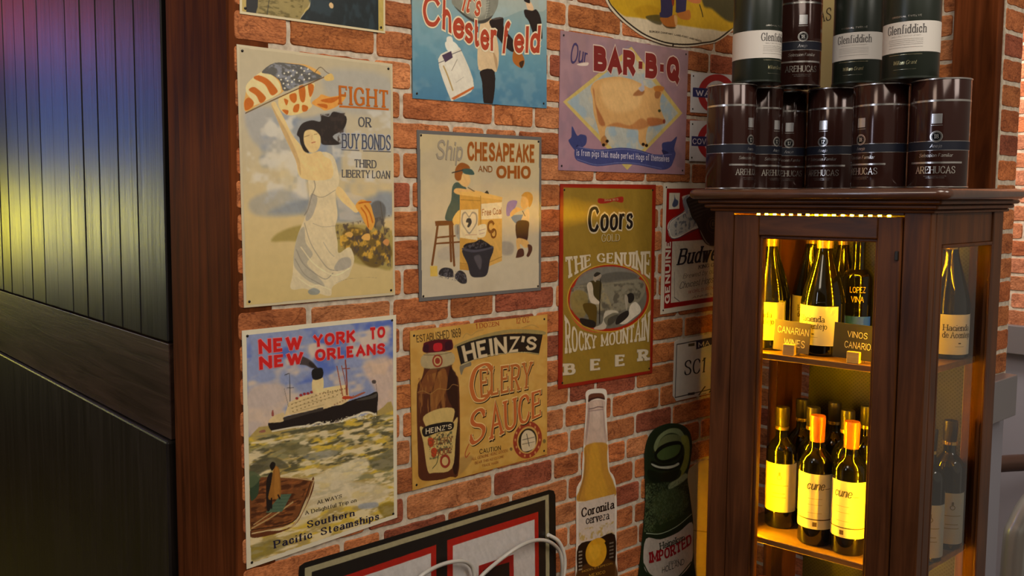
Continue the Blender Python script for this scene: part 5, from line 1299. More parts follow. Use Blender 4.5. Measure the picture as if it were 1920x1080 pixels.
('ELERY',[1689,1475,3035,1497,3076,2018,1655,2037],'serif','a05a28',2.0,0.9,{'sp':1.6,'ol':('c8aa70',0.35),'sd':('2a1c10',0.6,-0.5)}),
('C',[1418,1367,1994,1432,2056,2141,1393,2118],'serif','a85a28',1.4,0.6,{'sp':1.2,'ol':('c8aa70',0.25),'sd':('2a1c10',0.3,-0.3)}),
('AUCE',[1946,624,3353,893,3345,1421,1896,1284],'serif','a85628',2.0,0.8,{'sp':1.2,'ol':('c8aa70',0.35),'sd':('2a1c10',0.6,-0.5)}),
('S',[1400,556,1819,686,1837,1292,1419,1253],'serif','a85628',1.7,0.8,{'sp':1.2,'ol':('c8aa70',0.3),'sd':('2a1c10',0.4,-0.4)}),
('ESTABLISHED 1869',[152,2703,1197,2702,1175,2874,136,2830],'sans','4a3820',1.2,1.0,{'sp':1.4}),
('1 DOZEN.',[1563,2819,2200,2828,2190,2910,1553,2918],'serif','9c4a26',1.5,0.8,{'sp':1.6}),
('12 OZ.',[2617,2825,3017,2825,3006,2930,2616,2935],'serif','9c4a26',1.5,0.8,{'sp':1.6}),
('CAUTION',[1678,385,2231,368,2231,458,1669,481],'sans','3a2c18',1.3,1.1,{'sp':1.6}),
('ALL GENUINE HEINZ GOODS',[1467,295,2418,301,2418,356,1467,356],'sans','8a4c24',1.2,1.0,{'sp':1.6}),
('BEAR THIS KEYSTONE',[1556,205,2316,201,2316,250,1555,259],'sans','8a4c24',1.2,1.0,{'sp':1.6}),
('TRADE MARK',[1734,117,2178,109,2178,164,1733,165],'sans','8a4c24',1.2,1.0,{'sp':1.6}),
("HEINZ'S",[352,991,972,997,972,1089,352,1097],'sans','b8a888',1.9,1.6,{'sp':1.5}),
('CELERY',[402,761,1001,752,1001,848,402,876],'serif','7a4a2a',1.6,0.8,{'sp':1.2}),
('SAUCE',[486,545,967,540,966,635,486,679],'serif','8a4426',1.6,0.8,{'sp':1.2}),
]},
'barbecue':{"o":(1.3477, 1.501),"out":[15,2796,4234,2811,4200,0,0,23],"sm":0,
"ops":[
('v',[0,'94707c',0.5,'8f6f78',1,'8a6e70']),
('m','9c7a80',0.5,573,501,3,None),
('m','7d6672',0.5,430,430,6,None),
('l','7c707c',37,30,0.8,[1933,2593,2166,2706,2361,2590]),
('q','b39c5a',7,1.0,[110,1393,2214,2696,4056,1389,2144,70]),
('q','9a9c94',10,1.0,[236,1398,2209,2545,3896,1380,2165,194]),
('m','8496a0',0.8,243,208,4,[236,1398,2209,2545,3896,1380,2165,194]),
('m','b0a48a',0.7,208,208,8,[236,1398,2209,2545,3896,1380,2165,194]),
('p','b98e58',18,1.0,[931,1723,1127,1899,1669,2016,2186,2013,2575,1936,2874,1866,3048,1926,3327,1931,3356,1838,3258,1706,3240,1484,3349,1301,3430,1179,3304,1109,2900,1042,2803,959,2760,739,2839,601,2665,586,2514,699,2482,945,2216,948,1789,974,1465,973,1401,776,1496,630,1338,541,1267,681,1148,973,1031,1232,993,1523]),
('p','c9a46e',145,0.7,[1263,1836,1903,1975,2577,1875,2492,1439,1781,1275,1363,1429]),
('p','8a4e2c',50,0.75,[998,1699,1095,1353,1215,1006,1396,985,1325,1130,1093,1412,1043,1673]),
('p','9a6036',52,0.7,[1465,973,1789,974,2458,944,2849,1055,2597,1198,2214,1024,1786,1064]),
('p','8a5a30',29,0.7,[1267,681,1401,776,1496,624,1348,541]),
('p','8e4a28',47,0.7,[2795,1208,3197,1230,3430,1179,3304,1102,2900,1042]),
('p','a86a2e',20,1.0,[2998,1891,3174,1944,3369,1918,3305,1835,3077,1803]),
('p','7a4424',24,0.7,[3052,1801,3255,1800,3183,1669,3056,1676]),
('p','7a4424',46,0.7,[2291,1671,2481,1807,2678,1790,2582,1691]),
('p','3a3a20',16,1.0,[3268,1398,3266,1388,3259,1379,3248,1371,3234,1366,3218,1363,3203,1364,3188,1367,3177,1374,3169,1382,3167,1392,3169,1402,3176,1411,3187,1418,3201,1424,3216,1426,3232,1425,3247,1422,3258,1416,3266,1407]),
('p','7a3a28',16,1.0,[3441,1173,3439,1157,3433,1143,3423,1131,3410,1123,3396,1120,3382,1121,3369,1128,3358,1139,3351,1153,3348,1168,3350,1184,3356,1198,3366,1210,3378,1218,3393,1221,3407,1219,3420,1213,3431,1202,3438,1188]),
('p','241810',15,1.0,[1410,579,1408,569,1401,559,1390,552,1377,547,1361,544,1346,545,1332,550,1320,557,1313,565,1310,575,1313,586,1319,595,1330,603,1344,608,1360,610,1375,609,1389,605,1400,598,1408,589]),
('p','241810',15,1.0,[1523,661,1521,651,1514,641,1503,634,1489,628,1473,626,1458,627,1444,631,1432,638,1425,647,1422,657,1424,668,1431,677,1442,685,1456,690,1472,692,1487,691,1502,687,1513,680,1520,671]),
('p','241810',16,1.0,[2728,638,2726,627,2718,617,2706,609,2691,604,2674,602,2658,603,2642,607,2630,614,2622,624,2619,634,2621,645,2629,655,2641,663,2656,668,2672,670,2689,669,2705,665,2717,658,2725,648]),
('p','241810',16,1.0,[2843,617,2841,606,2833,596,2821,588,2806,583,2789,581,2772,582,2757,586,2745,593,2737,603,2734,613,2736,624,2743,634,2755,642,2770,647,2787,649,2804,648,2820,644,2832,637,2840,628]),
('p','9a98a0',15,0.9,[2523,2055,2649,1942,2677,1821,2580,1768,2471,1836,2576,1906]),
('p','c4b2a4',10,1.0,[509,2175,832,2238,821,2174,617,2150]),
('p','353a66',11,1.0,[384,921,538,740,645,768,820,737,811,575,651,482,501,425,284,614,367,704]),
('p','353a66',12,1.0,[3329,659,3498,720,3680,743,3878,853,3781,585,3839,458,3698,260,3431,414]),
('p','23264a',11,1.0,[541,551,651,482,501,425]),
('p','23264a',12,1.0,[3333,539,3585,483,3431,414]),
('p','3b3f6c',11,1.0,[466,424,585,532,760,500,1249,478,1941,540,2519,513,3020,434,3430,440,3785,489,3700,196,3390,93,2929,132,2431,184,1856,187,1167,127,722,191,504,259]),
('l','6a6c92',11,4,1.0,[585,509,1250,448,1942,506,2520,482,3021,403,3691,447]),
('l','6a6c92',11,4,1.0,[547,260,1166,157,1855,218,2528,208,3337,124]),
('p','b9a294',7,1.0,[1253,2447,1252,2441,1248,2436,1242,2431,1235,2428,1227,2426,1218,2427,1211,2428,1205,2432,1201,2436,1199,2441,1201,2447,1204,2452,1210,2457,1217,2460,1226,2462,1234,2461,1242,2460,1248,2456,1252,2452]),
],"txt":[
('Our',[276,2154,832,2253,814,2497,331,2633],'hand','3f3458',1.5,1.0,{'sh':0.2,'sp':1.2}),
('BAR-B-Q',[1012,2086,3897,2076,3903,2628,1000,2597],'sans','6e2320',3.2,3.0,{'sp':1.0,'ol':('b9a294',0.5)}),
('is from pigs that made perfect Hogs of themselves',[524,332,3602,274,3597,419,521,463],'hand','b5aebc',1.6,1.2,{'sp':2.0}),
]},
'goldbeer':{"o":(1.3534, 1.051),"out":[0,4250,3095,4259,3098,0,10,41],"sm":0,
"ops":[
('q','7e1a10',5,1.0,[0,4250,3095,4259,3098,0,10,41]),
('v',[0,'7e1c10',1,'84200f']),
('q','806523',10,1.0,[99,4176,2965,4157,3006,68,145,118]),
('m','8a6e2a',0.5,607,809,3,[99,4176,2965,4157,3006,68,145,118]),
('p','a5522a',16,1.0,[288,1860,407,2196,847,2475,1505,2567,2195,2499,2702,2290,2947,1951,2870,1582,2515,1284,1883,1109,1272,1098,745,1214,389,1507]),
('p','8a6a26',12,1,[2979,1824,2976,1647,2898,1480,2750,1332,2540,1210,2282,1122,1990,1071,1682,1060,1372,1086,1077,1149,810,1243,584,1365,407,1506,286,1662,227,1824,232,1986,299,2140,427,2279,610,2398,842,2490,1111,2551,1407,2577,1715,2565,2021,2516,2308,2430,2561,2311,2765,2165,2908,2000]),
('p','b08a2c',12,1,[2950,1824,2947,1651,2870,1488,2725,1344,2519,1225,2267,1139,1981,1090,1678,1078,1375,1104,1085,1165,824,1257,601,1375,428,1514,310,1666,252,1824,257,1982,323,2132,449,2269,629,2385,855,2475,1120,2534,1410,2559,1712,2547,2012,2499,2294,2415,2541,2299,2741,2157,2880,1995]),
('p','8e2410',12,1,[2921,1824,2917,1656,2842,1497,2700,1356,2499,1240,2251,1156,1971,1108,1675,1096,1378,1121,1094,1181,837,1271,619,1386,449,1521,334,1669,277,1824,281,1978,347,2125,470,2258,647,2371,869,2459,1129,2517,1413,2541,1710,2530,2003,2482,2279,2400,2521,2287,2716,2148,2852,1991]),
('p','5f5a4e',12,1,[2833,1824,2829,1670,2758,1524,2624,1395,2436,1289,2204,1212,1942,1167,1664,1156,1385,1178,1119,1233,878,1315,673,1421,513,1545,405,1682,352,1824,356,1966,418,2101,535,2224,702,2328,912,2408,1156,2461,1424,2483,1702,2472,1977,2428,2235,2353,2461,2249,2643,2121,2770,1977]),
('p','6a665c',20,0.9,[675,2383,1117,2493,1677,2497,2208,2405,2594,2210,1947,2195,1326,2179,801,2194,486,2163]),
('p','4c4840',33,0.8,[1322,2332,1837,2373,2372,2310,2484,2199,1947,2195,1326,2179]),
('p','77705c',28,0.85,[438,2133,827,2142,1327,2145,1948,2160,2651,2154,2796,1933,2501,1635,1703,1488,1341,1517,448,1622,324,1861]),
('m','4a4438',0.8,178,119,3,[343,2122,2763,2113,2503,1565,1344,1415,498,1518]),
('m','8a7c5a',0.7,138,99,6,[342,2155,1327,2145,1701,1557,449,1588]),
('p','7a6630',40,0.7,[347,1925,536,2061,830,1975,884,1754,791,1494,547,1514,399,1658]),
('p','4e3c14',12,1.0,[761,1763,1135,1702,1167,1395,1120,1230,895,1267,915,1450,764,1630]),
('p','3c3218',10,1.0,[924,2203,1098,2226,1300,2181,1294,1928,1259,1795,1032,1811,1002,2048]),
('p','b0a28c',10,1.0,[851,2157,974,2200,1039,2079,1067,1909,1247,1762,1235,1712,983,1764,892,1954]),
('p','8a7c6a',10,1.0,[1046,2313,1145,2341,1284,2350,1285,2283,1148,2240,1124,2191,1060,2228]),
('p','2a2620',10,1.0,[1058,2346,1144,2400,1270,2376,1221,2337,1096,2302]),
('l','1e1a14',25,8,1.0,[1274,2233,1259,1795,1270,1302]),
('l','2a2014',17,8,1.0,[1247,1728,1257,1303]),
('p','aaa08c',17,0.9,[1107,1231,1346,1295,1443,1543,1806,1531,1861,1441,1550,1363,1452,1166,1121,1179]),
('p','1e1a16',12,1.0,[645,1456,891,1419,1117,1349,1120,1230,895,1251,696,1335]),
('p','b5ab98',13,1.0,[2284,1616,2445,1675,2613,1556,2631,1431,2400,1326,2107,1211,1866,1267,2209,1377,2232,1515]),
('p','221e1a',11,1.0,[2169,1852,2303,1886,2400,1818,2389,1714,2256,1654,2172,1747]),
('p','8a806e',13,1.0,[2076,1840,2143,1853,2200,1727,2152,1504,2094,1665]),
('p','241f1b',13,1.0,[1862,1406,2179,1502,2209,1377,1946,1243,1788,1239]),
('p','55503f',17,0.8,[1396,1376,1703,1488,1914,1436,1550,1363,1708,1298,1580,1189]),
('p','3a352c',17,0.8,[1550,1380,1861,1441,1760,1293,1554,1226]),
('p','8a2418',11,1.0,[1173,3957,1471,3939,1740,3974,1959,3991,1949,3867,1674,3894,1473,3860,1182,3852]),
],"txt":[
('THE',[206,2294,975,2557,957,2785,148,2766],'slab','b5a68c',2.7,1.0,{'sp':1.2}),
('GENUINE',[1137,2628,2956,2137,2950,2780,1133,2795],'slab','b5a68c',2.7,1.0,{'sb':0.28,'sp':1.2}),
('ROCKY',[209,762,1172,782,1153,1043,182,1558],'slab','b5a68c',2.7,1.0,{'st':-0.2,'sp':1.2}),
('MOUNTAIN',[1319,794,2939,777,2963,1434,1313,1036],'slab','b5a68c',2.7,1.0,{'st':-0.25,'sp':1.2}),
('B',[179,314,520,294,515,522,175,553],'slab','b5a68c',3.0,1.4,{'sp':1.2,'ol':('8a8070',0.3)}),
('E',[985,312,1317,295,1311,529,979,558],'slab','b5a68c',3.0,1.4,{'sp':1.2,'ol':('8a8070',0.3)}),
('E',[1793,306,2129,290,2122,531,1787,558],'slab','b5a68c',3.0,1.4,{'sp':1.2,'ol':('8a8070',0.3)}),
('R',[2586,335,2954,317,2946,563,2578,593],'slab','b5a68c',3.0,1.4,{'sp':1.2,'ol':('8a8070',0.3)}),
('Coors',[844,3249,2328,3304,2300,3766,788,3785],'brush','1a1410',2.5,1.1,{'sh':0.15,'sp':0.8,'ol':('b0a080',0.7)}),
('GOLD',[1280,3036,1874,3040,1870,3188,1276,3203],'serif','a89670',1.5,0.6,{'sp':1.5,'sd':('1a1410',0.6,-0.5)}),
('Since 1873',[1352,3895,1796,3912,1795,3956,1351,3939],'hand','b0946a',1.5,1.2,{'sp':1.5}),
]},
'kingbeer':{"o":(1.689, 1.1827),"out":[21,2977,3336,3008,3409,90,0,0],"sm":0,
"ops":[
('q','c0b6a2',6,1.0,[21,2977,3336,3008,3409,90,0,0]),
('v',[0,'c0b6a2',1,'c2b8a6']),
('q','8c1410',6,1.0,[130,2861,3197,2874,3258,174,118,124]),
('q','c2baa8',6,1.0,[225,2759,619,2760,609,2399,223,2393]),
('p','3c4660',24,1.0,[342,2486,414,2627,411,2722,461,2627,555,2580,543,2485,421,2438]),
('q','c2baa8',6,1.0,[372,1657,3085,1662,3089,279,368,239]),
('p','d0c8ba',12,1.0,[193,1922,278,2133,815,2364,727,2603,920,2722,2891,2877,2940,1860,1395,1944,447,1703]),
('p','a8a59c',18,1.0,[262,1930,340,2108,856,2315,1212,2433,1230,1996,461,1755]),
('m','5a6068',0.9,72,72,4,[356,2108,817,2292,1383,2237,1392,2017,483,1797]),
('l','30384a',18,6,1.0,[193,1922,447,1712,1395,1944]),
('l','30384a',18,6,1.0,[223,1945,309,2123,816,2340]),
('p','7d8290',18,0.8,[727,2589,945,2694,937,2290,815,2364]),
('l','8a8478',18,6,1.0,[475,938,495,360]),
('l','5a564e',18,12,1.0,[495,360,696,254]),
],"txt":[
('GENUINE',[321,243,317,1673,118,1679,137,228],'sans','c9bfae',2.4,2.2,{'sp':1.6}),
('Budweiser',[562,1101,3018,1181,3062,1575,627,1472],'serif','1c1c24',2.3,0.9,{'sh':0.2,'sp':1.0}),
('KING OF BEERS',[1393,973,2801,1047,2797,1129,1414,1061],'serif','2a2a30',1.6,0.8,{'sp':1.4}),
('Brewed by our original',[795,776,2809,878,2802,1011,791,887],'hand','4a463e',0.8,0.6,{'sh':0.3,'sp':1.2}),
('Choicest Hops, Rice and',[661,542,2908,672,2900,837,679,700],'hand','3a3630',1.0,0.6,{'sh':0.3,'sp':1.2}),
('WORLD RENOWNED',[1001,408,2649,492,2646,574,1030,484],'sans','a05a4a',1.1,1.0,{'sp':1.6}),
('ANHEUSER',[1175,288,2568,344,2565,406,1198,336],'sans','55504a',1.1,1.0,{'sp':1.6}),
]},
'plate':{"o":(1.7421, 0.9733),"out":[18,1409,198,1450,2987,1491,3006,3,132,0,0,141],"sm":0,
"ops":[
('v',[0,'b4ada2',1,'b8b0a4']),
('l','2a2826',25,6,1.0,[99,1342,2899,1383]),
('l','2a2826',25,6,1.0,[81,91,2926,109]),
('l','2a2826',25,6,1.0,[99,1342,81,91]),
('q','20203a',6,1.0,[849,1350,1478,1354,2264,1360,2270,1229,1485,1201,865,1144]),
('q','4a3c20',6,1.0,[548,1316,793,1311,795,1241,550,1247]),
('q','2a2420',6,1.0,[577,131,840,121,842,60,579,71]),
],"txt":[
('MA',[938,1187,1400,1194,1395,1316,933,1307],'sans','b8b0a4',1.6,1.6,{'sp':1.4}),
('SC1',[398,572,1215,552,1242,908,401,927],'serif','1e1c1c',1.6,0.6,{'sp':1.2}),
('Lilly',[960,19,2237,30,2228,225,1019,202],'hand','2a1c18',1.4,0.8,{'sh':0.4,'sp':1.2}),
]},
'waterloo':{"o":(1.7838, 1.6438),"out":[0,910,2406,1019,2456,46,3,0],"sm":0,
"ops":[
('v',[0,'b8b6b8',1,'bab8b8']),
('p','9c1c26',9,1,[1782,541,1768,435,1714,331,1625,236,1506,155,1362,90,1202,47,1034,26,867,28,708,53,566,99,447,164,357,245,300,337,278,436,292,538,341,637,424,729,536,810,673,875,828,921,993,947,1162,949,1324,928,1472,885,1598,820,1695,739,1758,644]),
('p','b8b6b8',9,1,[1506,521,1497,451,1463,383,1407,320,1330,266,1238,223,1136,194,1027,180,919,181,816,197,724,228,646,271,587,325,549,387,535,454,544,522,576,589,630,650,703,704,792,747,893,778,1000,794,1109,795,1213,780,1308,750,1389,707,1451,653,1491,590]),
('q','1e2458',4,1.0,[68,568,2300,653,2312,404,76,357]),
],"txt":[
('WATERLOO',[185,390,2185,458,2178,596,180,521],'sans','c0bcc4',1.6,1.5,{'sp':1.4}),
]},
'covent':{"o":(1.7848, 1.5325),"out":[0,928,2422,1018,2441,17,3,0],"sm":0,
"ops":[
('v',[0,'b8b6b8',1,'bab8b8']),
('p','9c1c26',9,1,[1796,521,1782,414,1728,312,1639,219,1518,140,1374,80,1213,41,1044,25,876,33,716,63,574,115,454,184,364,268,306,363,284,464,298,566,348,664,431,755,544,833,681,894,837,936,1003,956,1172,953,1335,927,1484,878,1611,809,1708,724,1771,626]),
('p','b8b6b8',9,1,[1519,511,1510,440,1476,372,1419,311,1342,258,1250,218,1146,192,1037,181,928,186,825,206,732,240,654,286,595,342,557,406,542,474,551,542,583,608,638,669,712,721,801,761,902,789,1010,802,1119,799,1224,781,1320,748,1401,702,1463,645,1503,580]),
('q','1e2458',4,1.0,[58,570,2316,628,2328,383,66,350]),
],"txt":[
('COVENT GARDEN',[92,391,2245,426,2237,580,87,522],'sans','c0bcc4',1.6,1.5,{'sp':1.4}),
]},
'corona':{"o":(1.4146, 0.5156),"out":[267,5008,247,5164,301,5241,459,5258,745,5231,891,5184,935,5069,927,4914,920,4719,959,4320,1013,3798,1058,3392,1175,3250,1269,3071,1307,2782,1327,2455,1336,1642,1348,0,43,269,7,1264,19,2081,0,3055,52,3238,150,3334,170,3446,181,3753,225,4323,256,4703],"sm":1,
"ops":[
('v',[0,'c9c0b2',1,'c9c0b2']),
('p','b39c8c',19,1.0,[340,4998,839,4958,861,4728,906,4329,949,4007,247,4069,262,4433,300,4773]),
('p','8a6f68',28,0.7,[340,4998,385,4760,336,4382,269,4085,285,4429,322,4770]),
('p','8a6f68',29,0.6,[781,4954,826,4733,884,4293,925,4011,860,4297,803,4736]),
('p','c4ad9c',56,0.6,[494,4937,666,4932,707,4400,505,4432]),
('l','4a3434',19,14,0.8,[355,4842,496,4836,639,4846,813,4813]),
('l','6a5050',19,19,0.6,[344,4797,814,4766]),
('p','a8782c',37,1.0,[270,4065,926,4003,968,3727,1011,3401,1116,3222,1210,3043,1241,2756,59,2888,82,3115,163,3254,215,3476,237,3743]),
('p','b8882c',104,0.8,[429,4018,658,3998,799,3442,942,3097,978,2811,312,2873,304,3225,383,3521]),
('p','8a5e2a',37,0.7,[270,4046,237,3743,205,3400,98,3151,70,2905,166,3098,261,3389,294,3732]),
('p','5a3424',14,1.0,[328,5057,348,5142,489,5161,748,5126,842,5063,844,4984,634,5049,435,5038,340,4998]),
('p','3a2018',14,1.0,[328,5045,435,5069,634,5064,843,5012,844,4973,635,5033,436,5022,340,4990]),
('q','b9a99a',5,1.0,[71,2854,1240,2804,1276,1868,77,1950]),
('m','a88c4c',0.9,103,94,5,[99,2257,1232,2194,1251,1906,99,2004]),
('p','241408',14,1.0,[78,1903,648,1910,1276,1868,1294,919,1305,13,76,298,58,1250]),
('p','4a2c10',66,0.9,[55,1369,1286,1247,1311,11,76,298]),
('p','c08a1e',10,1.0,[991,1485,946,1401,872,1339,778,1305,672,1301,565,1329,467,1384,388,1462,336,1555,314,1653,326,1748,369,1830,440,1892,533,1927,637,1933,745,1907,844,1853,925,1776,980,1682,1002,1581]),
('p','d0a030',68,0.5,[803,1584,775,1530,731,1488,674,1464,612,1459,549,1474,492,1507,446,1555,417,1613,406,1676,414,1738,441,1792,485,1833,540,1858,603,1863,666,1849,723,1817,769,1769,800,1710,811,1646]),
('p','c08a1e',14,1.0,[448,1840,618,1937,835,1901,944,1778]),
('q','a8a090',5,0.7,[92,1790,204,1778,205,1746,92,1755]),
('q','a8a090',5,0.7,[93,1711,206,1699,207,1667,94,1676]),
('q','a8a090',5,0.7,[95,1633,208,1620,208,1588,96,1597]),
('q','a8a090',5,0.7,[96,1554,209,1541,210,1509,97,1518]),
('q','a8a090',5,0.7,[98,1475,211,1461,212,1430,99,1440]),
('q','a8a090',5,0.7,[100,1396,213,1382,213,1351,100,1361]),
('q','a8a090',5,0.5,[1093,1734,1231,1724,1232,1692,1094,1701]),
('q','a8a090',5,0.5,[1095,1652,1234,1643,1234,1610,1096,1620]),
('q','a8a090',5,0.5,[1097,1571,1236,1561,1236,1528,1098,1539]),
('q','a8a090',5,0.5,[1099,1490,1238,1479,1238,1447,1100,1457]),
('q','a8a090',5,0.5,[1101,1408,1240,1397,1241,1365,1102,1376]),
],"txt":[
('Coronita',[156,2517,1224,2486,1219,2680,152,2720],'slab','241812',2.1,1.0,{'sp':0.9}),
('cerveza',[306,2334,1062,2281,1057,2466,302,2515],'slab','241812',1.6,0.8,{'sp':0.9}),
('MODELO ESPECIAL',[203,1290,1226,1222,1225,1263,202,1338],'sans','a87c2c',1.4,1.2,{'sp':1.8}),
('MEXICO',[434,1129,960,1081,959,1146,433,1197],'sans','a87c2c',1.4,1.2,{'sp':1.8}),
]},
'import':{"o":(1.6125, 0.4256),"out":[321,3682,280,4393,354,4710,541,4906,831,4983,1231,4983,1679,4869,1966,4651,2070,4330,2016,3906,1916,3577,2025,3119,2136,2656,2200,2289,2257,1386,2399,0,0,544,128,1600,210,2082,286,2733,335,3222],"sm":1,
"ops":[
('v',[0,'1a2414',1,'1f2a1a']),
('p','1d2716',52,1.0,[365,3715,345,4382,448,4777,833,4941,1300,4921,1716,4799,1934,4570,1995,4083,1866,3587,2003,2773,2131,2216,2137,1151,227,1490,325,2514]),
('p','3f4c2c',159,0.7,[686,3398,1218,3416,1774,3258,1861,2805,973,2744,601,2996]),
('p','2c3a1c',84,0.6,[577,2749,1935,2701,1978,2516,717,2463]),
('p','8a9468',26,0.8,[597,4544,773,4764,1168,4866,1578,4779,1831,4501,1765,4426,1514,4661,1171,4760,842,4669,687,4403]),
('p','6a7048',31,0.9,[685,4445,907,4699,1308,4717,1690,4568,1766,4383,1315,4525,914,4489,722,4313]),
('p','11140c',21,1.0,[624,4331,782,4491,1179,4548,1589,4491,1679,4312,1534,4124,1196,4058,794,4133]),
('p','44552c',32,1.0,[722,4334,1048,4444,1592,4413,1531,4210,1193,4144,858,4184]),
('p','11140c',21,1.0,[530,4223,928,4066,1469,4007,1706,4136,1747,3956,1338,3861,800,3943,534,4098]),
('p','a8aa98',21,1.0,[532,4161,863,4028,1334,3968,1538,3994,1555,3927,1201,3909,798,3998,566,4100]),
('p','8a8a3a',44,0.85,[1620,4580,1863,4582,1979,4303,1925,3879,1724,3658,1485,3576,1548,3735,1712,3962,1771,4253]),
('p','9aa27a',43,0.8,[1214,3544,1621,3635,1828,3681,1937,3573,1627,3461,1218,3416]),
('p','12180c',42,0.8,[407,4039,935,3854,1614,3808,1553,3605,944,3599,479,3775]),
('m','5c6c48',0.8,26,26,3,[320,3724,678,3652,715,2506,290,2606]),
('m','566244',0.6,31,31,4,[320,3724,1940,3485,2006,2685,322,2599]),
('l','9aa88c',21,10,1.0,[388,2550,917,2416,1526,2445,2116,2617]),
('p','b3a89c',16,1.0,[379,2418,921,2278,1601,2289,2131,2415,2193,1936,2163,1411,1711,1176,1296,1200,550,1530,313,1846]),
('l','22331a',37,10,1.0,[313,1846,550,1530,1022,1274,1572,1169,2141,1416]),
],"txt":[
('Heineken',[903,2027,1862,2034,1835,2189,884,2202],'slab','2e352a',1.7,1.0,{'sp':0.9}),
('IMPORTED',[528,1811,2144,1881,2098,2153,507,2075],'slab','8e1a1e',2.8,1.6,{'st':-0.32,'sb':-0.3,'sp':1.1}),
('FROM',[1255,1567,1628,1549,1625,1628,1252,1654],'sans','3a3a34',1.1,1.1,{'sp':1.2}),
('HOLLAND',[1003,1443,1856,1437,1850,1588,998,1582],'sans','34362f',1.2,1.2,{'sp':1.2}),
]},
'round':{"o":(1.7447, 0.4933),"out":[7,2501,439,2930,925,3141,1434,3157,2198,2903,2695,2303,2888,1612,2853,685,2326,118,1567,0,676,377,233,977,0,1729],"sm":1,
"ops":[
('v',[0,'a89468',1,'b09c72']),
('l','7a6a48',23,11,1.0,[774,1547,1815,1248,2911,1140]),
],"txt":[
]},
'uniform':{"o":(0.6476, 1.7265),"out":[0,0,14,2281,2713,2887,2712,3],"sm":0,
"ops":[
('v',[0,'a8924e',0.5,'a8935a',1,'aa955c']),
('p','1c1c1c',9,1.0,[111,21,110,218,146,924,354,958,310,244,290,21,178,15]),
('p','8a7a48',12,1.0,[290,14,326,246,370,961,1278,1109,1235,366,1128,191,1039,10,633,-9]),
('m','5a4e24',0.8,91,39,3,[306,31,349,675,1222,807,1039,10]),
('p','b0a486',10,1.0,[1039,10,1075,96,1234,322,1328,822,1398,833,1269,341,1145,178,1065,3]),
('p','182022',10,1.0,[1065,3,1145,163,1252,339,1331,1118,2569,1320,2566,19,1495,-18]),
('m','26343a',0.8,144,257,5,[1144,60,1329,970,2569,1165,2562,26]),
('q','a8934e',2,1.0,[2566,1474,2707,1498,2704,10,2570,14]),
('p','c4a476',7,1.0,[1672,345,1676,331,1676,317,1672,304,1664,293,1653,286,1641,283,1628,285,1615,291,1604,301,1597,313,1592,327,1592,341,1596,354,1604,365,1615,372,1627,375,1640,373,1653,367,1664,358]),
('l','181818',12,9,0.7,[461,35,524,416]),
],"txt":[
]},
'oval':{"o":(1.4441, 1.7862),"out":[4509,330,3788,140,3218,40,2603,0,2067,35,1546,123,985,322,603,517,387,710,66,1170,0,1825,289,2624,1119,3382,2404,3974,3685,4205,5017,4120,5965,3632,6342,2806,6132,1871,5453,945],"sm":1,
"ops":[
('v',[0,'b8ac94',1,'b8ac94']),
('p','1a1612',5,1.0,[4475,345,3787,168,3217,72,2602,33,2080,66,1574,157,1025,353,655,549,453,719,142,1181,76,1838,367,2606,1174,3342,2421,3916,3656,4135,4934,4055,5857,3592,6212,2784,6021,1876,5382,956]),
('p','b3a488',5,1.0,[4440,371,3779,201,3215,109,2610,67,2100,97,1607,186,1066,375,703,564,497,725,194,1189,127,1846,420,2599,1216,3326,2431,3883,3641,4095,4884,4016,5786,3568,6139,2772,5948,1875,5328,970]),
('p','a8841c',51,1.0,[681,578,497,725,194,1189,127,1846,420,2599,2474,3671,5759,3397,5948,1875,5043,680,4099,535,3516,506,2890,490,2170,479,1706,486,1201,461,981,460]),
('p','9a7414',66,0.8,[1307,622,1697,777,2160,765,2223,629,1877,516,1535,492]),
('p','3a3620',36,0.8,[1704,530,2165,622,2286,511,2231,414,1938,434]),
('p','2f3024',97,0.9,[3573,2249,5800,2616,5948,1875,5345,972,4830,792,4145,998,3748,1117]),
('p','2a2a48',14,1.0,[2133,2011,2620,2091,2641,644,2462,595,2225,584,2192,679,2232,810]),
('p','2a2a48',14,1.0,[2695,2104,3105,2171,3140,852,2911,759,2758,768,2768,915]),
('p','7a3020',14,1.0,[2595,1093,2700,1107,2692,906,2632,898]),
('p','9a5a24',18,1.0,[2211,565,2462,595,2730,700,2831,612,2800,461,2589,392,2379,413,2273,473]),
('p','a06028',19,1.0,[2805,728,3064,806,3264,868,3333,728,3242,642,2947,635]),
('p','c0a06a',19,0.7,[2701,669,2817,665,2828,520,2769,458]),
('p','2e2210',18,0.7,[2289,448,2469,405,2770,430,2711,387,2440,375]),
('p','a8643a',19,1.0,[3178,1079,3431,1038,3685,1090,3646,1253,3236,1198]),
('l','2a2418',34,15,1.0,[3655,1030,3741,890,3788,783]),
('p','1a1612',7,1.0,[2724,21,2723,15,2719,8,2712,2,2704,-2,2694,-4,2685,-3,2676,-1,2669,3,2665,9,2663,15,2664,22,2669,29,2675,34,2683,38,2693,40,2702,40,2711,38,2718,34,2722,28]),
],"txt":[
('BORDER COMPANY  LAND-FORT AND HIDES',[1843,212,3754,197,3752,238,1842,251],'sans','2a241c',1.6,1.5,{'st':0.9,'sb':0.9,'sp':1.8}),
]},
'marquee':{"o":(0.7309, 0.373),"out":[76,4582,92,4667,192,4705,6013,4747,6138,4706,6193,4599,6324,0,0,983],"sm":0,
"ops":[
('v',[0,'15120f',1,'15120f']),
('q','8f8768',3,1.0,[191,4616,5992,4657,6122,74,117,1040]),
('q','1a1613',3,1.0,[320,4512,5892,4567,6003,183,235,1071]),
('q','981e14',3,1.0,[420,4256,3005,4324,3027,1259,360,1636]),
('q','b2adaa',3,1.0,[626,4147,2880,4191,2899,1393,571,1717]),
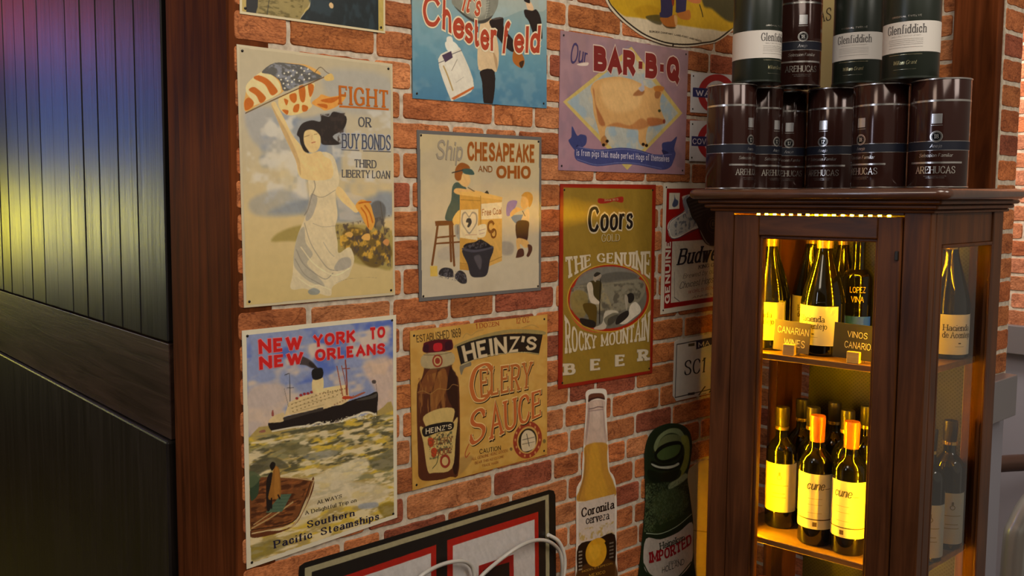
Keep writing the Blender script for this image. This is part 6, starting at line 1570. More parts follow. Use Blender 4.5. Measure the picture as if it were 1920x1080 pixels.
('q','981e14',3,1.0,[3270,4346,5690,4359,5797,844,3292,1163]),
('q','b2adaa',3,1.0,[3407,4205,5584,4219,5671,1016,3434,1231]),
('q','8a1c18',3,1.0,[4066,3645,4998,3634,5072,1408,4095,1517]),
('q','1a1414',3,1.0,[4184,3524,4884,3509,4937,1547,4213,1600]),
],"txt":[
]},
'capsign':{"o":(1.7738, 1.3333),"out":[0,1079,83,1161,217,1205,644,1213,956,1138,1325,1076,1709,888,1831,605,1737,294,1476,98,1162,0,952,15,768,89,634,215,525,400,392,568,237,690,131,871],"sm":1,
"ops":[
('v',[0,'26211d',1,'2c2724']),
('l','14110f',23,8,1.0,[75,1034,322,1086,648,1123]),
('l','14110f',23,8,1.0,[133,957,380,1011,702,1053]),
('l','14110f',23,8,1.0,[190,879,438,936,756,983]),
('l','14110f',23,8,1.0,[248,801,496,860,810,913]),
('l','14110f',23,8,1.0,[306,722,555,784,865,843]),
('l','14110f',23,8,1.0,[364,644,614,708,920,772]),
('l','4a4440',15,10,0.6,[54,1072,307,1126,621,1160]),
('l','4a4440',15,10,0.6,[112,994,365,1051,675,1091]),
('l','4a4440',15,10,0.6,[169,916,424,976,729,1021]),
('l','4a4440',15,10,0.6,[227,838,482,901,783,951]),
('l','4a4440',15,10,0.6,[284,760,541,825,837,881]),
('l','4a4440',16,10,0.6,[343,681,600,749,892,811]),
('p','1a1613',10,1.0,[590,685,739,790,1126,816,1557,672,1702,451,1526,175,1159,62,844,118,682,290]),
('p','352c22',8,1.0,[1325,490,1315,428,1280,373,1223,330,1151,303,1070,295,989,307,915,337,856,382,817,439,802,500,812,561,846,616,902,658,973,686,1053,694,1134,683,1209,654,1269,609,1309,552]),
('p','1a1613',8,1.0,[1283,491,1274,437,1245,390,1197,353,1137,330,1069,323,1001,333,939,359,889,398,856,446,843,499,852,552,880,599,927,636,987,659,1054,667,1122,657,1185,632,1236,593,1269,544]),
('p','55452a',6,1.0,[1197,515,1192,480,1174,449,1145,424,1107,409,1065,404,1023,411,985,428,954,453,933,485,925,521,930,555,948,587,977,611,1014,627,1056,631,1098,625,1137,609,1168,583,1189,551]),
('p','1a1613',6,1.0,[1171,516,1167,487,1152,460,1129,440,1098,427,1065,423,1031,428,999,442,974,464,958,491,951,520,955,549,970,575,993,596,1023,609,1056,613,1091,608,1122,594,1147,572,1164,546]),
('l','8a8478',27,8,1.0,[552,369,686,214,806,96,925,31]),
],"txt":[
('E',[1015,481,1115,479,1111,568,1011,569],'sans','6a5632',1.8,1.8,{'sp':1.2}),
]},
}
JOINTS = [(0.732, 1.707), (0.954, 1.603), (1.171, 1.6), (1.279, 1.604), (0.956, 1.5), (0.956, 1.293), (1.065, 1.245), (1.176, 1.244), (0.954, 1.202), (1.608, 1.034), (1.39, 1.033), (1.743, 0.949), (1.609, 0.938), (1.392, 0.939), (1.855, 0.888), (1.61, 0.843), (1.391, 0.846), (1.607, 0.838), (1.61, 0.737), (1.395, 0.742), (0.961, 0.898), (1.176, 0.873)]
CABLE = [(0.9618, -0.014, 0.7485), (0.9893, -0.018, 0.7663), (1.0366, -0.014, 0.7707), (1.0788, -0.018, 0.7672), (1.1078, -0.014, 0.748), (1.1125, -0.018, 0.7208), (1.108, -0.014, 0.7028), (1.133, -0.018, 0.7259), (1.1856, -0.014, 0.7428), (1.2324, -0.018, 0.7583), (1.2814, -0.014, 0.7572), (1.316, -0.018, 0.7467), (1.3491, -0.014, 0.7192), (1.3549, -0.018, 0.6916), (1.3567, -0.014, 0.6509), (1.3337, -0.018, 0.6244)]
CABLE2 = [(1.3231, -0.008, 0.7565), (1.352, -0.008, 0.7371), (1.3685, -0.008, 0.7101), (1.374, -0.008, 0.6788), (1.3664, -0.008, 0.6462), (1.3539, -0.008, 0.6209)]

# x, y, label turn, years, height
TINS = [
 (1.662, -0.188, 52, '12', 0.2115, 'rum tin at the left end of the row on the cabinet'),
 (1.762, -0.188, 50, '12', 0.2115, 'second rum tin from the left in the bottom row'),
 (1.868, -0.186, 13, '12', 0.2115, 'third rum tin from the left, squeezed between its neighbours'),
 (1.884, -0.286, -20, '12', 0.2115, 'fourth rum tin from the left in the bottom row'),
 (1.748, -0.452, -42, '18', 0.1940, 'fifth rum tin from the left, badge 18 turned left'),
 (1.760, -0.552, -5, '18', 0.1940, 'rum tin at the right end of the row, full front showing'),
]
TUBES = [
 (1.690, -0.224, 1.6782, 50, 'green whisky tube stacked at the far left of the top row'),
 (1.866, -0.344, 1.6782, -10, 'green whisky tube in the middle of the top row'),
 (1.738, -0.506, 1.6608, -12, 'green whisky tube at the right end of the top row'),
]
TOPTIN = (1.813, -0.240, 1.6782, 14, 'brown rum tin standing among the green whisky tubes')
# x, y, shelf height, label turn, shape, height, radius, style, label shift, label
BOTTLES = [
 (1.749, -0.2326, 1.131, -26, 'burgundy', 0.285, 0.0425, 'hacienda', 0, 'white labelled wine bottle at the left of the upper shelf'),
 (1.7661, -0.3423, 1.131, -30, 'burgundy', 0.285, 0.042, 'hacienda', 0, 'white labelled wine bottle behind the CANARIAN WINES board'),
 (1.9127, -0.2346, 1.131, 0, 'burgundy', 0.285, 0.036, 'hacienda', 0.0, 'shaded wine bottle between the two front bottles, upper shelf'),
 (1.9186, -0.3034, 1.131, 170, 'burgundy', 0.285, 0.032, 'hacienda', 0, 'dark wine bottle far back right on the upper shelf'),
 (1.8653, -0.3636, 1.131, 0, 'jar', 0.245, 0.0295, 'jar', 0, 'slim dark bottle with blue label behind the VINOS CANARIOS board'),
 (1.9277, -0.5157, 1.131, 28, 'burgundy', 0.285, 0.0375, 'hacienda', -0.012, 'wine bottle seen through the side pane on the upper shelf'),
 (1.7491, -0.3495, 0.744, 0, 'bordeaux', 0.262, 0.0325, 'script', 0, 'left of two orange capped bottles on the middle shelf'),
 (1.7537, -0.4173, 0.744, -22, 'bordeaux', 0.262, 0.0325, 'script', 0, 'right of two orange capped bottles on the middle shelf'),
 (1.7816, -0.2536, 0.744, -5, 'bordeaux', 0.257, 0.0305, 'crest', 0, 'crest labelled wine bottle at the left of the middle shelf'),
 (1.833, -0.2945, 0.744, 0, 'bordeaux', 0.257, 0.03, 'crest', 0, 'dark capped bottle right behind the left orange capped one'),
 (1.9129, -0.3004, 0.744, 0, 'bordeaux', 0.257, 0.03, 'crest', 0, 'dark capped bottle between the orange caps, further back'),
 (1.8612, -0.3554, 0.744, 0, 'bordeaux', 0.257, 0.03, 'crest', 0, 'dark capped bottle beside the right orange cap'),
 (1.9332, -0.3614, 0.744, 0, 'bordeaux', 0.257, 0.03, 'crest', 0, 'dark capped bottle at the right edge of the door pane'),
 (1.8859, -0.2405, 0.744, 0, 'bordeaux', 0.257, 0.03, 'crest', 0, 'dark capped bottle in the back row, second from left'),
 (1.8379, -0.5291, 0.744, 12, 'bordeaux', 0.257, 0.0295, 'crest', -0.026, 'nearer of two bottles behind the side pane, middle shelf'),
 (1.9366, -0.5269, 0.744, 20, 'bordeaux', 0.257, 0.0285, 'crest', -0.024, 'further of two bottles behind the side pane, middle shelf'),
 (1.7617, -0.2326, 0.36, 0, 'bordeaux', 0.262, 0.0315, 'script', 0, 'orange capped bottle at the left of the lowest shelf'),
 (1.8332, -0.2959, 0.36, 0, 'bordeaux', 0.262, 0.0315, 'script', 0, 'orange capped bottle in the middle of the lowest shelf'),
]

# ------------------------------------------------------------------ the setting
mb = MB()
mb.box(-3, 3.2, -4.2, 5.4, -0.1, 0.0)
tag(mb.build('floor', M_FLOOR), 'dark boarded floor of the bar', 'floor', kind='structure')
M_DARKWALL = pbr('dark_panelled_wall', (0.030, 0.020, 0.015), 0.6)
mb = MB()
mb.box(-3.0, -2.9, -4.2, 5.4, 0, 3.0)
tag(mb.build('wall_left', M_DARKWALL), 'dark panelled wall on the far left of the bar', 'wall', kind='structure')
mb = MB()
mb.box(-2.9, 0.75, 5.3, 5.4, 0, 3.0)
tag(mb.build('wall_back', M_DARKWALL), 'dark panelled wall at the end of the side room', 'wall', kind='structure')


def brick_wall(name, X0, X1, Z0, Z1, place, joints, seed, label, thick=0.09, pitch=0.05135, zref=1.45 + 0.2345, cols=None):
    """a mortar slab with brick faces standing 2 mm proud; place(u, z, d) with d = depth behind the brick face"""
    rnd = random.Random(seed)
    mb = MB()
    v = [(X0, Z0), (X1, Z0), (X1, Z1), (X0, Z1)]
    mb.add([place(u, z, 0.0022) for u, z in v] + [place(u, z, thick) for u, z in v],
           [(0, 1, 2, 3), (7, 6, 5, 4), (0, 4, 5, 1), (1, 5, 6, 2), (2, 6, 7, 3), (3, 7, 4, 0)], (1, 1, 1), 0)
    k0, k1 = int(math.floor((Z0 - zref) / pitch)), int(math.ceil((Z1 - zref) / pitch))
    pal = cols or ['b26a36', 'bc7240', 'a85e32', 'b46c3a', 'a25a30', 'c07a48', '965034', 'ae6638', 'b86a38']
    for k in range(k0, k1):
        za, zb = zref + k * pitch, zref + (k + 1) * pitch
        za, zb = max(za, Z0), min(zb, Z1)
        if zb - za < 0.015:
            continue
        js = joints.get(k)
        cut = [X0]
        x = X0 + rnd.uniform(-0.1, 0.02) + (0.08 if k % 2 else 0)
        known = sorted(js) if js else []
        while x < X1:
            x += rnd.choice((0.168, 0.083, 0.168, 0.15))
            nk = [j for j in known if cut[-1] < j <= x + 0.05]
            if nk:
                x = nk[0]
                known.remove(nk[0])
            if x - cut[-1] > 0.035 and X1 - x > 0.03:
                cut.append(x)
        cut.append(X1)
        for a, b in zip(cut[:-1], cut[1:]):
            g = 0.0042
            xa, xb = a + g * rnd.uniform(0.7, 1.2), b - g * rnd.uniform(0.7, 1.2)
            zl, zh = za + g * rnd.uniform(0.7, 1.2), zb - g * rnd.uniform(0.7, 1.2)
            if xb - xa < 0.012:
                continue
            r = 0.006
            ring = []
            for cx_, cz_, a0 in ((xb - r, zl + r, -90), (xb - r, zh - r, 0), (xa + r, zh - r, 90), (xa + r, zl + r, 180)):
                for s in range(4):
                    an = R(a0 + 30 * s)
                    ring.append((cx_ + r * math.cos(an), cz_ + r * math.sin(an)))
                # wander along the side to the next corner
            full = []
            for i in range(16):
                p, q = ring[i], ring[(i + 1) % 16]
                full.append(p)
                L = math.hypot(q[0] - p[0], q[1] - p[1])
                m = int(L / 0.014)
                for s in range(1, m):
                    t = s / m
                    jx, jz = rnd.uniform(-.0011, .0011), rnd.uniform(-.0011, .0011)
                    full.append((p[0] + (q[0] - p[0]) * t + jx, p[1] + (q[1] - p[1]) * t + jz))
            n = len(full)
            cxm, czm = (xa + xb) / 2, (zl + zh) / 2
            sx, sz = 1 - 0.0030 / (xb - xa), 1 - 0.0030 / max(0.01, zh - zl)
            base = ink(rnd.choice(pal)) * np.array((0.90, 0.97, 1.12)) * rnd.uniform(0.76, 1.1)
            V = [place(x_, z_, 0.0022) for x_, z_ in full] + [place(cxm + (x_ - cxm) * sx, czm + (z_ - czm) * sz, 0.0) for x_, z_ in full]
            F = [(i, (i + 1) % n, n + (i + 1) % n, n + i) for i in range(n)] + [tuple(range(n, 2 * n))]
            mb.add(V, F, base, 1)
    o = mb.build(name, [M_MORTAR, M_BRICK])
    return tag(o, label, 'wall', kind='structure')


J = {}
ZR = 1.45 + 0.2345


def joint(x, z):
    J.setdefault(int(math.floor((z - ZR) / 0.05135)), []).append(x)


for x, z in JOINTS:
    joint(x, z)
brick_wall('wall_front', 0.634, 2.088, 0.30, 2.30, lambda u, z, d: (u, d, z), J, 5, 'front wall papered with orange brick, hung with tin signs')
brick_wall('wall_right', 0.004, 0.5330, 0.0, 2.4, lambda u, z, d: (2.09 + d, -u, z), {}, 8, 'short brick wall behind the cabinet and tins', 0.10)
brick_wall('wall_return', 2.092, 2.196, 0.985, 2.4, lambda u, z, d: (u, -0.5345 + d, z), {}, 11, 'narrow brick end face of the pier at right', 0.05)
mb = MB()
mb.box(2.092, 2.196, -0.5335, -0.49, 0, 0.984)
tag(mb.build('wall_pier_base', M_GREYWALL), 'grey painted lower face of the brick pier', 'wall', kind='structure')
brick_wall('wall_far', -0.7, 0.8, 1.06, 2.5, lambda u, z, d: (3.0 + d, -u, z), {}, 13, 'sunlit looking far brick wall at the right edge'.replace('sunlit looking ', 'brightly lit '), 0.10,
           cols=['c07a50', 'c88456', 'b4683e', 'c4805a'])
mb = MB()
mb.box(3.0, 3.1, -0.8, 0.7, 0, 1.06)
tag(mb.build('wall_far_base', M_GREYWALL), 'pale grey lower part of the far wall', 'wall', kind='structure')
mb = MB()
mb.box(2.04, 2.166, -0.566, -0.536, 0.985, 1.073)
tag(mb.build('trim_1', M_RAILPAINT, bevel=0.002), 'grey dado rail block on the brick pier', 'trim', kind='structure')
mb = MB()
mb.box(2.97, 2.999, -0.8, 0.7, 0.992, 1.075)
tag(mb.build('trim_2', M_RAILPAINT, bevel=0.002), 'grey dado rail on the far wall', 'trim', kind='structure')
# wooden posts
mb = MB()
mb.box(0.629, 0.70, 0.001, 0.24, 0, 2.5)
tag(mb.build('trim_3', M_POST, bevel=0.006), 'dark stained wooden post at the corner of the brick wall', 'post', kind='structure')
mb = MB()
mb.box(2.060, 2.0885, -0.5325, -0.448, 0, 2.4)
tag(mb.build('trim_4', M_POST, bevel=0.002), 'dark wooden post behind the cabinet at right', 'post', kind='structure')
# boarded partition with rail, seen at a slant on the left
door = empty('door_1', (0.65, 0.95, 0))
tag(door, 'dark boarded wooden partition with a broad rail, left of the post', 'door', kind='structure')
O = Vector((0.65, 0.95, 0))
seam = [0.258, 0.382, 0.480, 0.587, 0.683, 0.784, 0.890, 0.987, 1.101, 1.189, 1.294, 1.389, 1.49, 1.59, 1.69]
rnd = random.Random(3)
for i, (a, b) in enumerate(zip(seam[:-1], seam[1:])):
    mb = MB()
    tl = rnd.uniform(-0.0012, 0.0012)
    mb.box(a + 0.0018, b - 0.0018, 0, 0.022, 1.193, 2.5, fn=lambda y, x, z, a=a, b=b, tl=tl: (0.629 + x + tl * (y - (a + b) / 2) / (b - a) * 2 - O.x, y - O.y, z))
    mb.build('plank', M_PLANK, door, bevel=0.0025)
mb = MB()
mb.box(0.6305 - O.x, 0.651 - O.x, 0.258 - O.y, 1.69 - O.y, 1.016, 1.1895)
mb.build('rail', M_RAIL, door, bevel=0.0015)
mb = MB()
mb.box(0.622 - O.x, 0.651 - O.x, 0.256 - O.y, 1.69 - O.y, 0.0, 1.014)
mb.build('lower_panel', M_PANEL, door, bevel=0.004)
mb = MB()
mb.box(0.652 - O.x, 0.67 - O.x, 0.241 - O.y, 1.69 - O.y, 0, 2.5)
mb.build('backing', M_RAIL, door)

# ------------------------------------------------------------------ signs
def corners(k, d=0.009, four=(0, 1, 2, 3)):
    A = ART[k]
    q = np.array(A['out'], float).reshape(-1, 2) * 1e-4
    c = q.mean(0)
    r = []
    for i in four:
        p = q[i]
        r.append((A['o'][0] + p[0] + np.sign(c[0] - p[0]) * d, A['o'][1] + p[1] + np.sign(c[1] - p[1]) * d))
    return r


make_sign('fight', 'tall yellowed FIGHT OR BUY BONDS sign with a woman raising a flag', 'b8ab8c', 0.0003, 38, nails=corners('fight'))
make_sign('newyork', 'NEW YORK TO NEW ORLEANS sign with a steamship and a raft', 'c9c0a8', 0.0003, 70, nails=corners('newyork'))
make_sign('tobacco', 'blue baseball and cigarette sign above the coal stand sign, cut off by the photo top', '5a7f92', 0.0003, 0, nails=corners('tobacco')[2:] + corners('tobacco')[:1], ztop=0.283)
make_sign('railway', 'cream grey edged sign with two children at a coal stand', '5d5a58', 0.0003, 60, nails=corners('railway'))
make_sign('sauce', "mustard yellow celery sauce sign with a brown sauce bottle", 'ad8238', 0.0003, 0, nails=corners('sauce'))
make_sign('barbecue', 'mauve BAR-B-Q sign with a pig in a diamond', '94707c', 0.0003, 0, nails=corners('barbecue'))
make_sign('goldbeer', 'gold beer sign with red border and an oval photograph', '7e1a10', 0.0003, 0, nails=corners('goldbeer', 0.012))
make_sign('kingbeer', 'red and white beer label sign partly behind the cabinet', 'c0b6a2', 0.0003, 0, nails=corners('kingbeer'))
make_sign('plate', 'white number plate sign reading SC1 beside the cabinet', 'b4ada2', 0.0003, 0, name='number_plate', cat='plate')
make_sign('waterloo', 'upper white roundel sign with red ring and blue bar', 'b8b6b8', 0.0003, 0, nails=corners('waterloo', 0.008))
make_sign('covent', 'lower white roundel sign with red ring and blue bar', 'b8b6b8', 0.0003, 0, nails=corners('covent', 0.008))
make_sign('round', 'plain cream round sign behind the green bottle sign', 'a89468', 0.0003, 0)
make_sign('corona', 'clear beer bottle shaped sign with a white edge', 'c9c0b2', 0.0003, 0)
make_sign('import', 'green beer bottle shaped sign with a white label reading IMPORTED', '1a2414', 0.0016, 0)
make_sign('uniform', 'sign with a dark green coat, topmost above the FIGHT sign', 'bfb28e', 0.0003, 30, nails=[corners('uniform')[0], corners('uniform')[3]], ztop=0.289)
make_sign('oval', 'round white rimmed western sign with trousers and shoes, top edge', 'b8ac94', 0.0003, 0)
make_sign('marquee', 'black sign with cream line and red edged white squares, bottom', '15120f', 0.0003, 0)
make_sign('capsign', 'small dark ribbed cap shaped sign overlapping the red beer sign', '26211d', 0.0030, 0, name='tin_sign')

# parchment notice on the right wall, glimpsed between the tins
mb = MB()
mb.box(2.0855, 2.0885, -0.215, -0.10, 1.62, 1.95, ink('9a8a5c'))
nt_ = mb.build('paper_notice', M_ATTR)
tag(nt_, 'yellowed notice on the right wall, glimpsed between the tins', 'notice')
mb = MB()
put_text(mb, 'ISLAS', 'serif', 1.6, 0.7, '3a3020', lambda u, v, l: (2.0852 - l * 1e-4, -0.105 - 0.065 * u, 1.862 + 0.03 * v))
mb.build('lettering', M_INK, nt_)

M_CABLE2 = pbr('white_cable', (0.72, 0.69, 0.62), 0.35)
# looping cable over the black sign
def loop_pts(P, n=10):
    return [tuple(p) for p in smooth_open(np.array(P), n)]


mb = MB()
mb.tube(loop_pts(CABLE), 0.0038, 10)
tag(mb.build('electric_cable', M_CABLE, smooth=60), 'grey cable looping over the black framed sign', 'cable')

mb = MB()
mb.tube(loop_pts(CABLE2), 0.0042, 10)
tag(mb.build('electric_cable', M_CABLE2, smooth=60), 'white cable running behind the grey loop at the sign edge', 'cable')

# ------------------------------------------------------------------ display cabinet
LX, LY = 1.641, -0.168
YAW = R(7.6)
SDA = R(0.5)
FD = (math.sin(YAW), -math.cos(YAW))
SD = (math.cos(SDA), math.sin(SDA))
WID, DEP = 0.408, 0.338


def W(s, d, z):
    return (LX + FD[0] * s + SD[0] * d, LY + FD[1] * s + SD[1] * d, z)


CB0 = Vector(W(WID / 2, DEP / 2, 0))


def CW(s, d, z):
    p = W(s, d, z)
    return (p[0] - CB0.x, p[1] - CB0.y, z)


cab = empty('display_cabinet', CB0)
tag(cab, 'dark wooden glazed cabinet lit yellow inside, holding wine bottles', 'cabinet')


def cbox(name, mat, *boxes, bevel=0.002, parent=cab):
    mb = MB()
    for b in boxes:
        mb.box(*b, fn=CW)
    return mb.build(name, mat, parent, bevel=bevel)


TOPZ = 1.4655
cbox('post', M_CAB, (0.0, 0.0425, 0.0, 0.022, 0.0, 1.43))
cbox('post', M_CAB, (0.0, 0.020, 0.0222, 0.158, 0.0, 1.43))
cbox('post', M_CAB, (0.363, WID, 0.0, 0.022, 0.0, 1.43))
cbox('post', M_CAB, (0.388, WID, 0.0222, 0.05, 0.0, 1.43))
cbox('post', M_CAB, (0.0, 0.020, 0.228, DEP, 0.0, 1.43))
cbox('post', M_CAB, (0.368, WID, 0.288, DEP, 0.0, 1.43))
cbox('header', M_CABX, (0.0425, 0.363, 0.0, 0.022, 1.4165, 1.432), bevel=0.001)
for s0, s1 in ((0.003, 0.018), (0.390, 0.405)):
    cbox('side_rail', M_CAB, (s0, s1, 0.05, 0.288, 1.362, 1.43))
    cbox('side_rail', M_CAB, (s0, s1, 0.05, 0.288, 0.0, 0.10))
# bead round the side window
for s0, s1 in ((-0.0005, 0.004), (0.404, 0.4085)):
    for b_ in ((s0, s1, 0.05, 0.288, 1.356, 1.3625), (s0, s1, 0.05, 0.056, 0.1, 1.3625), (s0, s1, 0.282, 0.288, 0.1, 1.3625)):
        cbox('bead', M_CAB, b_, bevel=0.0012)
for s0 in (0.008, 0.396):
    mb = MB()
    mb.add([CW(s0, 0.05, 0.10), CW(s0, 0.288, 0.10), CW(s0, 0.288, 1.362), CW(s0, 0.05, 1.362)], [(0, 1, 2, 3)])
    mb.build('side_pane', M_PANE, cab)
cbox('back_panel', M_MESH, (0.04, 0.368, DEP - 0.008, DEP, 0.06, 1.43), bevel=0)
cbox('base', M_CABX, (0.02, 0.388, 0.02, DEP - 0.01, 0.04, 0.085))
for z in (1.131, 0.744, 0.360):
    cbox('shelf', M_SHELF, (0.02, 0.387, 0.030, DEP - 0.010, z - 0.013, z), bevel=0.0015)
# mouldings under the top
for k, (o_, z0, z1) in enumerate(((0.024, 1.4365, 1.445), (0.015, 1.4275, 1.4365), (0.007, 1.4205, 1.4275))):
    cbox('cornice', M_CABX, (-o_, WID + o_, -o_, DEP + 0.01, z0, z1), bevel=0.0035)
# rounded top board
mb = MB()
OV = 0.041
prof = [(math.sin(a) * 0.0105, math.cos(a) * 0.0102) for a in np.linspace(0, math.pi, 9)]
n = len(prof)
zc = TOPZ - 0.0102
path = []
for (cs, cd_, a0, a1) in ((-OV + 0.022, DEP - 0.02, 180, 180), (-OV + 0.022, -OV + 0.022, 180, 270), (WID + OV - 0.022, -OV + 0.022, 270, 360), (WID + OV - 0.022, DEP - 0.02, 0, 0)):
    for t in np.linspace(0, 1, 7):
        a = R(a0 + (a1 - a0) * t)
        path.append((cs, cd_, math.cos(a), math.sin(a)))
V, F = [], []
for cs, cd_, nx_, ny_ in path:
    for pr, pz in prof:
        q = 0.022 - 0.0105 + pr
        V.append(CW(cs + nx_ * q, cd_ + ny_ * q, zc + pz))
m = len(path)
for i in range(m - 1):
    for j in range(n - 1):
        F.append((i * n + j, i * n + j + 1, (i + 1) * n + j + 1, (i + 1) * n + j))
F.append(tuple(i * n for i in range(m)))
F.append(tuple(i * n + n - 1 for i in range(m - 1, -1, -1)))
F.append(tuple((m - 1) * n + j for j in range(n)) + tuple(j for j in range(n - 1, -1, -1)))
mb.add(V, F)
mb.build('top_board', M_TOP, cab, smooth=40)
# door
dr = empty('door', (0, 0, 0))
dr.parent = cab
for b_ in ((0.044, 0.096, -0.002, 0.022, 0.09, 1.4135), (0.320, 0.361, -0.002, 0.022, 0.09, 1.4135)):
    cbox('door_stile', M_CAB, b_, parent=dr)
for b_ in ((0.096, 0.320, -0.002, 0.022, 1.373, 1.4135), (0.096, 0.320, -0.002, 0.022, 0.09, 0.16)):
    cbox('door_rail', M_CABX, b_, parent=dr)
for b_ in ((0.096, 0.102, 0.004, 0.018, 0.16, 1.373), (0.314, 0.320, 0.004, 0.018, 0.16, 1.373), (0.096, 0.320, 0.004, 0.018, 1.366, 1.373)):
    cbox('bead', M_CAB, b_, parent=dr, bevel=0.002)
mb = MB()
mb.add([CW(0.1, 0.012, 0.15), CW(0.316, 0.012, 0.15), CW(0.316, 0.012, 1.37), CW(0.1, 0.012, 1.37)], [(0, 1, 2, 3)])
mb.build('pane', M_PANE, dr)
cbox('latch', M_NAIL, (0.352, 0.358, -0.006, -0.002, 1.335, 1.352), parent=dr, bevel=0.001)

# LED string inside the door frame: tape on the back of the stiles and rail, lamps facing across the cabinet
led = empty('led_string', (0, 0, 0))
led.parent = cab
led['label'] = 'yellow lamps round the inside of the door'
for s0, x_ in ((0.070, 0), (0.344, 0), (None, 1)):
    mb, tp = MB(), MB()
    if x_ == 0:
        a_, h_ = (0.0008, 0.0055) if s0 < 0.2 else (-0.0013, 0.0018)
        for z in np.arange(0.20, 1.40, 0.0165):
            mb.box(s0 + a_, s0 + a_ + 0.0005, 0.0294, 0.0332, z - h_, z + h_, fn=CW)
        tp.box(s0 - 0.0007, s0 + 0.0007, 0.0225, 0.0385, 0.19, 1.41, (0.8, 0.75, 0.6), fn=CW)
        e_ = (s0 + 0.0007, s0 + 0.018) if s0 < 0.2 else (s0 - 0.034, s0 - 0.0007)
        tp.box(e_[0], e_[1], 0.0280, 0.0290, 0.19, 1.41, (0.8, 0.75, 0.6), fn=CW)  # unseen lip added to stop lamp light leaking out through the pane
    else:
        for s1 in np.arange(0.08, 0.34, 0.0165):
            mb.box(s1 - 0.003, s1 + 0.003, 0.0245, 0.0255, 1.4125, 1.4165, fn=CW)
        tp.box(0.075, 0.34, 0.0225, 0.0244, 1.402, 1.4125, (0.8, 0.75, 0.6), fn=CW)
    tp.build('tape', M_ATTR, led)
    mb.build('lamp_row', M_LED, led)

# ------------------------------------------------------------------ bottles and tins
def face(x, y, off=0):
    return math.atan2(CAM.y - y, CAM.x - x) + math.pi / 2 + R(off)


def cyl_text(mb, r, text, font, tk, tn, col, xc, z0, h, wid, sp=1.2, sh=0, ol=None, raw=None):
    """a line of text wrapped on a cylinder, centred at arc length xc"""
    def place(u, v, l):
        a = (xc + (u - 0.5) * wid) / r
        rr = r + 0.0003 + l * 0.00005
        return (rr * math.sin(a), -rr * math.cos(a), z0 + v * h)
    V, F, Wd = lay_text(text, font, tk, tn, sp, 0, sh)
    if len(V):
        mb.add([place(x / Wd, y / 10, 1 + k) for x, y, k in V], F, raw if raw is not None else ink(col))


def rum_tin(P, off, years, h, r, label):
    root = empty('rum_tin', P, face(P[0], P[1], off))
    tag(root, label, 'tin', 'brown rum tins on the cabinet')
    mb = MB()
    mb.lathe([(r - 0.001, 0), (r, 0.002), (r, h - 0.002), (r - 0.001, h), (r - 0.003, h), (r - 0.004, h - 0.002), (0.001, h - 0.002)], 56)
    mb.build('body', M_TINBROWN, root, smooth=35)
    k = h / 0.2
    mb = MB()
    mb.lathe([(r + 0.0003, 0.0005), (r + 0.0011, 0.001), (r + 0.0011, 0.0024), (r + 0.0003, 0.003)], 56, cap=False)
    mb.build('rim', M_STEEL, root, smooth=50)
    mb = MB()
    mb.lathe([(r + 0.0003, h - 0.0035), (r + 0.0011, h - 0.003), (r + 0.0011, h - 0.001), (r + 0.0003, h - 0.0005)], 56, cap=False)
    mb.build('rim', M_STEEL, root, smooth=50)
    mb = MB()
    mb.patch(r + 0.0002, -math.pi, math.pi, 0.157 * k, 0.1605 * k, 56)
    mb.build('lid_seam', M_STEEL, root, smooth=60)
    mb = MB()
    mb.patch(r + 0.0002, -2.2, 2.2, 0.0690 * k, 0.0845 * k, 48, ink('10131f'))
    mb.build('band', M_ATTR, root, smooth=60)
    mb = MB()
    sv = (0.62, 0.60, 0.58)
    for z in (0.0682, 0.0848):
        mb.patch(r + 0.0003, -2.2, 2.2, z * k, (z + 0.0008) * k, 48, sv)
    mb.patch(r + 0.0003, -0.95, 0.95, 0.0445 * k, 0.0478 * k, 30, sv)
    mb.patch(r + 0.0004, -0.17, 0.17, 0.117 * k, 0.135 * k, 8, (0.72, 0.72, 0.74))
    mb.patch(r + 0.0004, -0.19, 0.19, 0.1135 * k, 0.1145 * k, 8, sv)
    # number badge
    for ra, rb, c, l in ((0.0, 0.0096, ink('0c0c10'), 0.0004), (0.0083, 0.0102, sv, 0.00055), (0.0068, 0.0074, sv, 0.00055)):
        V, F = [], []
        for i in range(28):
            t = 2 * math.pi * i / 28
            for q in (ra, rb):
                a = q * math.cos(t) / r
                V.append(((r + l) * math.sin(a), -(r + l) * math.cos(a), 0.0935 * k + q * math.sin(t)))
        for i in range(28):
            j = (i + 1) % 28
            F.append((2 * i, 2 * i + 1, 2 * j + 1, 2 * j))
        mb.add(V, F, c)
    mb.build('foil_print', M_FOIL, root)
    mb = MB()
    cyl_text(mb, r + 0.0004, years, 'serif', 2.0, 0.8, '', 0, 0.0898 * k, 0.0078, 0.0078, raw=(.75, .74, .72))
    cyl_text(mb, r, 'AREHUCAS', 'serif', 1.7, 0.7, '', 0, 0.0265 * k, 0.0125, 0.066, raw=(.72, .68, .62), sp=1.0)
    cyl_text(mb, r, 'Selecci\u00f3n Familiar'.replace('\u00f3', 'o'), 'hand', 1.3, 0.7, '', 0, 0.0565 * k, 0.0062, 0.056, raw=(.66, .62, .58), sh=0.25)
    cyl_text(mb, r, 'A\u00f1ejo'.replace('\u00f1', 'n'), 'hand', 1.4, 0.7, '', 0, 0.0735 * k, 0.0062, 0.019, raw=(.6, .6, .64), sh=0.25)
    cyl_text(mb, r, 'RON DE CANARIAS SELECTO', 'sans', 1.0, 0.9, '', 0, 0.0205 * k, 0.0018, 0.036, raw=(.5, .47, .44), sp=1.6)
    cyl_text(mb, r, 'DESTILERIAS AREHUCAS', 'sans', 1.0, 0.9, '', 0, 0.0175 * k, 0.0018, 0.030, raw=(.5, .47, .44), sp=1.6)
    mb.build('lettering', M_FOIL, root)
    return root


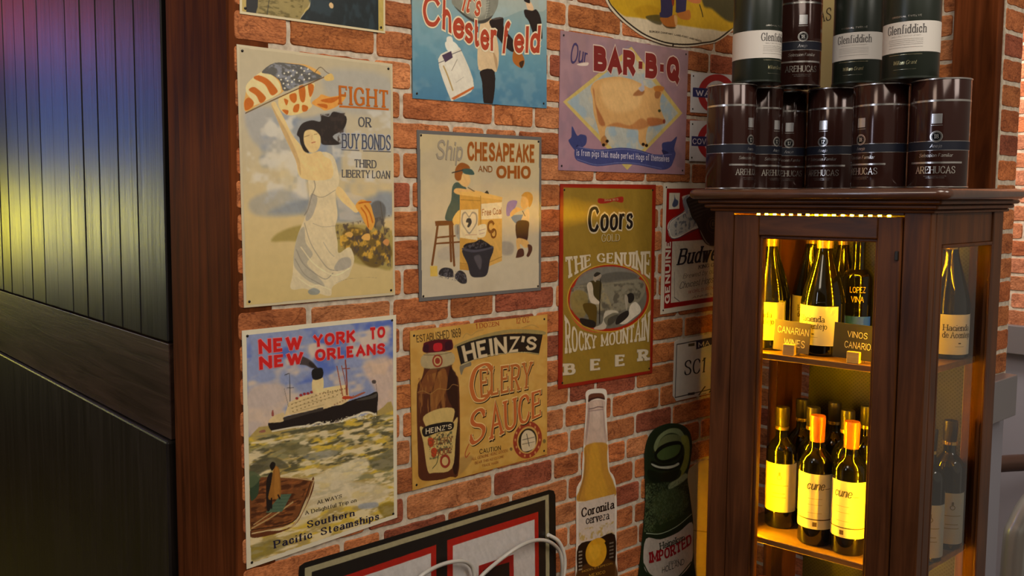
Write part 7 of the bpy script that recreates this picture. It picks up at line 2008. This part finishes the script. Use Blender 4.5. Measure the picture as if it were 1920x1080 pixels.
def whisky_tube(P, off, h, r, label):
    root = empty('whisky_tube', P, face(P[0], P[1], off))
    tag(root, label, 'tube', 'green whisky tubes on top of the tins')
    mb = MB()
    mb.lathe([(r - 0.001, 0), (r, 0.0015), (r, h - 0.0015), (r - 0.001, h)], 56)
    mb.build('body', M_TUBEGREEN, root, smooth=35)
    mb = MB()
    mb.lathe([(r + 0.0002, 0.0003), (r + 0.0009, 0.0008), (r + 0.0009, 0.004), (r + 0.0002, 0.0045)], 56, cap=False)
    mb.build('rim', M_TUBEGREEN, root, smooth=50)
    mb = MB()
    mb.patch(r + 0.0003, -2.6, 2.6, 0.0470, 0.1010, 60, ink('b8b2aa'))
    mb.build('label_band', M_ATTR, root, smooth=60)
    mb = MB()
    rl = r + 0.0004
    cyl_text(mb, rl, 'Glenfiddich', 'serif', 1.9, 0.6, '4a4644', 0, 0.0800, 0.0155, 0.068, sp=1.5)
    cyl_text(mb, rl, 'SINGLE MALT SCOTCH WHISKY', 'sans', 0.9, 0.9, '8d8883', 0.0, 0.0745, 0.0024, 0.05, sp=1.6)
    for i, z in enumerate((0.0700, 0.0668, 0.0636, 0.0604, 0.0555)):
        mb.patch(rl + 0.0003, -0.0295 / r, 0.0285 / r, z, z + 0.0007, 16, ink('9a958f'))
    mb.build('lettering', M_INK, root)
    mb = MB()
    cyl_text(mb, r, 'ORIGINAL TWELVE', 'sans', 1.5, 1.4, '', 0, 0.1085, 0.0033, 0.05, raw=(.55, .52, .46), sp=2.2)
    mb.build('tagline', M_FOIL, root)
    mb = MB()
    cyl_text(mb, r, '12', 'serif', 2.2, 0.8, '', 0.0, 0.1660, 0.0200, 0.021, raw=(.78, .66, .36), sp=1.0)
    mb.build('number', M_FOIL, root)
    mb = MB()
    cyl_text(mb, r, 'William Grant', 'hand', 1.2, 0.7, '', 0.0, 0.0255, 0.0070, 0.040, raw=(.62, .58, .34), sh=0.35)
    mb.patch(r + 0.0003, -0.6, 0.6, 0.0425, 0.0432, 16, (.5, .46, .3))
    mb.patch(r + 0.0003, -0.4, 0.4, 0.0165, 0.0171, 16, (.3, .3, .22))
    mb.build('signature', M_FOIL, root)
    return root


M_TINBROWN = pbr('brown_tin', (0.036, 0.013, 0.010), 0.13, 0.25, 0.5)
M_TUBEGREEN = pbr('green_tube', (0.016, 0.022, 0.015), 0.34, 0.15, 0.5)
M_STEEL = pbr('bright_tin', (0.62, 0.60, 0.58), 0.25, 0.95)


for x, y, off, yr, h, lab in TINS:
    rum_tin((x, y, TOPZ + 0.0003), off, yr, h, 0.0484, lab)
for x, y, z, off, lab in TUBES:
    whisky_tube((x, y, z), off, 0.30, 0.0470, lab)
x, y, z, off, lab = TOPTIN
rum_tin((x, y, z), off, '18', 0.212, 0.0485, lab)


def bottle_profile(kind, h, r):
    if kind == 'burgundy':
        return [(r * .6, 0.003), (r * .9, 0), (r, 0.004), (r, h * .34), (r * .985, h * .39), (r * .86, h * .48), (r * .62, h * .60), (r * .43, h * .70), (r * .34, h * .78), (r * .32, h * .93), (r * .36, h * .935), (r * .36, h * .965), (r * .32, h * .97), (r * .32, h)]
    if kind == 'jar':
        return [(r * .7, 0.002), (r, 0.003), (r, h * .60), (r * .97, h * .635), (r * .85, h * .665), (r * .6, h * .69), (r * .44, h * .71), (r * .42, h * .97), (r * .40, h)]
    return [(r * .6, 0.003), (r * .9, 0), (r, 0.004), (r, h * .60), (r * .97, h * .645), (r * .83, h * .69), (r * .60, h * .725), (r * .44, h * .75), (r * .40, h * .78), (r * .39, h * .95), (r * .43, h * .952), (r * .43, h * .985), (r * .38, h * .99), (r * .38, h)]


def wine_bottle(P, off, kind, h, r, label, style, dz=0.0, group='wine bottles in the cabinet'):
    root = empty('wine_bottle', P, face(P[0], P[1], off))
    tag(root, label, 'bottle', group)
    mb = MB()
    pr = bottle_profile(kind, h, r)
    q = smooth_open(np.array(pr[2:]), 4)
    mb.lathe([pr[0], pr[1]] + [tuple(p) for p in q], 40)
    mb.build('glass', M_BOTTLE, root, smooth=40)
    if style in ('hacienda',):
        a0, a1, z0, z1 = -1.55, 1.25, 0.022 + dz, 0.101 + dz
    elif style == 'script':
        a0, a1, z0, z1 = -1.7, 1.7, 0.036 + dz, 0.149 + dz
    elif style == 'crest':
        a0, a1, z0, z1 = -1.5, 1.5, 0.037 + dz, 0.141 + dz
    else:
        a0 = None
    if a0 is not None:
        mb = MB()
        mb.patch(r + 0.0004, a0, a1, z0, z1, 40)
        lb = mb.build('label', M_LABEL, root, smooth=60)
        mb = MB()
        rr = r + 0.0005
        hh = z1 - z0
        if style == 'hacienda':
            cyl_text(mb, rr, 'Hacienda', 'slab', 1.7, .7, '2a2620', 0.0, z0 + hh * .60, 0.0120, 0.052, sp=.8)
            cyl_text(mb, rr, 'de Acentejo', 'slab', 1.7, .7, '2a2620', 0.002, z0 + hh * .42, 0.0120, 0.058, sp=.8)
            E_ = [(0.004, z0 + hh * .27)]
            mb.patch(rr + .0003, 0.002 / r, 0.007 / r, z0 + hh * .27, z0 + hh * .30, 4, ink('3a3630'))
            mb.patch(rr + .0003, -0.004 / r, 0.014 / r, z0 + hh * .20, z0 + hh * .21, 6, ink('6a665e'))
        elif style == 'script':
            cyl_text(mb, rr, 'cune', 'brush', 1.5, .7, '3a3428', 0.0, z0 + hh * .72, 0.018, 0.036, sh=.3, sp=.6)
            mb.patch(rr + .0003, 0.018 / r, 0.030 / r, z0 + hh * .735, z0 + hh * .745, 4, ink('3a3428'))
            for q_ in (.55, .44, .29):
                mb.patch(rr + .0003, -0.014 / r, 0.013 / r, z0 + hh * q_, z0 + hh * (q_ + .008), 8, ink('8a7a50'))
            mb.patch(rr + .0003, -1.6, 1.6, z0 + hh * .165, z0 + hh * .185, 30, ink('3a2a20'))
            mb.patch(rr + .0003, -0.004 / r, 0.004 / r, z0 + hh * .05, z0 + hh * .13, 4, ink('4a3a2a'))
        else:
            V, F = [], []
            for i in range(16):
                t = 2 * math.pi * i / 16
                for q_ in (0.0035, 0.0050):
                    a = q_ * math.cos(t) / rr
                    V.append(((rr + .0004) * math.sin(a), -(rr + .0004) * math.cos(a), z0 + hh * .72 + q_ * math.sin(t)))
            F = [(2 * i, 2 * i + 1, 2 * ((i + 1) % 16) + 1, 2 * ((i + 1) % 16)) for i in range(16)]
            mb.add(V, F, ink('7a6c40'))
            mb.patch(rr + .0003, -0.002 / r, 0.002 / r, z0 + hh * .75, z0 + hh * .83, 4, ink('6a5c34'))
            for q_, w_ in ((.55, .018), (.38, .012), (.3, .014)):
                mb.patch(rr + .0003, -w_ / r, w_ / r, z0 + hh * q_, z0 + hh * (q_ + .014), 8, ink('8a7c50'))
        mb.build('lettering', M_INK, lb)
    if style == 'script':
        mb = MB()
        mb.lathe([(r * .41, h * .80), (r * .425, h * .802), (r * .455, h * .955), (r * .455, h * .99), (r * .43, h + .001), (0.001, h + .001)], 32, cap=False)
        mb.build('capsule', M_ORANGE, root, smooth=40)
    elif style == 'crest':
        mb = MB()
        mb.lathe([(r * .41, h * .83), (r * .425, h * .832), (r * .46, h * .955), (r * .46, h * .99), (r * .43, h + .001), (0.001, h + .001)], 32, cap=False)
        mb.build('capsule', M_DARKCAP, root, smooth=40)
        mb = MB()
        mb.lathe([(r * .43, h * .815), (r * .47, h * .817), (r * .47, h * .842), (r * .43, h * .844)], 32, cap=False)
        mb.build('capsule_ring', M_GOLD, root, smooth=40)
    elif style == 'hacienda':
        mb = MB()
        mb.lathe([(r * .34, h * .755), (r * .37, h * .757), (r * .40, h * .95), (r * .38, h + .001), (0.001, h + .001)], 32, cap=False)
        mb.build('capsule', M_GOLD, root, smooth=40)
    elif style == 'jar':
        mb = MB()
        mb.patch(r + .0004, -1.0, 1.0, h * .13, h * .30, 20, (0.01, 0.05, 0.75))
        mb.build('label', M_ATTR, root, smooth=60)
        mb = MB()
        cyl_text(mb, r + .0003, 'LOPEZ', 'sans', 1.3, 1.1, 'b8942c', 0.0, h * .50, 0.012, 0.030)
        cyl_text(mb, r + .0003, 'VINA', 'sans', 1.3, 1.1, 'b8942c', 0.0, h * .42, 0.012, 0.024)
        mb.build('lettering', M_INK, root)
    return root


for x, y, z, off, kind, h, r, style, dz, lab in BOTTLES:
    wine_bottle((x, y, z + 0.0003), off, kind, h, r, lab, style, dz)

# chalk boards in wooden blocks on the upper shelf
def chalk_board(P, rz, wd, ht, lines, label, tilt, dark):
    root = empty('chalkboard_sign', P, rz)
    tag(root, label, 'sign')
    c, s = math.cos(tilt), math.sin(tilt)
    def fn(x, y, z):
        return (x * c - (z) * s, y, x * s + z * c + 0.006)
    mb = MB()
    mb.box(-wd / 2, wd / 2, -0.0012, 0.0012, 0, ht, fn=fn)
    mb.build('board', M_BLACK if dark else M_BOARD2, root)
    mb = MB()
    for text, x0, x1, z0, z1 in lines:
        put_text(mb, text, 'hand', 1.0, 1.0, 'cfc4a0', lambda u, v, l: fn(x0 + (x1 - x0) * u, -0.0015 - l * 5e-5, z0 + (z1 - z0) * v), 1.6)
    mb.build('lettering', M_INK, root)
    mb = MB()
    b = 0.0115
    mb.box(-b, b, -0.013, -0.0016, 0, 0.022)
    mb.box(-b, b + .004, 0.0016, 0.012, 0, 0.015)
    mb.box(-b, b, -0.0016, 0.0016, 0, 0.0055)
    mb.build('block', M_BLOCK, root, bevel=0.001)
    return root


M_BOARD2 = pbr('brown_board', (0.13, 0.10, 0.05), 0.5)  # lighter yellow-brown than the black board
p = W(0.143, 0.046, 1.1313)
chalk_board(p, R(-80), 0.071, 0.062, [('CANARIAN', -0.029, 0.033, 0.036, 0.050), ('WINES', -0.014, 0.027, 0.011, 0.026)], 'chalk lettered board reading CANARIAN WINES on the upper shelf', R(-3), False)
p = W(0.268, 0.044, 1.1313)
chalk_board(p, R(-80), 0.082, 0.068, [('VINOS', -0.016, 0.020, 0.042, 0.054), ('CANARIOS', -0.020, 0.034, 0.021, 0.034)], 'darker chalk board reading VINOS CANARIOS on the upper shelf', R(-2), True)

# bent metal pipe and its fitting by the far wall
mb = MB()
mb.tube(loop_pts([(2.634, -0.426, 0.0), (2.634, -0.426, 0.50), (2.645, -0.435, 0.60), (2.68, -0.463, 0.675), (2.74, -0.51, 0.72), (2.85, -0.60, 0.735), (2.94, -0.67, 0.738)], 8), 0.028, 16)
pp = mb.build('bent_pipe', M_PIPE, smooth=60)
tag(pp, 'thick grey bent metal pipe at the right edge', 'pipe')
mb = MB()
mb.tube([(2.74, -0.32, 0.712), (2.79, -0.352, 0.714), (2.792, -0.353, 0.714), (2.90, -0.43, 0.718), (2.999, -0.50, 0.72)], 0.023, 14)
ft = mb.build('pipe_fitting', M_RUST, smooth=50)
tag(ft, 'worn brown pipe fitting behind the bent grey pipe', 'fitting')
